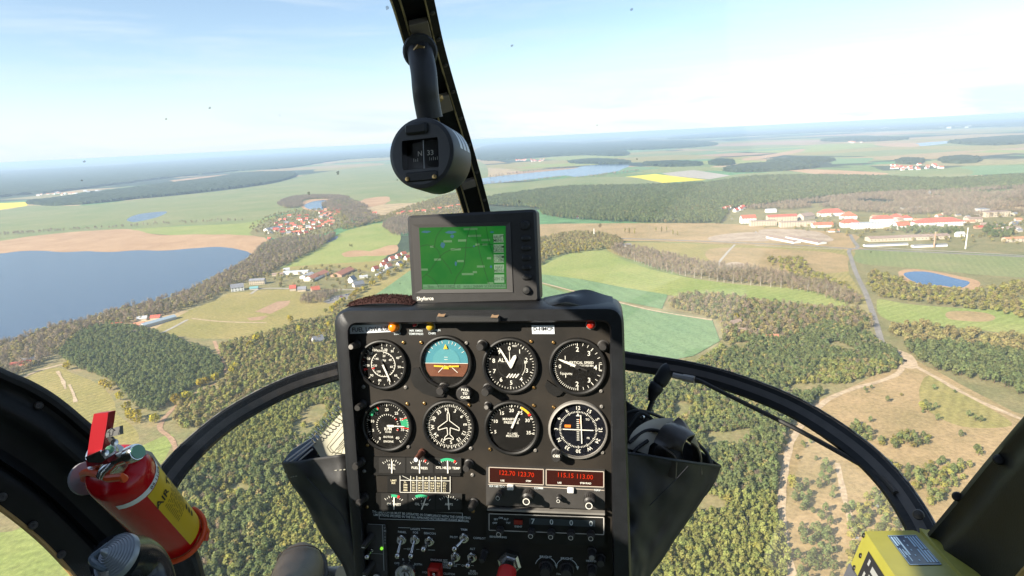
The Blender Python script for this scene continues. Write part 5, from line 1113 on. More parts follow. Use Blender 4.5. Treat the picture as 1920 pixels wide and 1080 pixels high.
ptext('THIS HELICOPTER MUST BE OPERATED IN COMPLIANCE WITH THE OPERATING', 789, 965, 4.6, h=.0018, slope=RAD(-1.0), sx=.80); ptext('LIMITATIONS SPECIFIED IN THE FAA APPROVED ROTORCRAFT FLIGHT MANUAL', 789, 970.8, 4.6, h=.0018, slope=RAD(-1.0), sx=.775)
q = MB(); e = [tb(711,957.5), tb(867,962), tb(867,977.5), tb(711,973)]
for i in range(4): bar(q, e[i], e[(i+1) % 4], .0006, .0019)
q.build('border', M_PRINT, pl)
# ---- radio
M_RADIO = mat('radio_grey_black', (.045,.042,.040), .45, var=.15, vscale=40); M_LED = mat('red_display_digits', (.30,.012,.0), .4, emit=(1,.05,.005), estr=.07); M_DISP = mat('dark_red_window', (.030,.008,.006), .2)
RY = (882.5-874)/(1134-914)
def rp(x, y): return (x, y+(x-914)*RY)
def rq(x0, y0, x1, y1): return [rp(x0,y0), rp(x1,y0), rp(x1,y1), rp(x0,y1)]
rad = plate(0,0,0,0, M_RADIO, 'comm_nav_radio', .010, corners=rq(914,871,1134,941), th=.010)
for (x0, x1, t, xs, a, b) in ((917,1019,'122.70 123.70',968,'USE','STBY'),(1024,1132,'115.15 113.00',1078,'USE','STBY/RAD')):
    w = plate(0,0,0,0, M_DISP, 'display_window', .0106, rad, corners=rq(x0,876,x1,905), th=.0008)
    q = MB(); e = [UV(*p, .0110) for p in rq(x0,876,x1,905)]
    for i in range(4): bar(q, e[i], e[(i+1) % 4], .0012, .0110)
    q.build('display_frame', mat('pale_frame', (.42,.36,.30), .5), w)
    c = rp(xs, 886); ptext(t, c[0], c[1], 8.6, M_LED, 'digits', h=.0112, slope=-math.atan(RY), sx=.95, parent=w)
    c = rp(x0+25, 900); ptext(a, c[0], c[1], 3.2, M_WHITE, h=.0112, parent=w); c = rp(x0+74, 899); ptext(b, c[0], c[1], 3.2, M_WHITE, h=.0112, parent=w)
q = MB(); bar(q, UV(*rp(915,908), .0104), UV(*rp(1133,911), .0104), .0010, .0104); q.build('trim_line', mat('pale_frame', (.42,.36,.30)), rad)
for t, x, y in (('KX 165 TSO',932,911),('COMM',1010,911.5),('NAV',1120,911)): c = rp(x, y); ptext(t, c[0], c[1], 3.8, h=.0106, parent=rad)
for x, y in ((957,912),(1070,913)):
    c = UV(*rp(x, y), .0125); q = MB(); s = MPP(x, y); q.bbox(c, (12*s, 10*s, .005), .0012); o = q.build('transfer_button', mat('white_plastic', (.80,.78,.74), .4), rad, smooth=True)
    q = MB(); text(q, '--', c.x, c.y-2*s, 3*s, z=.0154); q.build('lettering', M_INK, o)
def rknob(x, y, rpx, h, z0, ring=False, name='tuning_knob', ridge=True):
    c = UV(x, y, z0); s = MPP(x, y); r = rpx*s; q = MB(); q.lathe([(r*1.1, 0), (r*1.1, h*.15), (r, h*.2), (r*.95, h*.6), (r*.6, h*.65), (r*.55, h), (0, h)], c, (0,0,1), 20)
    if ridge:
        for k in range(18): a = 2*math.pi*k/18; q.box(c+Vector((math.cos(a)*r*.98, math.sin(a)*r*.98, h*.4)), (r*.1, r*.1, h*.4))
    o = q.build(name, M_KNOB, CON, smooth=True, origin=c)
    if ring: q = MB(); arc(q, 0, 360, r*.50, r*.62, h+.0003, 24); q.build('white_ring', M_WHITE, o)
for x, y, rr, h in ((937,926,6,.016),(991,924,10,.026),(1048,928,5,.014),(1105,927,10,.026)): c = rp(x, y-2); rknob(c[0], c[1], rr, h, .010, True)
plate(0,0,0,0, M_GREYM, 'radio_tray_edge', .012, corners=rq(916,948,1134,951.5), th=.010)
# ---- transponder
tp = plate(0,0,0,0, M_BLK, 'transponder', .008, corners=rq(914,957,1134,1010), th=.008); q = MB(); RY2 = RY
e = [UV(*rp(x, y), .0084) for x, y in ((917,963),(1132,962),(1132,994),(917,994))]
for i in range(4): bar(q, e[i], e[(i+1) % 4], .0012, .0084)
q.build('border', mat('pale_line', (.50,.48,.45), .5), tp); plate(0,0,0,0, mat('code_window', (.030,.04,.05), .3), 'code_window', .0086, tp, corners=rq(992,968,1116,980), th=.0004)
for t, x in (('7',999),('0',1034),('0',1071),('0',1108)): c = rp(x, 974); ptext(t, c[0], c[1], 10, M_PRINT, 'digit', h=.0092, parent=tp)
for x in (997,1034,1071,1108): c = rp(x, 993); rknob(c[0], c[1], 7, .014, .008, True, 'code_knob')
c = rp(938, 992); rknob(c[0], c[1], 7, .014, .008, True, 'mode_knob')
plate(0,0,0,0, mat('ident_red', (.28,.02,.012), .3), 'ident_button', .0105, tp, corners=rq(964,972,980,980), th=.0022)
for t, x, y in (('OFF',928,980),('SBY',930,973),('ON',939,970),('ALT',949,972),('TST',953,979),('IDENT',972,985),('BENDIX/KING',934,1006)): c = rp(x, y); ptext(t, c[0], c[1], 3.6, h=.0088, parent=tp)
# ---- switches
def toggle(px, py, dx, dy, lenpx, name='toggle_switch', s=1.0):
    c = UV(px, py); k = MPP(px, py); q = MB(); q.lathe([(9*k*s, 0), (9*k*s, .003), (7.2*k*s, .0034), (7.2*k*s, .007), (4.5*k*s, .0072), (4.5*k*s, .004)], c, (0,0,1), 6 if s < 1 else 18); o = q.build(name, M_STEEL, CON, smooth=True, origin=c)
    q = MB(); e = Vector((dx*k, -dy*k, .016)); q.tube([(0,0,.004), e*.5+Vector((0,0,.003)), e], .002, 10, rf=lambda t: .0016+.0012*t); q.lathe([(.0001,-.0046),(.0032,-.0034),(.0044,0),(.0032,.0034),(.0001,.0046)], e, e, 12); q.build('lever', M_STEEL, o, smooth=True, autosm=70)
toggle(754,1010,-3,22,0); toggle(779,1010,-3,22,0); toggle(806,1013,-6,6,0); toggle(871,1007,-14,12,0); toggle(855,1042,-5,4,0); toggle(886,1043,-4,6,0); toggle(700,1028,-4,5,0,s=.45)
for t, x, y in (('LIGHTS',778.6,992),('PANEL',754,997.5),('POS',779,998.5),('BEACON',806,1000),('OFF',768,1029.5),('OFF',794,1031),('TRIM',870,993),('PILOT',851,1007),('COPILOT',899,1009),('BAT',855,1027),('ALT',886,1029),('OFF',870,1060.5),('FUEL',887,1071),('BOOST',887,1075.5),('OFF',744,1056),('R',756,1049),('L',768,1050),('BOTH',784,1058),('ENGAGE',818,1050),('HOLD',799,1073),('CLUTCH',842,1076),('SET',835,1051),('1600 RPM',841,1055),('THROTTLE',843,1060),('FIXED',838,1064),('HEATER',1109,1052),('PAN',1049,1076)): ptext(t, x, y, 4.0)
q = MB()
for a, b in (((746,990),(768,990.6)),((789,991.5),(814,993)),((756,1030),(762,1030)),((780,1031),(786,1031)),((802,1032),(815,1032.5)),((855,1059),(863,1059.5)),((877,1061),(888,1061.5))): bar(q, tb(*a), tb(*b), .0006, .0006)
for c0 in ((1023.6,1063),(1063,1066)):
    c = UV(*c0); R_ = 20*MPP(*c0); vs = []
    for (a0, a1_) in ((-75,-30),(30,75)):
        for k in range(8): a, b = a0+(a1_-a0)*k/8, a0+(a1_-a0)*(k+1)/8; pa, pb_ = pol(a, R_), pol(b, R_); bar(q, (c.x+pa[0], c.y+pa[1]), (c.x+pb_[0], c.y+pb_[1]), .0009, .0006)
    e = pol(77, R_); q.add([(c.x+e[0]-.002, c.y+e[1]+.001, .0006), (c.x+e[0]+.002, c.y+e[1]+.001, .0006), (c.x+e[0]+.0006, c.y+e[1]-.0045, .0006)], [(0,1,2)])
    text(q, 'BRIGHT', c.x, c.y+R_*1.0, 4.6*MPP(*c0), z=.0006)
q.build('printed_lines', M_PRINT, CON)
knob(1024, 1063, 11, .016, 'dimmer_knob', ridge=True); knob(1063, 1066, 11, .016, 'dimmer_knob', ridge=True); knob(1110, 1033, 7, .018, 'heater_knob', cap=M_GREYM); knob(1110, 1064, 8, .020, 'heater_knob', cap=M_KNOB); knob(1126, 1046, 8, .016, 'heater_knob')
# ignition switch, clutch guard, lever with red grip, intercom
c = UV(763,1072); k = MPP(763,1072); q = MB(); q.lathe([(21*k, 0), (21*k, .006), (19*k, .009), (15*k, .0095), (14*k, .006), (9*k, .006), (8*k, .011), (0, .011)], c, (0,0,1), 32); o = q.build('ignition_switch', M_STEEL, CON, smooth=True, origin=c); q = MB(); q.box((0,0,.0115), (.0015,.009,.002)); q.build('key_slot', M_INK, o)
c = UV(819,1071); q = MB(); 
for (dx, dy, w, h) in ((-9.5,0,4,34),(9.5,0,4,34),(0,14,23,6)): q.bbox(c+Vector((dx*k, dy*k, .008)), (w*k, h*k, .016), .001)
q.bbox(c+Vector((0,0,.001)), (23*k, 34*k, .002), .001); o = q.build('clutch_switch_guard', mat('guard_red', (.55,.02,.012), .35), CON, smooth=True); q = MB(); q.tube([c+Vector((0,0,.002)), c+Vector((-.001,.002,.012))], .0022, 8); q.build('lever', M_STEEL, o)
c = UV(957,1050); q = MB(); q.lathe([(22*k, 0), (22*k, .010), (17*k, .012), (15*k, .014), (15*k, .030), (13*k, .032), (0, .032)], c, (0,0,1), 6); o = q.build('mixture_control', M_STEEL, CON, smooth=True, autosm=25, origin=c)
q = MB(); q.tube([(0,0,.026), (-.001,-.008,.045), (-.004,-.030,.070), (-.006,-.055,.085)], .012, 16, rf=lambda t: .0125+.003*t); q.build('red_grip', mat('red_grip_rubber', (.60,.02,.02), .5), o, smooth=True, autosm=60)
pl = plate(0,0,0,0, M_RADIO, 'intercom', .004, corners=[(689,982),(724,984),(729,1085),(694,1085)], th=.004); q = MB()
bar(q, UV(717,984,.0044), UV(720,1070,.0044), .0009, .0044); bar(q, UV(692,1037,.0044), UV(719,1039,.0044), .0006, .0044); bar(q, UV(689,982.5,.0044), UV(722,984,.0044), .0006, .0044)
k = MPP(720,1000)
for i, t in enumerate('PM1000'): c = UV(721.5+.12*i, 990+5.6*i, .0044); text(q, t, c.x, c.y, 4.2*k, z=.0044, rot=0)
q.build('lettering', mat('dim_print', (.38,.40,.41), .6), pl)
for x, y in ((697,1004),(699,1056)):
    c = UV(x, y, .004); q = MB(); q.tube([c, c+Vector((-.004,-.006,.022))], 6.5*k, 14, rf=lambda t: 6.8*k-1.2*k*t); o = q.build('volume_knob', M_KNOB, pl, smooth=True); q = MB(); q.box(c+Vector((-.0045,-.0065,.0225)), (.004,.0008,.0006)); q.build('pointer', M_WHITE, o)
c = UV(716,1028,.004); q = MB(); q.lathe([(3*k,0),(2.6*k,.002),(0,.0032)], c, (0,0,1), 12); q.build('green_led', mat('green_led', (.12,.45,.03), .3, emit=(.3,.9,.05), estr=.35), pl, smooth=True)
screw(702, 990, M_STEEL, 2.5); c = UV(709,1079,.004); q = MB(); q.lathe([(7*k,0),(7*k,.006),(4*k,.006),(4*k,.002)], c, (0,0,1), 16); q.build('headset_jack', M_STEEL, pl, smooth=True)

# ================================================================== moving-map display
GO = P(888, 484, .845); GM = Matrix.Translation(GO) @ (Matrix((PU, PV, PN)).transposed() @ Matrix.Rotation(RAD(1.4), 3, 'Z')).to_4x4(); GMI = GM.inverted(); GN = GM.to_3x3() @ Vector((0,0,1))
def GU(px, py, h=0.0): r = ray(px, py); t = (GO+GN*h).dot(GN)/r.dot(GN); return GMI @ (r*t)
GPS = empty('moving_map_display', label='grey moving-map display with a green map on the console top', cat='display', M=GM)
M_GPS = mat('display_case', (.030,.029,.029), .5, spec=.35, var=.1, vscale=60, bump=.15, bscale=1500)
w, h = (GU(1009,484)-GU(767,484)).x, (GU(888,398)-GU(888,570)).y
cg = (GU(767,484)+GU(1009,484))/2; cy = (GU(888,398)+GU(888,570)).y/2; CG = Vector((cg.x, cy, 0))
q = MB(); q.bbox(CG+Vector((0,0,-.022)), (w, h, .044), .006, seg=4); q.build('case', M_GPS, GPS, smooth=True)
def gq(x0, y0, x1, y1, z): return [GU(x0,y0,z), GU(x1,y0,z), GU(x1,y1,z), GU(x0,y1,z)]
def gframe(pts_o, pts_i, z0, z1, name, m):
    q = MB(); q.add([Vector((p.x, p.y, z0)) for p in pts_o]+[Vector((p.x, p.y, z1)) for p in pts_i], [(i, (i+1) % 4, 4+(i+1) % 4, 4+i) for i in range(4)]); return q.build(name, m, GPS)
so_ = [GU(772,421,0), GU(957,416,0), GU(962,548,0), GU(779,550,0)]; si = [GU(786,427,0), GU(948,423.5,0), GU(950,541.5,0), GU(792,542.5,0)]
gframe(so_, si, .0012, .0004, 'screen_bezel', mat('display_bezel', (.045,.043,.042), .45)); q = MB(); q.add([Vector((p.x, p.y, .0012)) for p in so_]+[Vector((p.x, p.y, -.0002)) for p in so_], [(i, (i+1) % 4, 4+(i+1) % 4, 4+i) for i in range(4)]); q.build('bezel_edge', M_GPS, GPS)
m = bpy.data.materials.new('map_screen'); m.use_nodes = True; nn = m.node_tree.nodes; b = nn['Principled BSDF']; b.inputs['Roughness'].default_value = .35
tcn = nn.new('ShaderNodeTexCoord'); nzt = nn.new('ShaderNodeTexNoise'); nzt.inputs['Scale'].default_value = 28; nzt.inputs['Detail'].default_value = 4; rr_ = nn.new('ShaderNodeValToRGB'); rr_.color_ramp.elements[0].position = .38; rr_.color_ramp.elements[0].color = (.006,.090,.014,1); rr_.color_ramp.elements[1].position = .72; rr_.color_ramp.elements[1].color = (.022,.115,.018,1)
m.node_tree.links.new(tcn.outputs['Object'], nzt.inputs['Vector']); m.node_tree.links.new(nzt.outputs[0], rr_.inputs[0]); b.inputs['Base Color'].default_value = (.006,.022,.006,1); m.node_tree.links.new(rr_.outputs[0], b.inputs['Emission Color']); b.inputs['Emission Strength'].default_value = .50; b.inputs['Specular IOR Level'].default_value = .08
q = MB(); q.add([Vector((p.x, p.y, .0006)) for p in si], [(0,1,2,3)]); scr = q.build('screen', m, GPS)
def sxy(u, v): return si[0].lerp(si[1], u).lerp(si[3].lerp(si[2], u), v)
def sline(q, pts, wd, z=.0009):
    for a, b_ in zip(pts[:-1], pts[1:]): bar(q, sxy(*a), sxy(*b_), wd, z)
q = MB()
for pts in ([(0,.82),(.1,.7),(.2,.52),(.3,.4),(.45,.34),(.6,.33),(.75,.28),(.88,.3)], [(.38,.97),(.42,.8),(.5,.65),(.53,.45),(.55,.2),(.6,0)], [(.66,.05),(.68,.3),(.72,.55),(.76,.75),(.8,.93)], [(.0,.3),(.1,.28),(.2,.35),(.24,.5)], [(.17,.32),(.2,.15),(.28,0)], [(.05,.75),(.15,.85),(.2,.97)], [(.78,.0),(.8,.2),(.86,.5),(.87,.6)], [(.25,.5),(.33,.65),(.36,.75)]): sline(q, [p for p in catmull([np.array(x) for x in pts], 4)], .0006)
q.build('map_roads', mat('map_road', (.01,.02,.01), .6, spec=.1, emit=(.003,.014,.004), estr=1), scr)
q = MB()
for (u, v, w_, h_) in ((.02,.05,.12,.04),(.3,.06,.14,.05),(.24,.24,.06,.10),(.40,.55,.03,.08),(.62,.30,.03,.03),(.81,.62,.03,.05),(.82,.08,.05,.03),(.36,.12,.05,.06)):
    q.add([Vector((*sxy(u+dx*w_, v+dy*h_).xy, .0008)) for dx, dy in ((0,.5),(.3,0),(.8,.1),(1,.4),(.6,1),(.2,.8))], [tuple(range(6))])
tag(q.build('map_water', mat('map_water', (.01,.02,.03), .6, spec=.1, emit=(.008,.04,.05), estr=1), scr), kind='stuff')
q = MB()
for (u, v, w_) in ((.28,.21,.10),(.45,.2,.10),(.36,.34,.12),(.57,.13,.15),(.52,.02,.16),(.72,.2,.1),(.73,.27,.06),(.65,.27,.05),(.12,.29,.04),(.16,.5,.08),(.43,.53,.08),(.66,.62,.09),(.48,.74,.14),(.61,.71,.05),(.0,.66,.08),(.78,.49,.05),(.78,.89,.07)):
    a = [sxy(u, v), sxy(u+w_, v), sxy(u+w_, v+.035), sxy(u, v+.035)]; q.add([Vector((p.x, p.y, .00085)) for p in a], [(0,1,2,3)])
tag(q.build('map_labels', mat('map_label', (.03,.05,.03), .6, spec=.1, emit=(.02,.055,.02), estr=1), scr), kind='stuff')
q = MB()
for (t1, t2, v) in (('HAUPT','MENU',.13),('ZOOM','GROSS',.29),('ZOOM','KLEIN',.45),('NAV','MENU',.61),('GEH ZU','',.77)):
    a = [sxy(.86, v), sxy(.975, v), sxy(.975, v+.13), sxy(.86, v+.13)]; qq = MB(); qq.add([Vector((p.x, p.y, .0010)) for p in a], [(0,1,2,3)]); ob = qq.build('menu_box', mat('menu_grey_green', (.05,.07,.05), .6, spec=.1, emit=(.055,.09,.055), estr=1), scr)
    c = sxy(.917, v+(.04 if t2 else .065)); text(q, t1, c.x, c.y, .0042, z=.0013, sx=.85)
    if t2: c = sxy(.917, v+.095); text(q, t2, c.x, c.y, .0042, z=.0013, sx=.85)
for t, u in (('----3km----',.10),('TRK:330',.27),('GS: 65',.40),('POS:1.2NNW SCHOENHAG',.74)): c = sxy(u, .955); text(q, t, c.x, c.y, .0042, z=.0013, sx=.9 if u < .7 else .8)
q.build('map_lettering', mat('map_ink', (.015,.05,.02), .6), scr)
q = MB(); a = [sxy(.01,.92), sxy(.99,.92), sxy(.99,.99), sxy(.01,.99)]; q.add([Vector((p.x, p.y, .0008)) for p in a], [(0,1,2,3)]); q.build('status_bar', mat('status_green', (.03,.05,.03), .6, spec=.1, emit=(.03,.075,.035), estr=1), scr)
for x, y in ((986,447),(986.5,465.5),(987,484),(987.5,502),(988,520)):
    c = GU(x, y, .001); q = MB(); q.bbox(c, (.0138, .0082, .005), .004, seg=5); q.build('button', M_RUB, GPS, smooth=True, origin=c)
for x, y, r_ in ((984.5,422.5,.0062),(987.5,544,.0056)):
    c = GU(x, y, 0); q = MB(); q.lathe([(r_*1.15,0),(r_,.003),(r_*.8,.0055),(0,.0062)], c, (0,0,1), 20); q.build('round_knob', M_RUB, GPS, smooth=True, origin=c)
q = MB(); c = GU(797,559.5,.0006); text(q, 'Skyforce', c.x, c.y, .0052, z=.0006, sx=.95); q.build('brand_lettering', M_WHITE, GPS)
q = MB(); q.bbox(CG+Vector((0,-h/2-.006,-.03)), (w*.8, .016, .05), .005); q.build('foot', M_RUB, GPS, smooth=True)

# ================================================================== helicopter cabin: bow, nose arch, door frames, glass
CAB = empty('helicopter_cabin', P(960,660,1.27), 'black-framed helicopter canopy with centre bow, nose arch and door frames', 'helicopter')
CL = CAB.location.copy()
def cab(mb_, name, m, parent=None, **k): return rel(mb_, CL).build(name, m, parent or CAB, **k)
M_FRAME = mat('frame_black', (.009,.009,.009), .42, spec=.35, var=.4, vscale=12, col2=None, bump=.1, bscale=300); M_SEAL = mat('grey_seal', (.07,.064,.06), .55, var=.15, vscale=30); M_WORN = mat('worn_bare_edge', (.30,.24,.13), .5, .3, var=.5, vscale=40)
bow = [P(*p) for p in catmull([(735,-110,.60),(770,-10,.68),(797,90,.77),(829,190,.875),(862,290,.985),(893,395,1.09),(925,520,1.19),(955,640,1.27)], 6)]
def H(x, y, z): return PU*x + HF*y + HZ*z
bow = [Vector(p) for p in catmull([H(-.27,.04,.64), H(-.25,.20,.54), H(-.225,.34,.40), bow[0]], 5)][:-1] + bow
tocam = lambda pts: (lambda i: -pts[i].normalized())
q = MB(); q.sweep(bow, [(-.014,-.024),(-.014,.024),(.006,.024),(.006,.013),(-.004,.012),(-.004,-.012),(.006,-.013),(.006,-.024)], tocam(bow)); bo = cab(q, 'centre_bow', M_FRAME)
q = MB(); sd = lambda i: bow[i].normalized()
for off in (.0135, -.0135, .0225):
    pts = []
    for i, p in enumerate(bow): t = (bow[min(i+1, len(bow)-1)]-bow[max(i-1, 0)]).normalized(); a = -p.normalized(); a = (a-t*a.dot(t)).normalized(); pts.append(p + a*.0063 + t.cross(a)*off)
    q.tube(pts, .0013, 5)
cab(q, 'worn_edges', M_WORN, bo)
for i in range(2, len(bow)-2, 3):
    p = bow[i]; t = (bow[i+1]-bow[i-1]).normalized(); a = -p.normalized(); a = (a-t*a.dot(t)).normalized(); b = t.cross(a)
    q = MB(); q.lathe([(.0035,-.0005),(.003,.0012),(0,.002)], p + a*.006 - b*.0185, a, 10); cab(q, 'rivet', mat('dull_rivet', (.07,.065,.06), .45, .4), bo, smooth=True)
for (x, y, d, wpx, hpx) in ((790,62,.735,.020,.030),(853,190,.875,.020,.024),(880,352,1.04,.012,.012)):
    p = P(x, y, d); i = min(range(len(bow)), key=lambda j: (bow[j]-p).length); t = (bow[min(i+1, len(bow)-1)]-bow[i-1]).normalized(); a = -bow[i].normalized(); a = (a-t*a.dot(t)).normalized(); R_ = Matrix((t.cross(a), t, a)).transposed()
    q = MB(); q.bbox(bow[i]+a*.004, (.023, hpx*1.4, .008), .001, R_); cab(q, 'bracket_plate', mat('bracket_grey', (.23,.195,.165), .5, .2, var=.1), bo)
arch_r = [P(*p) for p in catmull([(900,659,1.27),(1000,660,1.27),(1100,664,1.26),(1180,678,1.24),(1300,698,1.19),(1400,727,1.13),(1500,770,1.06),(1600,836,.97),(1665,898,.905),(1706,955,.85),(1732,1005,.81),(1748,1060,.77),(1756,1110,.74)], 4)]
arch_l = [P(*p) for p in catmull([(900,659,1.27),(760,664,1.26),(640,694,1.22),(540,726,1.16),(440,779,1.08),(370,835,1.0),(322,888,.93),(300,930,.89),(290,990,.85),(290,1060,.82)], 4)]
for pts, sgn in ((arch_r, 1), (arch_l, -1)):
    q = MB(); q.sweep(pts, [(-.012,-.0185),(-.012,.0185),(.004,.0185),(.008,.0150),(.008,-.0150),(.004,-.0185)], tocam(pts)); ao = cab(q, 'nose_arch', M_FRAME)
    q = MB(); pp_ = []
    for i, p in enumerate(pts): t = (pts[min(i+1, len(pts)-1)]-pts[max(i-1, 0)]).normalized(); a = -p.normalized(); a = (a-t*a.dot(t)).normalized(); pp_.append(p + a*.0082)
    q.sweep(pp_, [(-.001,-.0070),(-.001,.0050),(.0012,.0050),(.0012,-.0070)], tocam(pts)); cab(q, 'seal_strip', M_SEAL, ao)
    q = MB(); pe = []
    for i, p in enumerate(pts): t = (pts[min(i+1, len(pts)-1)]-pts[max(i-1, 0)]).normalized(); a = -p.normalized(); a = (a-t*a.dot(t)).normalized(); pe.append(p + a*.0045 + t.cross(a)*(.0188 if sgn < 0 else -.0188)*1.0)
    q.tube(pe, .0011, 5); cab(q, 'chipped_edge', mat('chipped_pale_edge', (.40,.38,.34), .6, col2=(.03,.03,.03), vscale=60), ao)
for (x, y) in ((1722,965),(1745,990)):
    q = MB(); q.lathe([(.007,0),(.006,.002),(0,.003)], P(x, y, .815), -P(x, y, 1).normalized(), 12); cab(q, 'rivet', mat('dull_rivet', (.07,.065,.06), .45, .4), smooth=True)
def frame_grid(A, B, dA, dB, relief, name, m, N=30, K=14, thick=.018):
    """sheet between two pixel curves with its own depth and a moulded relief; closed at the back"""
    ca = catmull(A, 8); cb = catmull(B, 8); ca = [ca[int(i*(len(ca)-1)/(N-1))] for i in range(N)]; cb = [cb[int(i*(len(cb)-1)/(N-1))] for i in range(N)]
    F_ = []; B_ = []
    for i in range(N):
        for j in range(K):
            s = j/(K-1); p = ca[i]*(1-s)+cb[i]*s; d = dA(ca[i][0])*(1-s)+dB(cb[i][0])*s; v = P(p[0], p[1], d - relief(s, i/(N-1))); F_.append(v); B_.append(P(p[0], p[1], d+thick))
    q = MB(); n = N*K; fs = []
    for i in range(N-1):
        for j in range(K-1): a = i*K+j; fs += [(a, a+1, a+K+1, a+K), (n+a, n+a+K, n+a+K+1, n+a+1)]
    for i in range(N-1): fs += [(i*K, (i+1)*K, n+(i+1)*K, n+i*K), (i*K+K-1, n+i*K+K-1, n+(i+1)*K+K-1, (i+1)*K+K-1)]
    for j in range(K-1): fs += [(j, n+j, n+j+1, j+1), ((N-1)*K+j, (N-1)*K+j+1, n+(N-1)*K+j+1, n+(N-1)*K+j)]
    q.add(F_+B_, fs); return cab(q, name, m, smooth=True, autosm=40)
dl = lambda x: .76+.17*min(1.1, max(-.4, x/385))
LA = [(-160,608),(0,688),(60,714),(110,744),(160,785),(215,833),(275,887),(312,924),(345,975),(368,1025),(384,1075),(396,1140)]
LB = [(-160,835),(-60,905),(0,948),(40,978),(80,1012),(110,1042),(135,1070),(150,1090),(165,1110),(180,1130),(200,1150),(215,1170)]
def rl(s, t): return .010*math.exp(-((s-.06)/.05)**2) + .016*math.exp(-((s-.30)/.10)**2)*(.4+.6*math.sin(t*3.1)) + .012*max(0, min(1, (s-.62)/.05)) - .010*math.exp(-((s-.72)/.03)**2)
ldf = frame_grid(LA, LB, dl, dl, rl, 'left_door_frame', M_DOOR, 40, 26)
q = MB(); es = [P(x-3, y+3, dl(x)-.014) for x, y in catmull(LB[:10], 5)]; q.tube(es, .0028, 8); cab(q, 'pale_edging', mat('tan_edging', (.42,.26,.09), .5), ldf, smooth=True)  # tan tube paints the yellow-lit edge of the trim strip
for (x, y) in ((4,932),(62,985),(115,1040),(73,760)):
    d = -P(x, y, 1).normalized(); q = MB(); q.lathe([(.0052,-.001),(.0050,.0015),(.0035,.003),(.0018,.003),(.0012,.0018),(0,.0018)], P(x, y, dl(x)-.0155 if x != 73 else dl(x)-.004), d, 14); cab(q, 'fastener', mat('dull_rivet', (.07,.065,.06), .45, .4), ldf, smooth=True)
dr = lambda x: .80-.20*min(1.5, max(-.2, (x-1735)/185))
RA = [(1733,1010),(1742,996),(1770,962),(1800,925),(1840,875),(1880,827),(1920,780),(2000,690),(2080,600)]
RB = [(1765,1150),(1800,1150),(1840,1140),(1870,1122),(1895,1098),(1918,1074),(1945,1050),(2010,1000),(2090,930)]
def rr2(s, t): return .008*math.exp(-((s-.05)/.05)**2) + .014*max(0, min(1, (s-.22)/.06)) + .010*math.sin(s*6)*.4
rdf = frame_grid(RA, RB, dr, dr, rr2, 'right_door_frame', M_DOOR, 30, 22)
for (x, y) in ((1873,862),(1795,931)):
    q = MB(); q.lathe([(.0058,-.001),(.0056,.003),(.0040,.005),(0,.0055)], P(x, y, dr(x)-.008), -P(x, y, 1).normalized(), 14); cab(q, 'bolt', M_BLK, rdf, smooth=True)
q = MB(); q.tube([P(x, y, dr(x)-.02) for x, y in ((1890,1110),(1905,1090),(1922,1070),(1945,1048),(2010,998))], .003, 8); cab(q, 'pale_edging', mat('tan_edging', (.42,.26,.09)), rdf, smooth=True)
q = MB(); pst = [Vector(p) for p in catmull([P(2075,640,dr(2075)), P(2120,590,.56), PU*.64+HF*.34+HZ*.20, PU*.66+HF*.20+HZ*.44, PU*.66+HF*.04+HZ*.64], 6)]
q.sweep(pst, [(-.012,-.035),(-.012,.035),(.008,.030),(.008,-.030)], tocam(pst)); cab(q, 'right_door_post', M_DOOR)
# unseen left door panel, its top edge shaped to shade the console foot
def H(x, y, z): return PU*x + HF*y + HZ*z
DOOR_SHADE_TOP = [(.385,-.222),(.308,-.154),(.234,-.092),(.162,-.03),(.09,.03),(-.5,.2)]
q = MB(); n = len(DOOR_SHADE_TOP); q.prism([H(-.70, y, z) for k, (y, z) in enumerate(DOOR_SHADE_TOP)] + [H(-.70,-.5,-.75), H(-.70,.37,-.75)], PU*-.02); cab(q, 'left_door_shade', M_BLK)
q = MB(); q.prism([P(-150,618,.70), H(-.70,.375,-.225), H(-.70,.36,-.75), P(-150,838,.70)], PU*-.02); cab(q, 'left_door_sill', M_DOOR)
q = MB(); q.prism([H(-.60,.46,.215), H(-.60,.30,.225), H(-.60,0,.26), H(-.62,-.75,.30), H(-.62,-.75,.66), H(-.58,.2,.68), H(-.58,.42,.50)], PU*-.02); cab(q, 'roof_side_shade', M_BLK)  # unseen panel added to keep sun off the compass and part of the display
q = MB(); q.box((0,0,0), (.02,.02,.02)) ; q = MB()
q.prism([H(-.66,-.72,-.9), H(.75,-.72,-.9), H(.75,-.78,.62), H(-.66,-.78,.62)], HF*-.03); cab(q, 'rear_bulkhead', M_VINYL)
q = MB(); q.prism([H(-.62,-.80,.62), H(.72,-.80,.62), H(.66,.06,.66), H(-.56,.06,.66)], HZ*.03); cab(q, 'cabin_roof', M_VINYL)
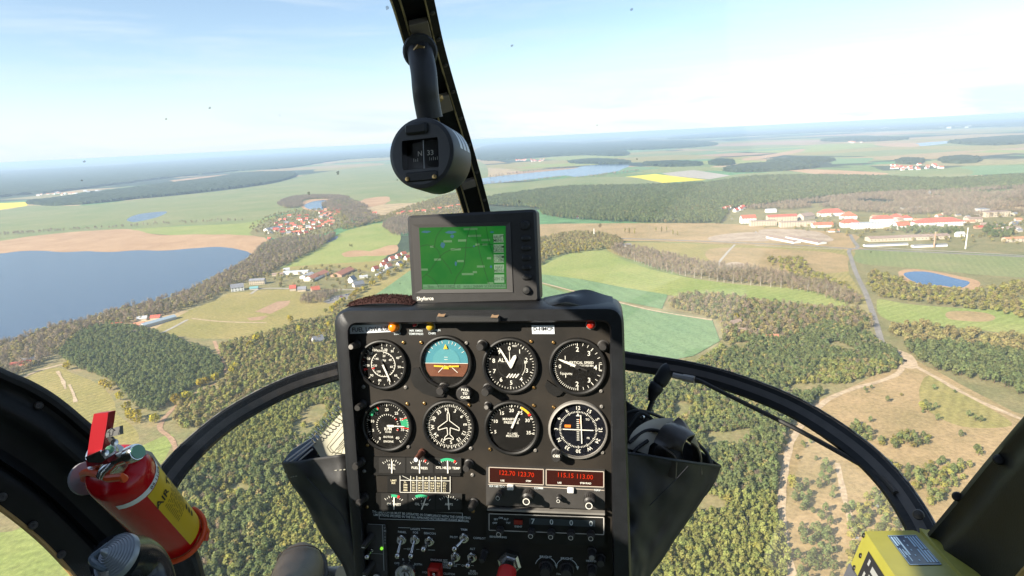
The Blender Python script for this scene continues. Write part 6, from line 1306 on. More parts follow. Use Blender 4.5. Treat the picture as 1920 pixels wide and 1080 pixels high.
# glass bubble: two panes left and right of the bow
def pane_mat():
    m = bpy.data.materials.new('canopy_acrylic'); m.use_nodes = True; nt = m.node_tree; n = nt.nodes; n.clear(); L = nt.links; o = n.new('ShaderNodeOutputMaterial'); t = n.new('ShaderNodeBsdfTransparent'); g = n.new('ShaderNodeBsdfGlossy'); x = n.new('ShaderNodeMixShader')
    t.inputs[0].default_value = (.97,.975,.97,1); g.inputs['Roughness'].default_value = .65; fr = n.new('ShaderNodeFresnel'); fr.inputs[0].default_value = 1.18
    L.new(fr.outputs[0], x.inputs[0]); L.new(t.outputs[0], x.inputs[1]); L.new(g.outputs[0], x.inputs[2])
    # insect specks and dust on the acrylic
    tc = n.new('ShaderNodeTexCoord'); nz = n.new('ShaderNodeTexNoise'); nz.inputs['Scale'].default_value = 6; L.new(tc.outputs['Object'], nz.inputs['Vector'])
    vo = n.new('ShaderNodeTexVoronoi'); vo.inputs['Scale'].default_value = 22; L.new(tc.outputs['Object'], vo.inputs['Vector']); n2 = n.new('ShaderNodeTexNoise'); n2.inputs['Scale'].default_value = 240; L.new(tc.outputs['Object'], n2.inputs['Vector'])
    sc = n.new('ShaderNodeSeparateColor'); L.new(vo.outputs['Color'], sc.inputs[0])
    ml = n.new('ShaderNodeMath'); ml.operation = 'MULTIPLY'; L.new(sc.outputs[0], ml.inputs[0]); L.new(sc.outputs[1], ml.inputs[1])
    m2 = n.new('ShaderNodeMath'); m2.operation = 'MULTIPLY'; L.new(ml.outputs[0], m2.inputs[0]); L.new(n2.outputs[0], m2.inputs[1])
    m3 = n.new('ShaderNodeMath'); m3.operation = 'MULTIPLY'; m3.inputs[1].default_value = .22; L.new(m2.outputs[0], m3.inputs[0])
    ls = n.new('ShaderNodeMath'); ls.operation = 'LESS_THAN'; L.new(vo.outputs['Distance'], ls.inputs[0]); L.new(m3.outputs[0], ls.inputs[1])
    mu = n.new('ShaderNodeMath'); mu.operation = 'MULTIPLY'; mu.inputs[1].default_value = .5; L.new(ls.outputs[0], mu.inputs[0])
    df = n.new('ShaderNodeBsdfDiffuse'); df.inputs[0].default_value = (.20,.22,.25,1); x2 = n.new('ShaderNodeMixShader'); L.new(mu.outputs[0], x2.inputs[0]); L.new(x.outputs[0], x2.inputs[1]); L.new(df.outputs[0], x2.inputs[2]); # fine dust film scatters a little sunlight
    d1 = n.new('ShaderNodeBsdfDiffuse'); d1.inputs[0].default_value = (.9,.9,.88,1); d2 = n.new('ShaderNodeBsdfTranslucent'); d2.inputs[0].default_value = (.9,.9,.88,1); x3 = n.new('ShaderNodeMixShader'); L.new(d1.outputs[0], x3.inputs[1]); L.new(d2.outputs[0], x3.inputs[2])
    x4 = n.new('ShaderNodeMixShader'); x4.inputs[0].default_value = .036; L.new(x2.outputs[0], x4.inputs[1]); L.new(x3.outputs[0], x4.inputs[2]); L.new(x4.outputs[0], o.inputs[0])
    return m
M_PANE = pane_mat(); EA, EB, EC = .90, .85, 1.45; EO = Vector((0, 0, -.12))
def bub(th, ph): return EO + H(EA*math.cos(ph)*math.sin(th), EC*math.cos(ph)*math.cos(th), EB*math.sin(ph))
TB = RAD(-9)
for (t0, t1, nm) in ((RAD(-95), TB, 'left_windscreen'), (TB, RAD(95), 'right_windscreen')):
    q = MB(); NX, NY = 30, 26; vs = [bub(t0+(t1-t0)*i/(NX-1), RAD(-62)+RAD(112)*j/(NY-1)) for j in range(NY) for i in range(NX)]
    q.add(vs, [(j*NX+i, j*NX+i+1, (j+1)*NX+i+1, (j+1)*NX+i) for j in range(NY-1) for i in range(NX-1)]); w = cab(q, nm, M_PANE, smooth=True, autosm=80)


# ================================================================== magnetic compass
cf = P(790,287,.70); cax = (ROT @ Vector((.30, .02, -.954))).normalized(); cup = ROT @ Vector((-.03,1,0)); cup = (cup-cax*cup.dot(cax)).normalized(); crt = cax.cross(cup)
if crt.dot(ROT @ Vector((1,0,0))) < 0: crt = -crt
CM = Matrix.Translation(cf) @ Matrix((crt, cup, -cax)).transposed().to_4x4(); CMP = empty('magnetic_compass', label='round black magnetic compass hanging from the centre bow', cat='compass', M=CM)
M_CMP = mat('compass_case', (.028,.028,.030), .45, bump=.06, bscale=800); R_ = 67*.70/FPX
q = MB(); q.lathe([(R_*.98, .0), (R_, -.003), (R_, -.050), (R_*.96,-.056), (R_*.7,-.062), (0,-.064)], (0,0,0), (0,0,1), 48); q.f = [f for f in q.f if len(f) < 40]; q.m = q.m[:len(q.f)]; q.build('case', M_CMP, CMP, smooth=True)
wx0, wx1, wy0, wy1 = -.024, .022, -.018, .016
q = MB(); n = 48; circ = [(R_*.98*math.cos(2*math.pi*k/n), R_*.98*math.sin(2*math.pi*k/n)) for k in range(n)]
def rectpt(a):
    c_, s_2 = math.cos(a), math.sin(a); cx_, cy_ = (wx0+wx1)/2, (wy0+wy1)/2; t = min((wx1-wx0)/2/max(abs(c_), 1e-6), (wy1-wy0)/2/max(abs(s_2), 1e-6)); return (cx_+c_*t, cy_+s_2*t)
rc = [rectpt(2*math.pi*k/n) for k in range(n)]
q.add([(x, y, .0) for x, y in circ]+[(x*.9, y*.9, .0015) for x, y in circ]+[(x, y, .0012) for x, y in rc]+[(x*.95, y*.95, -.010) for x, y in rc], [(k*n+i, k*n+(i+1) % n, (k+1)*n+(i+1) % n, (k+1)*n+i) for k in range(3) for i in range(n)]); q.build('face_plate', M_CMP, CMP)
q = MB(); vs = []
for k in range(17):
    x = wx0*1.1+(wx1-wx0)*1.1*k/16; z = -.012+.006*math.cos((x+.001)/.024*1.4); vs += [(x, wy0, z-.002), (x, wy1, z-.002)]
q.add(vs, [(2*k, 2*k+2, 2*k+3, 2*k+1) for k in range(16)]); cdo = q.build('card', M_DIAL, CMP)
q = MB(); zc = lambda x, y, z: (x, y, -.0135+.006*math.cos((x+.001)/.024*1.4))
text(q, 'N', -.0055, .0015, .0058, zc); text(q, '33', .0075, .0015, .0058, zc); text(q, '3', .0205, .0015, .0058, zc)
for k in range(15): x = -.014+k*.0025; bar(q, zc(x, -.0075, 0)[:2], zc(x, -.0045 if k % 2 else -.0035, 0)[:2], .0006, -.0085)
q.build('card_print', mat('compass_print', (.55,.55,.50), .6), CMP)
q = MB(); q.box((.001,-.001,-.004), (.0007,.034,.0006)); q.build('lubber_line', M_LABEL, CMP); q = MB(); q.add([(wx0,wy0,.0004),(wx1,wy0,.0004),(wx1,wy1,.0004),(wx0,wy1,.0004)], [(0,1,2,3)]); q.build('glass', M_GLASS, CMP)
q = MB(); q.bbox((-.004,.0275,.003), (.028,.013,.006), .004, seg=4); q.build('lamp_cover', M_BLK, CMP, smooth=True); q = MB(); q.bbox((.0,-.027,.002), (.040,.011,.003), .002); q.build('adjuster_plate', M_BLK, CMP, smooth=True)
for x in (-.017,.017): q = MB(); q.lathe([(.0028,.0034),(.0024,.005),(0,.0054)], (x,-.029,0), (0,0,1), 12); q.build('screw', M_BRASS, CMP, smooth=True)
CMI = CM.inverted()
def tcm(mb_): mb_.v = [tuple(CMI @ Vector(v)) for v in mb_.v]; return mb_
q = MB(); ap = [P(*p) for p in catmull([(786,90,.735),(791,115,.725),(795,140,.722),(797,165,.722),(800,190,.728),(806,222,.735)], 5)]
prof = [(.011*math.cos(RAD(a))*(1 if abs(math.cos(RAD(a))) < .8 else .9), .0155*math.sin(RAD(a))) for a in range(0, 360, 24)]
q.sweep(ap, prof, lambda i: -ap[i].normalized()); tcm(q).build('mounting_arm', M_CMP, CMP, smooth=True, autosm=60)
q = MB(); q.lathe([(.021,-.004),(.021,.003),(.019,.005),(0,.005)], P(788,97,.735), -P(788,97,1).normalized(), 24); tcm(q).build('mounting_pad', M_CMP, CMP, smooth=True)
q = MB(); q.lathe([(.0085,0),(.0085,.006),(.007,.0075),(0,.0078)], P(787,97,.729), -P(787,97,1).normalized(), 6); tcm(q).build('bolt', M_BRASS, CMP)
q = MB(); q.lathe([(.0055,0),(.0055,.005),(0,.006)], P(824,184,.80), -P(824,184,1).normalized(), 6); tcm(q).build('bolt', M_BRASS, CMP)
q = MB()
for k in range(3): a = .55+k*.0; zz = -.020-.011*k; pts = [(R_*1.004*math.cos(RAD(t)), R_*1.004*math.sin(RAD(t)), z) for z in (zz, zz-.007) for t in range(8, 48, 5)]; q.add(pts, [(i, i+1, 8+i+1, 8+i) for i in range(7)])
q.build('side_sticker', mat('silver_sticker', (.42,.42,.42), .35, .4), CMP)

# ================================================================== fire extinguisher on the left door frame
et = P(216,878,.600); eb = P(334,1008,.745); ex = (et-eb).normalized(); view = -(et+eb).normalized(); eright = ex.cross(view); ef = (view-ex*view.dot(ex)).normalized(); er = ef.cross(ex).normalized()
if er.dot(ROT @ Vector((1,0,0))) < 0: er = -er
EL = (et-eb).length; ER = .0295; EM = Matrix.Translation(eb) @ Matrix((er, ef, ex)).transposed().to_4x4(); EMI = EM.inverted()
EXT = empty('fire_extinguisher', label='red fire extinguisher with yellow label strapped to the left door frame', cat='fire extinguisher', M=EM)
M_REDG = mat('glossy_red_paint', (.44,.003,.007), .25, coat=.25, spec=.3); M_REDW = mat('orange_red_wire', (.60,.07,.012), .35)
q = MB(); q.lathe([(ER*.80,0),(ER*.95,.004),(ER,.010),(ER,EL-.014),(ER*.97,EL-.006),(ER*.88,EL-.001),(ER*.62,EL+.003),(ER*.36,EL+.005),(ER*.34,EL+.012),(0,EL+.012)], (0,0,0), (0,0,1), 48); q.build('cylinder', M_REDG, EXT, smooth=True, autosm=45)
def wrap(u, z, off=.0004): a = u/ER; return Vector((math.sin(a)*(ER+off), math.cos(a)*(ER+off), z))   # u runs to the right round the front
def wrapsheet(u0, u1, z0, z1, m, name, off=.0004, n=16):
    q = MB(); vs = []
    for k in range(n+1): u = u0+(u1-u0)*k/n; vs += [wrap(u, z0, off), wrap(u, z1, off)]
    q.add(vs, [(2*k, 2*k+2, 2*k+3, 2*k+1) for k in range(n)]); return q.build(name, m, EXT, smooth=True)
wrapsheet(.004, .074, .022, EL-.030, mat('yellow_label', (.62,.42,.02), .4), 'yellow_label')
wrapsheet(-.022, .074, EL-.0285, EL-.0205, mat('white_tape', (.72,.74,.76), .5), 'date_tape', .0006); wrapsheet(-.066, -.034, .004, .075, mat('cream_label', (.76,.72,.62), .5), 'paper_label')
q = MB(); wfn = lambda u, z, _z: wrap(u, z, .0009); text(q, 'AIR TOTAL', .037, EL-.056, .0105, wfn, sx=.9); text(q, '05.11.04', .022, EL-.0245, .0048, lambda u, z, _: wrap(u, z, .0011)); text(q, 'TOTAL', .058, EL-.040, .007, wfn, sx=.8); q.build('lettering', M_INK, EXT)
q = MB(); z = EL-.070
for k in range(11):
    L_ = rng.uniform(.028,.048); u = .010
    while u < .010+L_:
        w_ = rng.uniform(.003,.008); q.add([wrap(u, z, .0008), wrap(u+w_, z, .0008), wrap(u+w_, z+.0011, .0008), wrap(u, z+.0011, .0008)], [(0,1,2,3)]); u += w_+.0015
    z -= .0042
for k in range(3): c_ = (.030, z-.004-.010*k); q.add([wrap(c_[0]+.0034*math.cos(a), c_[1]+.0034*math.sin(a), .0008) for a in [2*math.pi*i/12 for i in range(12)]], [tuple(range(12))])
q.build('small_print', mat('faded_ink', (.06,.05,.02), .6), EXT)
def texm(mb_): mb_.v = [tuple(EMI @ Vector(v)) for v in mb_.v]; return mb_
q = MB(); q.lathe([(.0165,EL+.010),(.0165,EL+.020),(.013,EL+.022),(.013,EL+.034),(.010,EL+.036),(0,EL+.036)], (0,0,0), (0,0,1), 24); vb = q.build('valve_body', M_STEEL, EXT, smooth=True)
q = MB(); q.tube([P(207,868,.560), P(252,850,.545)], .0062, 16); q.lathe([(.0078,0),(.0078,.010),(.007,.012),(0,.012)], P(243,853,.547), (P(252,850,.545)-P(207,868,.560)), 20); texm(q).build('gauge_stem', M_STEEL, EXT, smooth=True)
q = MB(); gx = (P(252,850,.545)-P(207,868,.560)).normalized(); q.lathe([(.0062,0),(.0062,.0012),(0,.0014)], P(253,849.6,.5445)+gx*.0045, gx, 20); texm(q).build('gauge_face', mat('gauge_green', (.10,.26,.17), .3), EXT)
q = MB(); q.tube([P(213,868,.555), P(196,884,.552), P(191,895,.552)], .0052, 12, rf=lambda t: .0060-.001*t); texm(q).build('nozzle', M_STEEL, EXT, smooth=True)
def slab(px, d, m, name, th, parent=None):
    q = MB(); pts = [P(x, y, dd) for (x, y), dd in zip(px, d)]; nrm = (pts[1]-pts[0]).cross(pts[2]-pts[0]).normalized(); q.prism(pts, nrm*th); return texm(q).build(name, m, parent or EXT)
M_LEV = mat('lever_red', (.26,.008,.014), .42)
slab([(163,856),(171,800),(176,776),(203,773),(200,795),(189,858),(180,862)], [.555,.545,.54,.528,.53,.545,.55], M_LEV, 'handle_lever', .006)
slab([(160,857),(187,845),(197,862),(190,868),(165,867)], [.552,.540,.542,.545,.552], M_STEEL, 'handle_base', .010); slab([(161,863),(200,862),(204,868),(163,876)], [.556,.545,.546,.556], M_LEV, 'carry_handle', .012)
o = slab([(197,807),(224,799),(225,815),(199,821)], [.535,.525,.525,.535], mat('grey_tab', (.10,.10,.10), .5), 'safety_tab', .003); q = MB()
a_ = [P(x, y, .521) for x, y in ((205,818),(206,810),(202,811),(209,803),(216,807),(212,808),(211,816))]
for i in range(len(a_)): q.tube([a_[i], a_[(i+1) % len(a_)]], .0004, 4)
texm(q).build('arrow_mark', M_INK, o); slab([(201,820),(208,820),(218,830),(212,835),(206,830)], [.53]*5, M_KNOB, 'safety_pin_strap', .003)
for (x, y) in ((197,849),(214.5,829.5)): q = MB(); q.lathe([(.0032,0),(.003,.003),(0,.0035)], P(x, y, .530), -P(x, y, 1).normalized(), 12); texm(q).build('pin', M_STEEL, EXT, smooth=True)
q = MB(); q.lathe([(.0036,0),(.003,.003),(0,.004)], P(206,843,.535), -P(206,843,1).normalized(), 14); texm(q).build('green_button', mat('gauge_green', (.10,.42,.30)), EXT, smooth=True)
def ring(zr, a0, a1_, off, dz=0.0): return [Vector((math.sin(RAD(a))*(ER+off), math.cos(RAD(a))*(ER+off), zr+dz*math.sin(RAD(a)*1.0))) for a in np.arange(a0, a1_+1, 10)]
q = MB(); q.tube(ring(.012, -100, 110, .0035), .0032, 8); q.tube([wrap(.028,.012,.004), wrap(.030,-.006,.002), wrap(.020,-.010,.000)], .0030, 8); q.tube(ring(.002, -120, 120, -.001), .0030, 8); br = q.build('wire_bracket', M_REDW, EXT, smooth=True)
q = MB(); q.tube([EMI @ P(*p) for p in ((158,898,.63),(156,888,.60),(166,884,.585),(185,890,.560),(205,897,.548),(228,894,.545),(233,898,.55))], .0036, 8); q.build('wire_clip', M_REDW, EXT, smooth=True)
q = MB(); q.lathe([(.017,0),(.017,.004),(.012,.005)], EMI @ P(160,897,.64), EMI.to_3x3() @ (-P(160,897,1).normalized()*.6+ROT @ Vector((.6,.1,0))), 24); q.build('rubber_washer', mat('pale_washer', (.25,.24,.25), .5), EXT, smooth=True)
q = MB(); q.box((.006,-ER-.030,EL*.42), (.016,.06,.04)); q.build('wall_bracket', M_BLK, EXT)
q = MB(); q.tube([EMI @ P(*p) for p in ((250,850,.60),(275,856,.63),(292,880,.66))], .006, 8); q.build('back_strap', mat('pale_washer', (.5,.48,.5)), EXT, smooth=True)

# ================================================================== yellow locator box at the lower right
A_ = P(1622,996,.82); e1 = P(1724,994,.815)-A_; e2 = (P(1700,1112,.655)-A_); e3 = P(1598,1052,.835)-A_
e3 = e3.normalized()*.055; BXO = A_ + e3
BX = empty('locator_beacon', BXO, 'yellow locator box with blue data label beside the right door frame', 'beacon')
M_YBOX = mat('yellow_paint', (.34,.32,.05), .45, var=.05, vscale=30); u1, u2, u3 = e1.normalized(), e2.normalized(), e3.normalized(); nt_ = u1.cross(u2).normalized(); nt_ = nt_ if nt_.z > 0 else -nt_
def hexa(mb_, a, b, c, d, dv): mb_.prism([a, b, c, d], dv); return mb_
q = MB(); hexa(q, A_, A_+e1, A_+e1+e2, A_+e2, e3); rel(q, BXO).build('case', M_YBOX, BX)
q = MB(); w1 = u1*.019; a = A_+e1-u1*.001; hexa(q, a+nt_*.004-u2*-.004, a+w1+nt_*.004, a+w1+e2+nt_*.004, a+e2+nt_*.004, e3*.9); rel(q, BXO).build('lid_flange', M_YBOX, BX)
def onbox(s, t, o=.0006): return A_ + e1*s + e2*t + nt_*o
q = MB(); q.add([onbox(.34,.10), onbox(.86,.10), onbox(.86,.62), onbox(.34,.62)], [(0,1,2,3)]); lb_ = rel(q, BXO).build('data_label', mat('navy_label', (.010,.025,.075), .3), BX)
q = MB()
def lbar(s0, t0, s1, t1): q.add([onbox(s0,t0,.001), onbox(s1,t0,.001), onbox(s1,t1,.001), onbox(s0,t1,.001)], [(0,1,2,3)])
for (s0, t0, s1, t1) in ((.37,.13,.40,.30),(.42,.13,.445,.28),(.46,.13,.49,.46),(.37,.34,.385,.5),(.41,.36,.425,.46),(.43,.40,.445,.56),(.62,.13,.65,.16),(.66,.13,.69,.32),(.71,.13,.735,.58),(.755,.13,.785,.36),(.755,.38,.785,.58),(.81,.13,.835,.36),(.81,.38,.835,.58),(.66,.36,.685,.58),(.55,.2,.57,.225),(.55,.28,.57,.305),(.55,.36,.57,.385),(.55,.45,.57,.475),(.55,.53,.57,.555)): lbar(s0, t0, s1, t1)
for (a, b, c, d) in ((.345,.105,.855,.112),(.345,.608,.855,.615),(.345,.105,.352,.615),(.848,.105,.855,.615)): lbar(a, b, c, d)
rel(q, BXO).build('label_print', mat('pale_blue_print', (.42,.60,.75), .4), lb_)
nl = u2.cross(u3).normalized(); nl = nl if nl.dot(u1) < 0 else -nl
def onside(t, s, o=.0006): return A_ + e2*t + e3*s + nl*o
nf = u1.cross(u3).normalized(); nf = nf if nf.dot(-A_) > 0 else -nf
q = MB(); q.add([onside(.22,.25), onside(.22,1.05), onside(.98,1.05), onside(.98,.25)], [(0,1,2,3)]); l2 = rel(q, BXO).build('side_label', M_INK, BX)
q = MB()
for (t0, s0, t1, s1) in ((.30,.35,.34,.5),(.4,.4,.7,.55),(.4,.62,.9,.85),(.3,.7,.34,.95),(.76,.4,.92,.5)): q.add([onside(t0,s0,.001), onside(t0,s1,.001), onside(t1,s1,.001), onside(t1,s0,.001)], [(0,1,2,3)])
rel(q, BXO).build('label_print', mat('grey_print', (.35,.36,.35), .5), l2)
for t, s in ((.02,.1),(.12,.55),(.10,.95)): q = MB(); q.lathe([(.0036,0),(.003,.0015),(0,.002)], onside(t, s), nl, 12); rel(q, BXO).build('screw', M_BLK, BX, smooth=True)
q = MB(); b0 = A_+e3*1.02-nl*-.002; hexa(q, b0-u2*.002, b0+e1-u2*.002, b0+e1+e2*1.02, b0+e2*1.02, u3*.05); rel(q, BXO).build('mounting_tray', mat('slate_bracket', (.10,.105,.13), .5), BX)

# ================================================================== side pouches and what they hold
M_CLOTH = mat('black_cloth', (.022,.022,.023), .62, var=.3, vscale=25, bump=.25, bscale=900)
def cloth(A, B, dA, dB, wr, N=26, K=20, seed=0):
    """fabric between two pixel curves; A and B sampled together"""
    ca = catmull(A, 8); cb = catmull(B, 8); q = MB(); vs = []
    for j in range(K):
        s = j/(K-1)
        for i in range(N):
            t = i/(N-1); a = ca[min(len(ca)-1, int(t*(len(ca)-1)))]; b = cb[min(len(cb)-1, int(t*(len(cb)-1)))]; p = a*(1-s)+b*s
            d = (dA[0]*(1-t)+dA[1]*t)*(1-s)+(dB[0]*(1-t)+dB[1]*t)*s
            d += wr*(mnoise.noise(Vector((t*3.2+seed, s*2.0, seed)))+.5*mnoise.noise(Vector((t*2+s*6, seed, s*4-t*5)))); vs.append(P(p[0], p[1], d))
    q.add(vs, [(j*N+i, j*N+i+1, (j+1)*N+i+1, (j+1)*N+i) for j in range(K-1) for i in range(N-1)])
    return q
def solid(o, th):
    m = o.modifiers.new('thickness', 'SOLIDIFY'); m.thickness = th; m.offset = 0; return o
RPO = P(1230,1085,.97); RP = empty('side_pouch', RPO, 'black cloth pouch on the right of the console holding a headset', 'pouch')
q = cloth([(1168,850),(1210,857),(1290,868),(1351,875)], [(1168,1150),(1180,1150),(1192,1140),(1205,1130)], (.865,.93), (.88,.92), .016, seed=1)
# right edge follows the tapered outline
def outline_cloth(rows, d0, d1, wr, seed, K=26, bulge=.02):
    """rows: list of (xl, yl, xr, yr) from the mouth down"""
    A = catmull([(a, b) for a, b, _, _ in rows], 6); B = catmull([(c, d) for _, _, c, d in rows], 6); q = MB(); vs = []; n = len(A)
    for j in range(n):
        for i in range(K):
            t = i/(K-1); p = A[j]*(1-t)+B[j]*t; s = j/(n-1); d = d0*(1-t)+d1*t - bulge*math.sin(math.pi*t)*(1-.3*s) + wr*(mnoise.noise(Vector((t*2.6+seed, s*2.2, seed)))+.6*mnoise.noise(Vector((t*2+s*5, seed*2, s*5-t*4)))); vs.append(P(p[0], p[1], d))
    q.add(vs, [(j*K+i, j*K+i+1, (j+1)*K+i+1, (j+1)*K+i) for j in range(n-1) for i in range(K-1)]); return q
rows = [(1166,848,1351,874),(1166,880,1340,900),(1167,920,1314,940),(1168,960,1288,978),(1170,1000,1262,1015),(1172,1040,1240,1050),(1175,1080,1216,1084),(1180,1130,1202,1135)]
q = outline_cloth(rows, .875, .97, .020, 3.0); fr_ = solid(rel(q, RPO).build('front_panel', M_CLOTH, RP, smooth=True, autosm=80), .0025)
rows = [(1172,750,1352,873),(1172,800,1345,893),(1172,860,1330,920),(1172,920,1300,955),(1172,980,1270,1000),(1175,1040,1240,1040),(1178,1080,1218,1080),(1182,1130,1203,1131)]
q = outline_cloth(rows, 1.02, .985, .008, 5.0, bulge=-.03); solid(rel(q, RPO).build('back_panel', M_CLOTH, RP, smooth=True, autosm=80), .0025)
q = MB(); q.tube([P(x, y, d) for x, y, d in ((1168,849,.868),(1210,854,.872),(1260,862,.88),(1310,869,.92),(1351,875,.965))], .0022, 6); rel(q, RPO).build('hem', M_VINYL, fr_, smooth=True)
q = MB(); q.tube([P(x, y, d) for x, y, d in ((1290,874,.886),(1270,896,.875),(1250,916,.868),(1218,948,.862))], .0008, 5); rel(q, RPO).build('seam', M_INK, fr_)
LPO = P(640,1070,.95); LP = empty('side_pouch', LPO, 'black cloth pouch on the left of the console holding manuals', 'pouch')
rows = [(529,868,668,848),(545,903,668,890),(570,938,668,930),(590,975,670,970),(606,1005,672,1000),(628,1035,674,1035),(648,1070,676,1070),(664,1130,682,1130)]
q = outline_cloth(rows, .97, .875, .018, 7.0); fr_ = solid(rel(q, LPO).build('front_panel', M_CLOTH, LP, smooth=True, autosm=80), .0025)
rows = [(529,866,668,835),(545,900,668,880),(570,935,668,925),(590,970,670,965),(606,1000,672,1000),(628,1032,674,1032),(648,1068,676,1068),(664,1128,682,1128)]
q = outline_cloth(rows, .985, 1.0, .006, 8.0, bulge=-.02); solid(rel(q, LPO).build('back_panel', M_CLOTH, LP, smooth=True, autosm=80), .0025)
for pts, m, nm, r_ in (([(545,895,.947),(590,886,.917),(650,880,.862)], mat('pale_thread', (.35,.34,.28), .8), 'stitching', .0007), ([(555,873,.935),(580,900,.918),(610,935,.89),(640,965,.868),(650,990,.862)], M_INK, 'seam', .0008)):
    if nm == 'stitching':
        cp = catmull(pts, 14); q = MB()
        for i in range(0, len(cp)-1, 2): q.tube([P(*cp[i]), P(*cp[i+1])], r_, 4)
    else: q = MB(); q.tube([P(*c2) for c2 in catmull(pts, 6)], r_, 5)
    rel(q, LPO).build(nm, m, fr_)
# manual with spiral binding and a clear folder
BO = P(610,860,.95); MN = empty('flight_manual', BO, 'cream spiral-bound manual sticking out of the left pouch', 'manual'); M_PAGE = mat('cream_paper', (.52,.50,.38), .7, var=.06, vscale=40)
def sl(px, d, m, name, th, root, o0, push=None):
    q = MB(); pts = [P(x, y, dd) for (x, y), dd in zip(px, d)]; q.prism(pts, (push or HF)*th); return rel(q, o0).build(name, m, root)
sl([(586,833),(603,815),(660,752),(672,770),(672,880),(615,880)], [.945,.942,.93,.93,.92,.935], M_PAGE, 'pages', .012, MN, BO)
q = MB()
for k in range(5): a = P(622+7*k, 852-9*k, .931); b = P(656+3*k, 812-8*k+6, .922); q.tube([a, a.lerp(b, .9)], .0005, 4)
rel(q, BO).build('printed_lines', M_INK, MN); q = MB(); fr3 = [P(*p) for p in ((613,838,.934),(655,783,.924),(662,790,.922),(640,850,.922),(620,848,.93))]
for i in range(5): q.tube([fr3[i], fr3[(i+1) % 5]], .0005, 4)
rel(q, BO).build('printed_frame', mat('faded_ink', (.06,.05,.02)), MN)
q = MB(); s0, s1 = P(585,826,.940), P(662,746,.925); ax_ = (s1-s0).normalized(); o1 = ax_.cross(-s0.normalized()).normalized(); o2 = -s0.normalized()
for k in range(15):
    c = s0.lerp(s1, k/14); q.tube([c + (o1*math.cos(a)+o2*math.sin(a))*.0075 + ax_*.0018*a/6.28 for a in np.linspace(0, 5.6, 14)], .0008, 5)
rel(q, BO).build('spiral_binding', M_STEEL, MN, smooth=True)
FO = P(560,868,.96); FD = empty('plastic_folder', FO, 'clear bluish plastic folder standing in the left pouch', 'folder')
sl([(530,866),(545,846),(590,818),(604,826),(575,858),(548,868)], [.965,.962,.955,.953,.955,.96], mat('clear_blue_plastic', (.24,.29,.36), .2), 'cover', .006, FD, FO); sl([(553,866),(583,838),(600,846),(580,868)], [.953]*4, mat('navy_sheet', (.03,.035,.05), .4), 'dark_sheet', .004, FD, FO)
q = MB()
for a, b in (((537,864),(588,825)),((543,867),(592,829)),((560,864),(586,842))): q.tube([P(a[0], a[1], .948), P(b[0], b[1], .944)], .0014, 5)
rel(q, FO).build('edge_strips', mat('white_plastic', (.8,.78,.74)), FD)
# headset: ear cup, padded headband, microphone on its boom
HO = P(1255,850,.95); HS = empty('headset', HO, 'dark headset with leather headband and microphone boom in the right pouch', 'headset'); M_LEATH = mat('brown_black_leather', (.085,.072,.062), .38, var=.2, vscale=50, bump=.2, bscale=600)
q = MB(); ea = (ROT @ Vector((-.35,.25,.9))).normalized(); q.lathe([(.040,-.03),(.043,-.005),(.041,.012),(.034,.024),(.020,.031),(0,.033)], P(1228,852,.965), ea, 32); rel(q, HO).build('ear_cup', M_RUB, HS, smooth=True)
q = MB(); cp = [P(*p) for p in catmull([(1195,846,.93),(1203,822,.935),(1228,806,.945),(1262,803,.955)], 5)]; q.sweep(cp, [(-.002,-.016),(-.002,.016),(.002,.016),(.002,-.016)], lambda i: -cp[i].normalized()); rel(q, HO).build('beige_shell', mat('beige_plastic', (.62,.55,.43), .5), HS, smooth=True)
q = MB(); cp = [P(*p) for p in catmull([(1246,885,.915),(1249,850,.905),(1262,815,.905),(1280,805,.92),(1297,820,.945),(1306,848,.96),(1308,880,.965)], 6)]; q.sweep(cp, [(.005*math.cos(a), .022*math.sin(a)) for a in np.linspace(0, 2*math.pi, 14, endpoint=False)], lambda i: (ROT @ Vector((.25 if i < len(cp)/2 else .9, .9 if i < len(cp)/2 else .4, .1))).normalized()); rel(q, HO).build('headband', M_LEATH, HS, smooth=True, autosm=60)
q = MB(); q.tube([P(*p) for p in catmull([(1206,800,.98),(1214,778,.985),(1222,755,.99),(1228,742,.99)], 5)], .004, 10); rel(q, HO).build('microphone_boom', M_RUB, HS, smooth=True)
q = MB(); q.tube([P(*p) for p in catmull([(1220,752,.985),(1226,735,.985),(1232,723,.985),(1240,712,.985),(1249,697,.985),(1254,694,.985)], 4)], .01, 14, rf=lambda t: .004+.0075*min(1, t*4) - (.0022 if .42 < t < .5 else 0) + .001*t); rel(q, HO).build('microphone', M_RUB, HS, smooth=True, autosm=60)
q = MB(); q.lathe([(.005,0),(.005,.006),(.003,.008),(0,.008)], P(1203,782,.975), -P(1203,782,1).normalized(), 12); rel(q, HO).build('boom_hinge', M_STEEL, HS, smooth=True)
for pts in ([(1178,800,.95),(1200,775,.955),(1225,790,.95),(1215,815,.945),(1185,830,.94),(1176,850,.93)], [(1180,830,.93),(1210,808,.94),(1240,810,.94),(1262,830,.95)], [(1176,775,.97),(1200,770,.97),(1240,783,.985),(1290,815,.99),(1325,850,.985),(1336,875,.975)], [(1310,835,.975),(1325,850,.97),(1332,872,.965)], [(1180,868,.91),(1190,845,.92),(1215,826,.93)]):
    q = MB(); q.tube([P(*c2) for c2 in catmull(pts, 6)], .0028, 8); rel(q, HO).build('cord', M_RUB, HS, smooth=True)
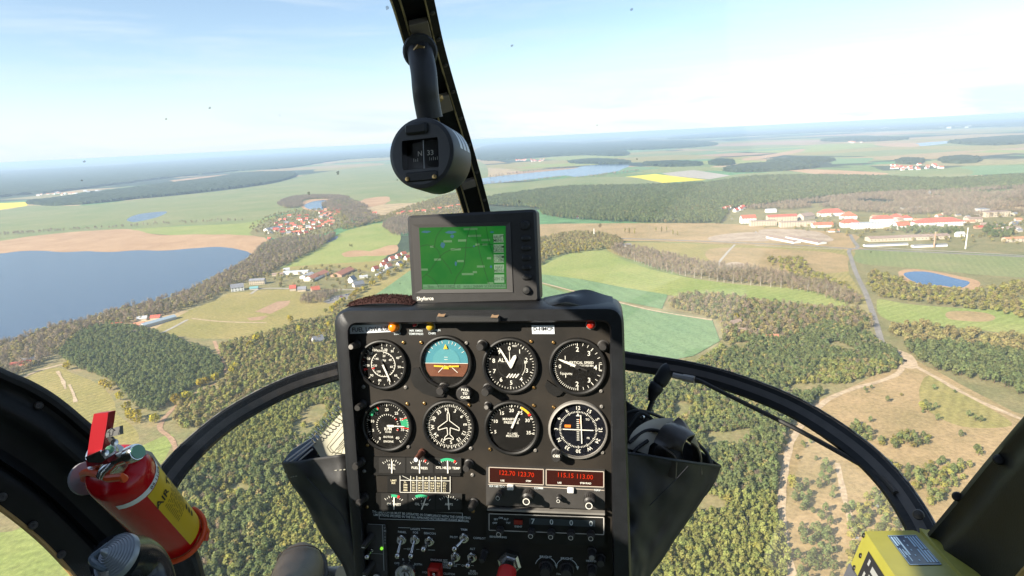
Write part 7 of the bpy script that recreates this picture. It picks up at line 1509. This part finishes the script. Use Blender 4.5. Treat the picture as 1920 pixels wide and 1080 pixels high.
# cable clipped along the arch on the right
cb0 = P(1270,703,1.16); CB = empty('cable', cb0, 'thin black cable clipped below the right side of the nose arch', 'cable')
q = MB(); q.tube([P(*c2) for c2 in catmull([(1262,705,1.175),(1290,708,1.16),(1312,714,1.15),(1340,728,1.13),(1400,758,1.10),(1500,808,1.03),(1600,863,.955),(1650,893,.91),(1680,925,.87)], 6)], .0042, 8); rel(q, cb0).build('wire', M_RUB, CB, smooth=True)
q = MB(); q.tube([P(1262,704,1.17), P(1282,708,1.16)], .006, 8); q.tube([P(1281,708,1.16), P(1302,712,1.15)], .0075, 8); rel(q, cb0).build('clip', M_GREYM, CB, smooth=True)

# ================================================================== shoe on the pedal, ribbed cap at the lower left
SO = P(556,1100,1.12); SH = empty('shoe', SO, 'dark brown leather shoe toe at the bottom beside the console', 'shoe'); M_SHOE = mat('brown_leather', (.012,.007,.005), .5, col2=(.05,.035,.024), vscale=16, bump=.15, bscale=300); q = MB()
prof = [(0,.005,.006),(.008,.022,.022),(.025,.036,.032),(.05,.044,.038),(.09,.047,.046),(.14,.044,.060),(.19,.040,.080),(.25,.040,.095)]
td = (P(548,1160,1.03)-P(566,1034,1.20)).normalized(); T0 = P(566,1030,1.20); sup = HZ-td*HZ.dot(td); sup.normalize(); sr = td.cross(sup); vs = []; K = 20
for (l, w_, h_) in prof:
    for k in range(K): a = 2*math.pi*k/K; zz = math.sin(a); vs.append(T0+td*l+sr*w_*math.cos(a)+sup*(h_*max(zz, -.25 if zz < 0 else 0)*1.0))
q.add(vs, [(j*K+k, j*K+(k+1) % K, (j+1)*K+(k+1) % K, (j+1)*K+k) for j in range(len(prof)-1) for k in range(K)]+[tuple(range(K-1,-1,-1)), tuple(range((len(prof)-1)*K, len(prof)*K))]); rel(q, SO).build('upper', M_SHOE, SH, smooth=True, autosm=70)
q = MB(); vs = []
for (l, w_, h_) in prof:
    vs += [T0+td*(l-.006)+sr*(w_+.006)-sup*.004, T0+td*(l-.006)-sr*(w_+.006)-sup*.004]
loop = [vs[2*i] for i in range(len(prof))]+[vs[2*i+1] for i in range(len(prof)-1, -1, -1)]; q.prism(loop, -sup*.016); rel(q, SO).build('sole', mat('dark_sole', (.025,.016,.012), .6), SH)
q = MB(); q.tube([T0+td*(.035+.012*math.cos(a))+sr*.046*math.sin(a)*.9+sup*(.041*math.cos(a*.95)) for a in np.linspace(-1.4,1.4,16)], .0012, 5); rel(q, SO).build('toe_seam', mat('dark_sole', (.025,.016,.012)), SH)
PDO = P(620,1090,1.15); PD = empty('rudder_pedal', PDO, 'grey metal pedal tube beside the shoe', 'pedal'); q = MB(); q.tube([P(590,1078,1.18), P(640,1076,1.14)], .014, 14); rel(q, PDO).build('tube', M_GREYM, PD, smooth=True); q = MB(); q.tube([P(632,1076,1.15), P(644,1150,1.12)], .011, 12); rel(q, PDO).build('arm', M_BLK, PD, smooth=True)
KO = P(255,1085,.52); KN = empty('cabin_lamp', KO, 'black lamp head with a ribbed grey cap at the lower left', 'lamp'); ka = (ROT @ Vector((-.30,.62,.72))).normalized(); kc = P(216,1043,.50); q = MB(); pr_ = [(.0195,-.004)]
for k in range(9): r_ = .0190-.0018*k; pr_ += [(r_, .0012*k), (r_-.0006, .0012*k+.0010), (r_-.0012, .0012*k+.0008)]
pr_ += [(.0022,.013),(.0015,.0145),(0,.0148)]; q.lathe(pr_, kc, ka, 40); rel(q, KO).build('ribbed_cap', mat('ribbed_grey', (.22,.24,.26), .3, .3), KN, smooth=True, autosm=25)
q = MB(); bp = [P(*p) for p in catmull([(216,1047,.506),(235,1048,.525),(256,1056,.54),(272,1078,.545),(280,1115,.54),(280,1170,.53)], 6)]; q.tube(bp, .02, 22, rf=lambda t: .0190+.003*math.sin(min(1, t*1.6)*math.pi*.5)); rel(q, KO).build('body', mat('gloss_black', (.015,.017,.02), .22), KN, smooth=True, autosm=70)
q = MB(); q.tube([P(*p) for p in catmull([(205,1022,.505),(188,1035,.50),(173,1048,.495),(182,1060,.49),(200,1068,.49)], 5)], .003, 8); rel(q, KO).build('finger_lug', mat('slate_plastic', (.10,.13,.15), .3), KN, smooth=True)
q = MB(); q.tube([P(200,1068,.492), P(204,1120,.49)], .006, 12); rel(q, KO).build('stem', M_GREYM, KN, smooth=True)

# ---- hazy air round the helicopter and the whole landscape
hz = MB(); hz.box((0, 0, (GZ-2+2.0)/2), (2*GS+600, 2*GS+600, 2.0-(GZ-2)))
hm = bpy.data.materials.new('haze_air'); hm.use_nodes = True; hn = hm.node_tree.nodes; hn.clear()
ho = hn.new('ShaderNodeOutputMaterial'); pv = hn.new('ShaderNodeVolumePrincipled'); pv.inputs['Color'].default_value = (.58, .78, 1.0, 1); pv.inputs['Density'].default_value = 8.5e-5; pv.inputs['Anisotropy'].default_value = 0.0
hm.node_tree.links.new(pv.outputs[0], ho.inputs['Volume'])
tag(hz.build('haze', hm), kind='stuff')
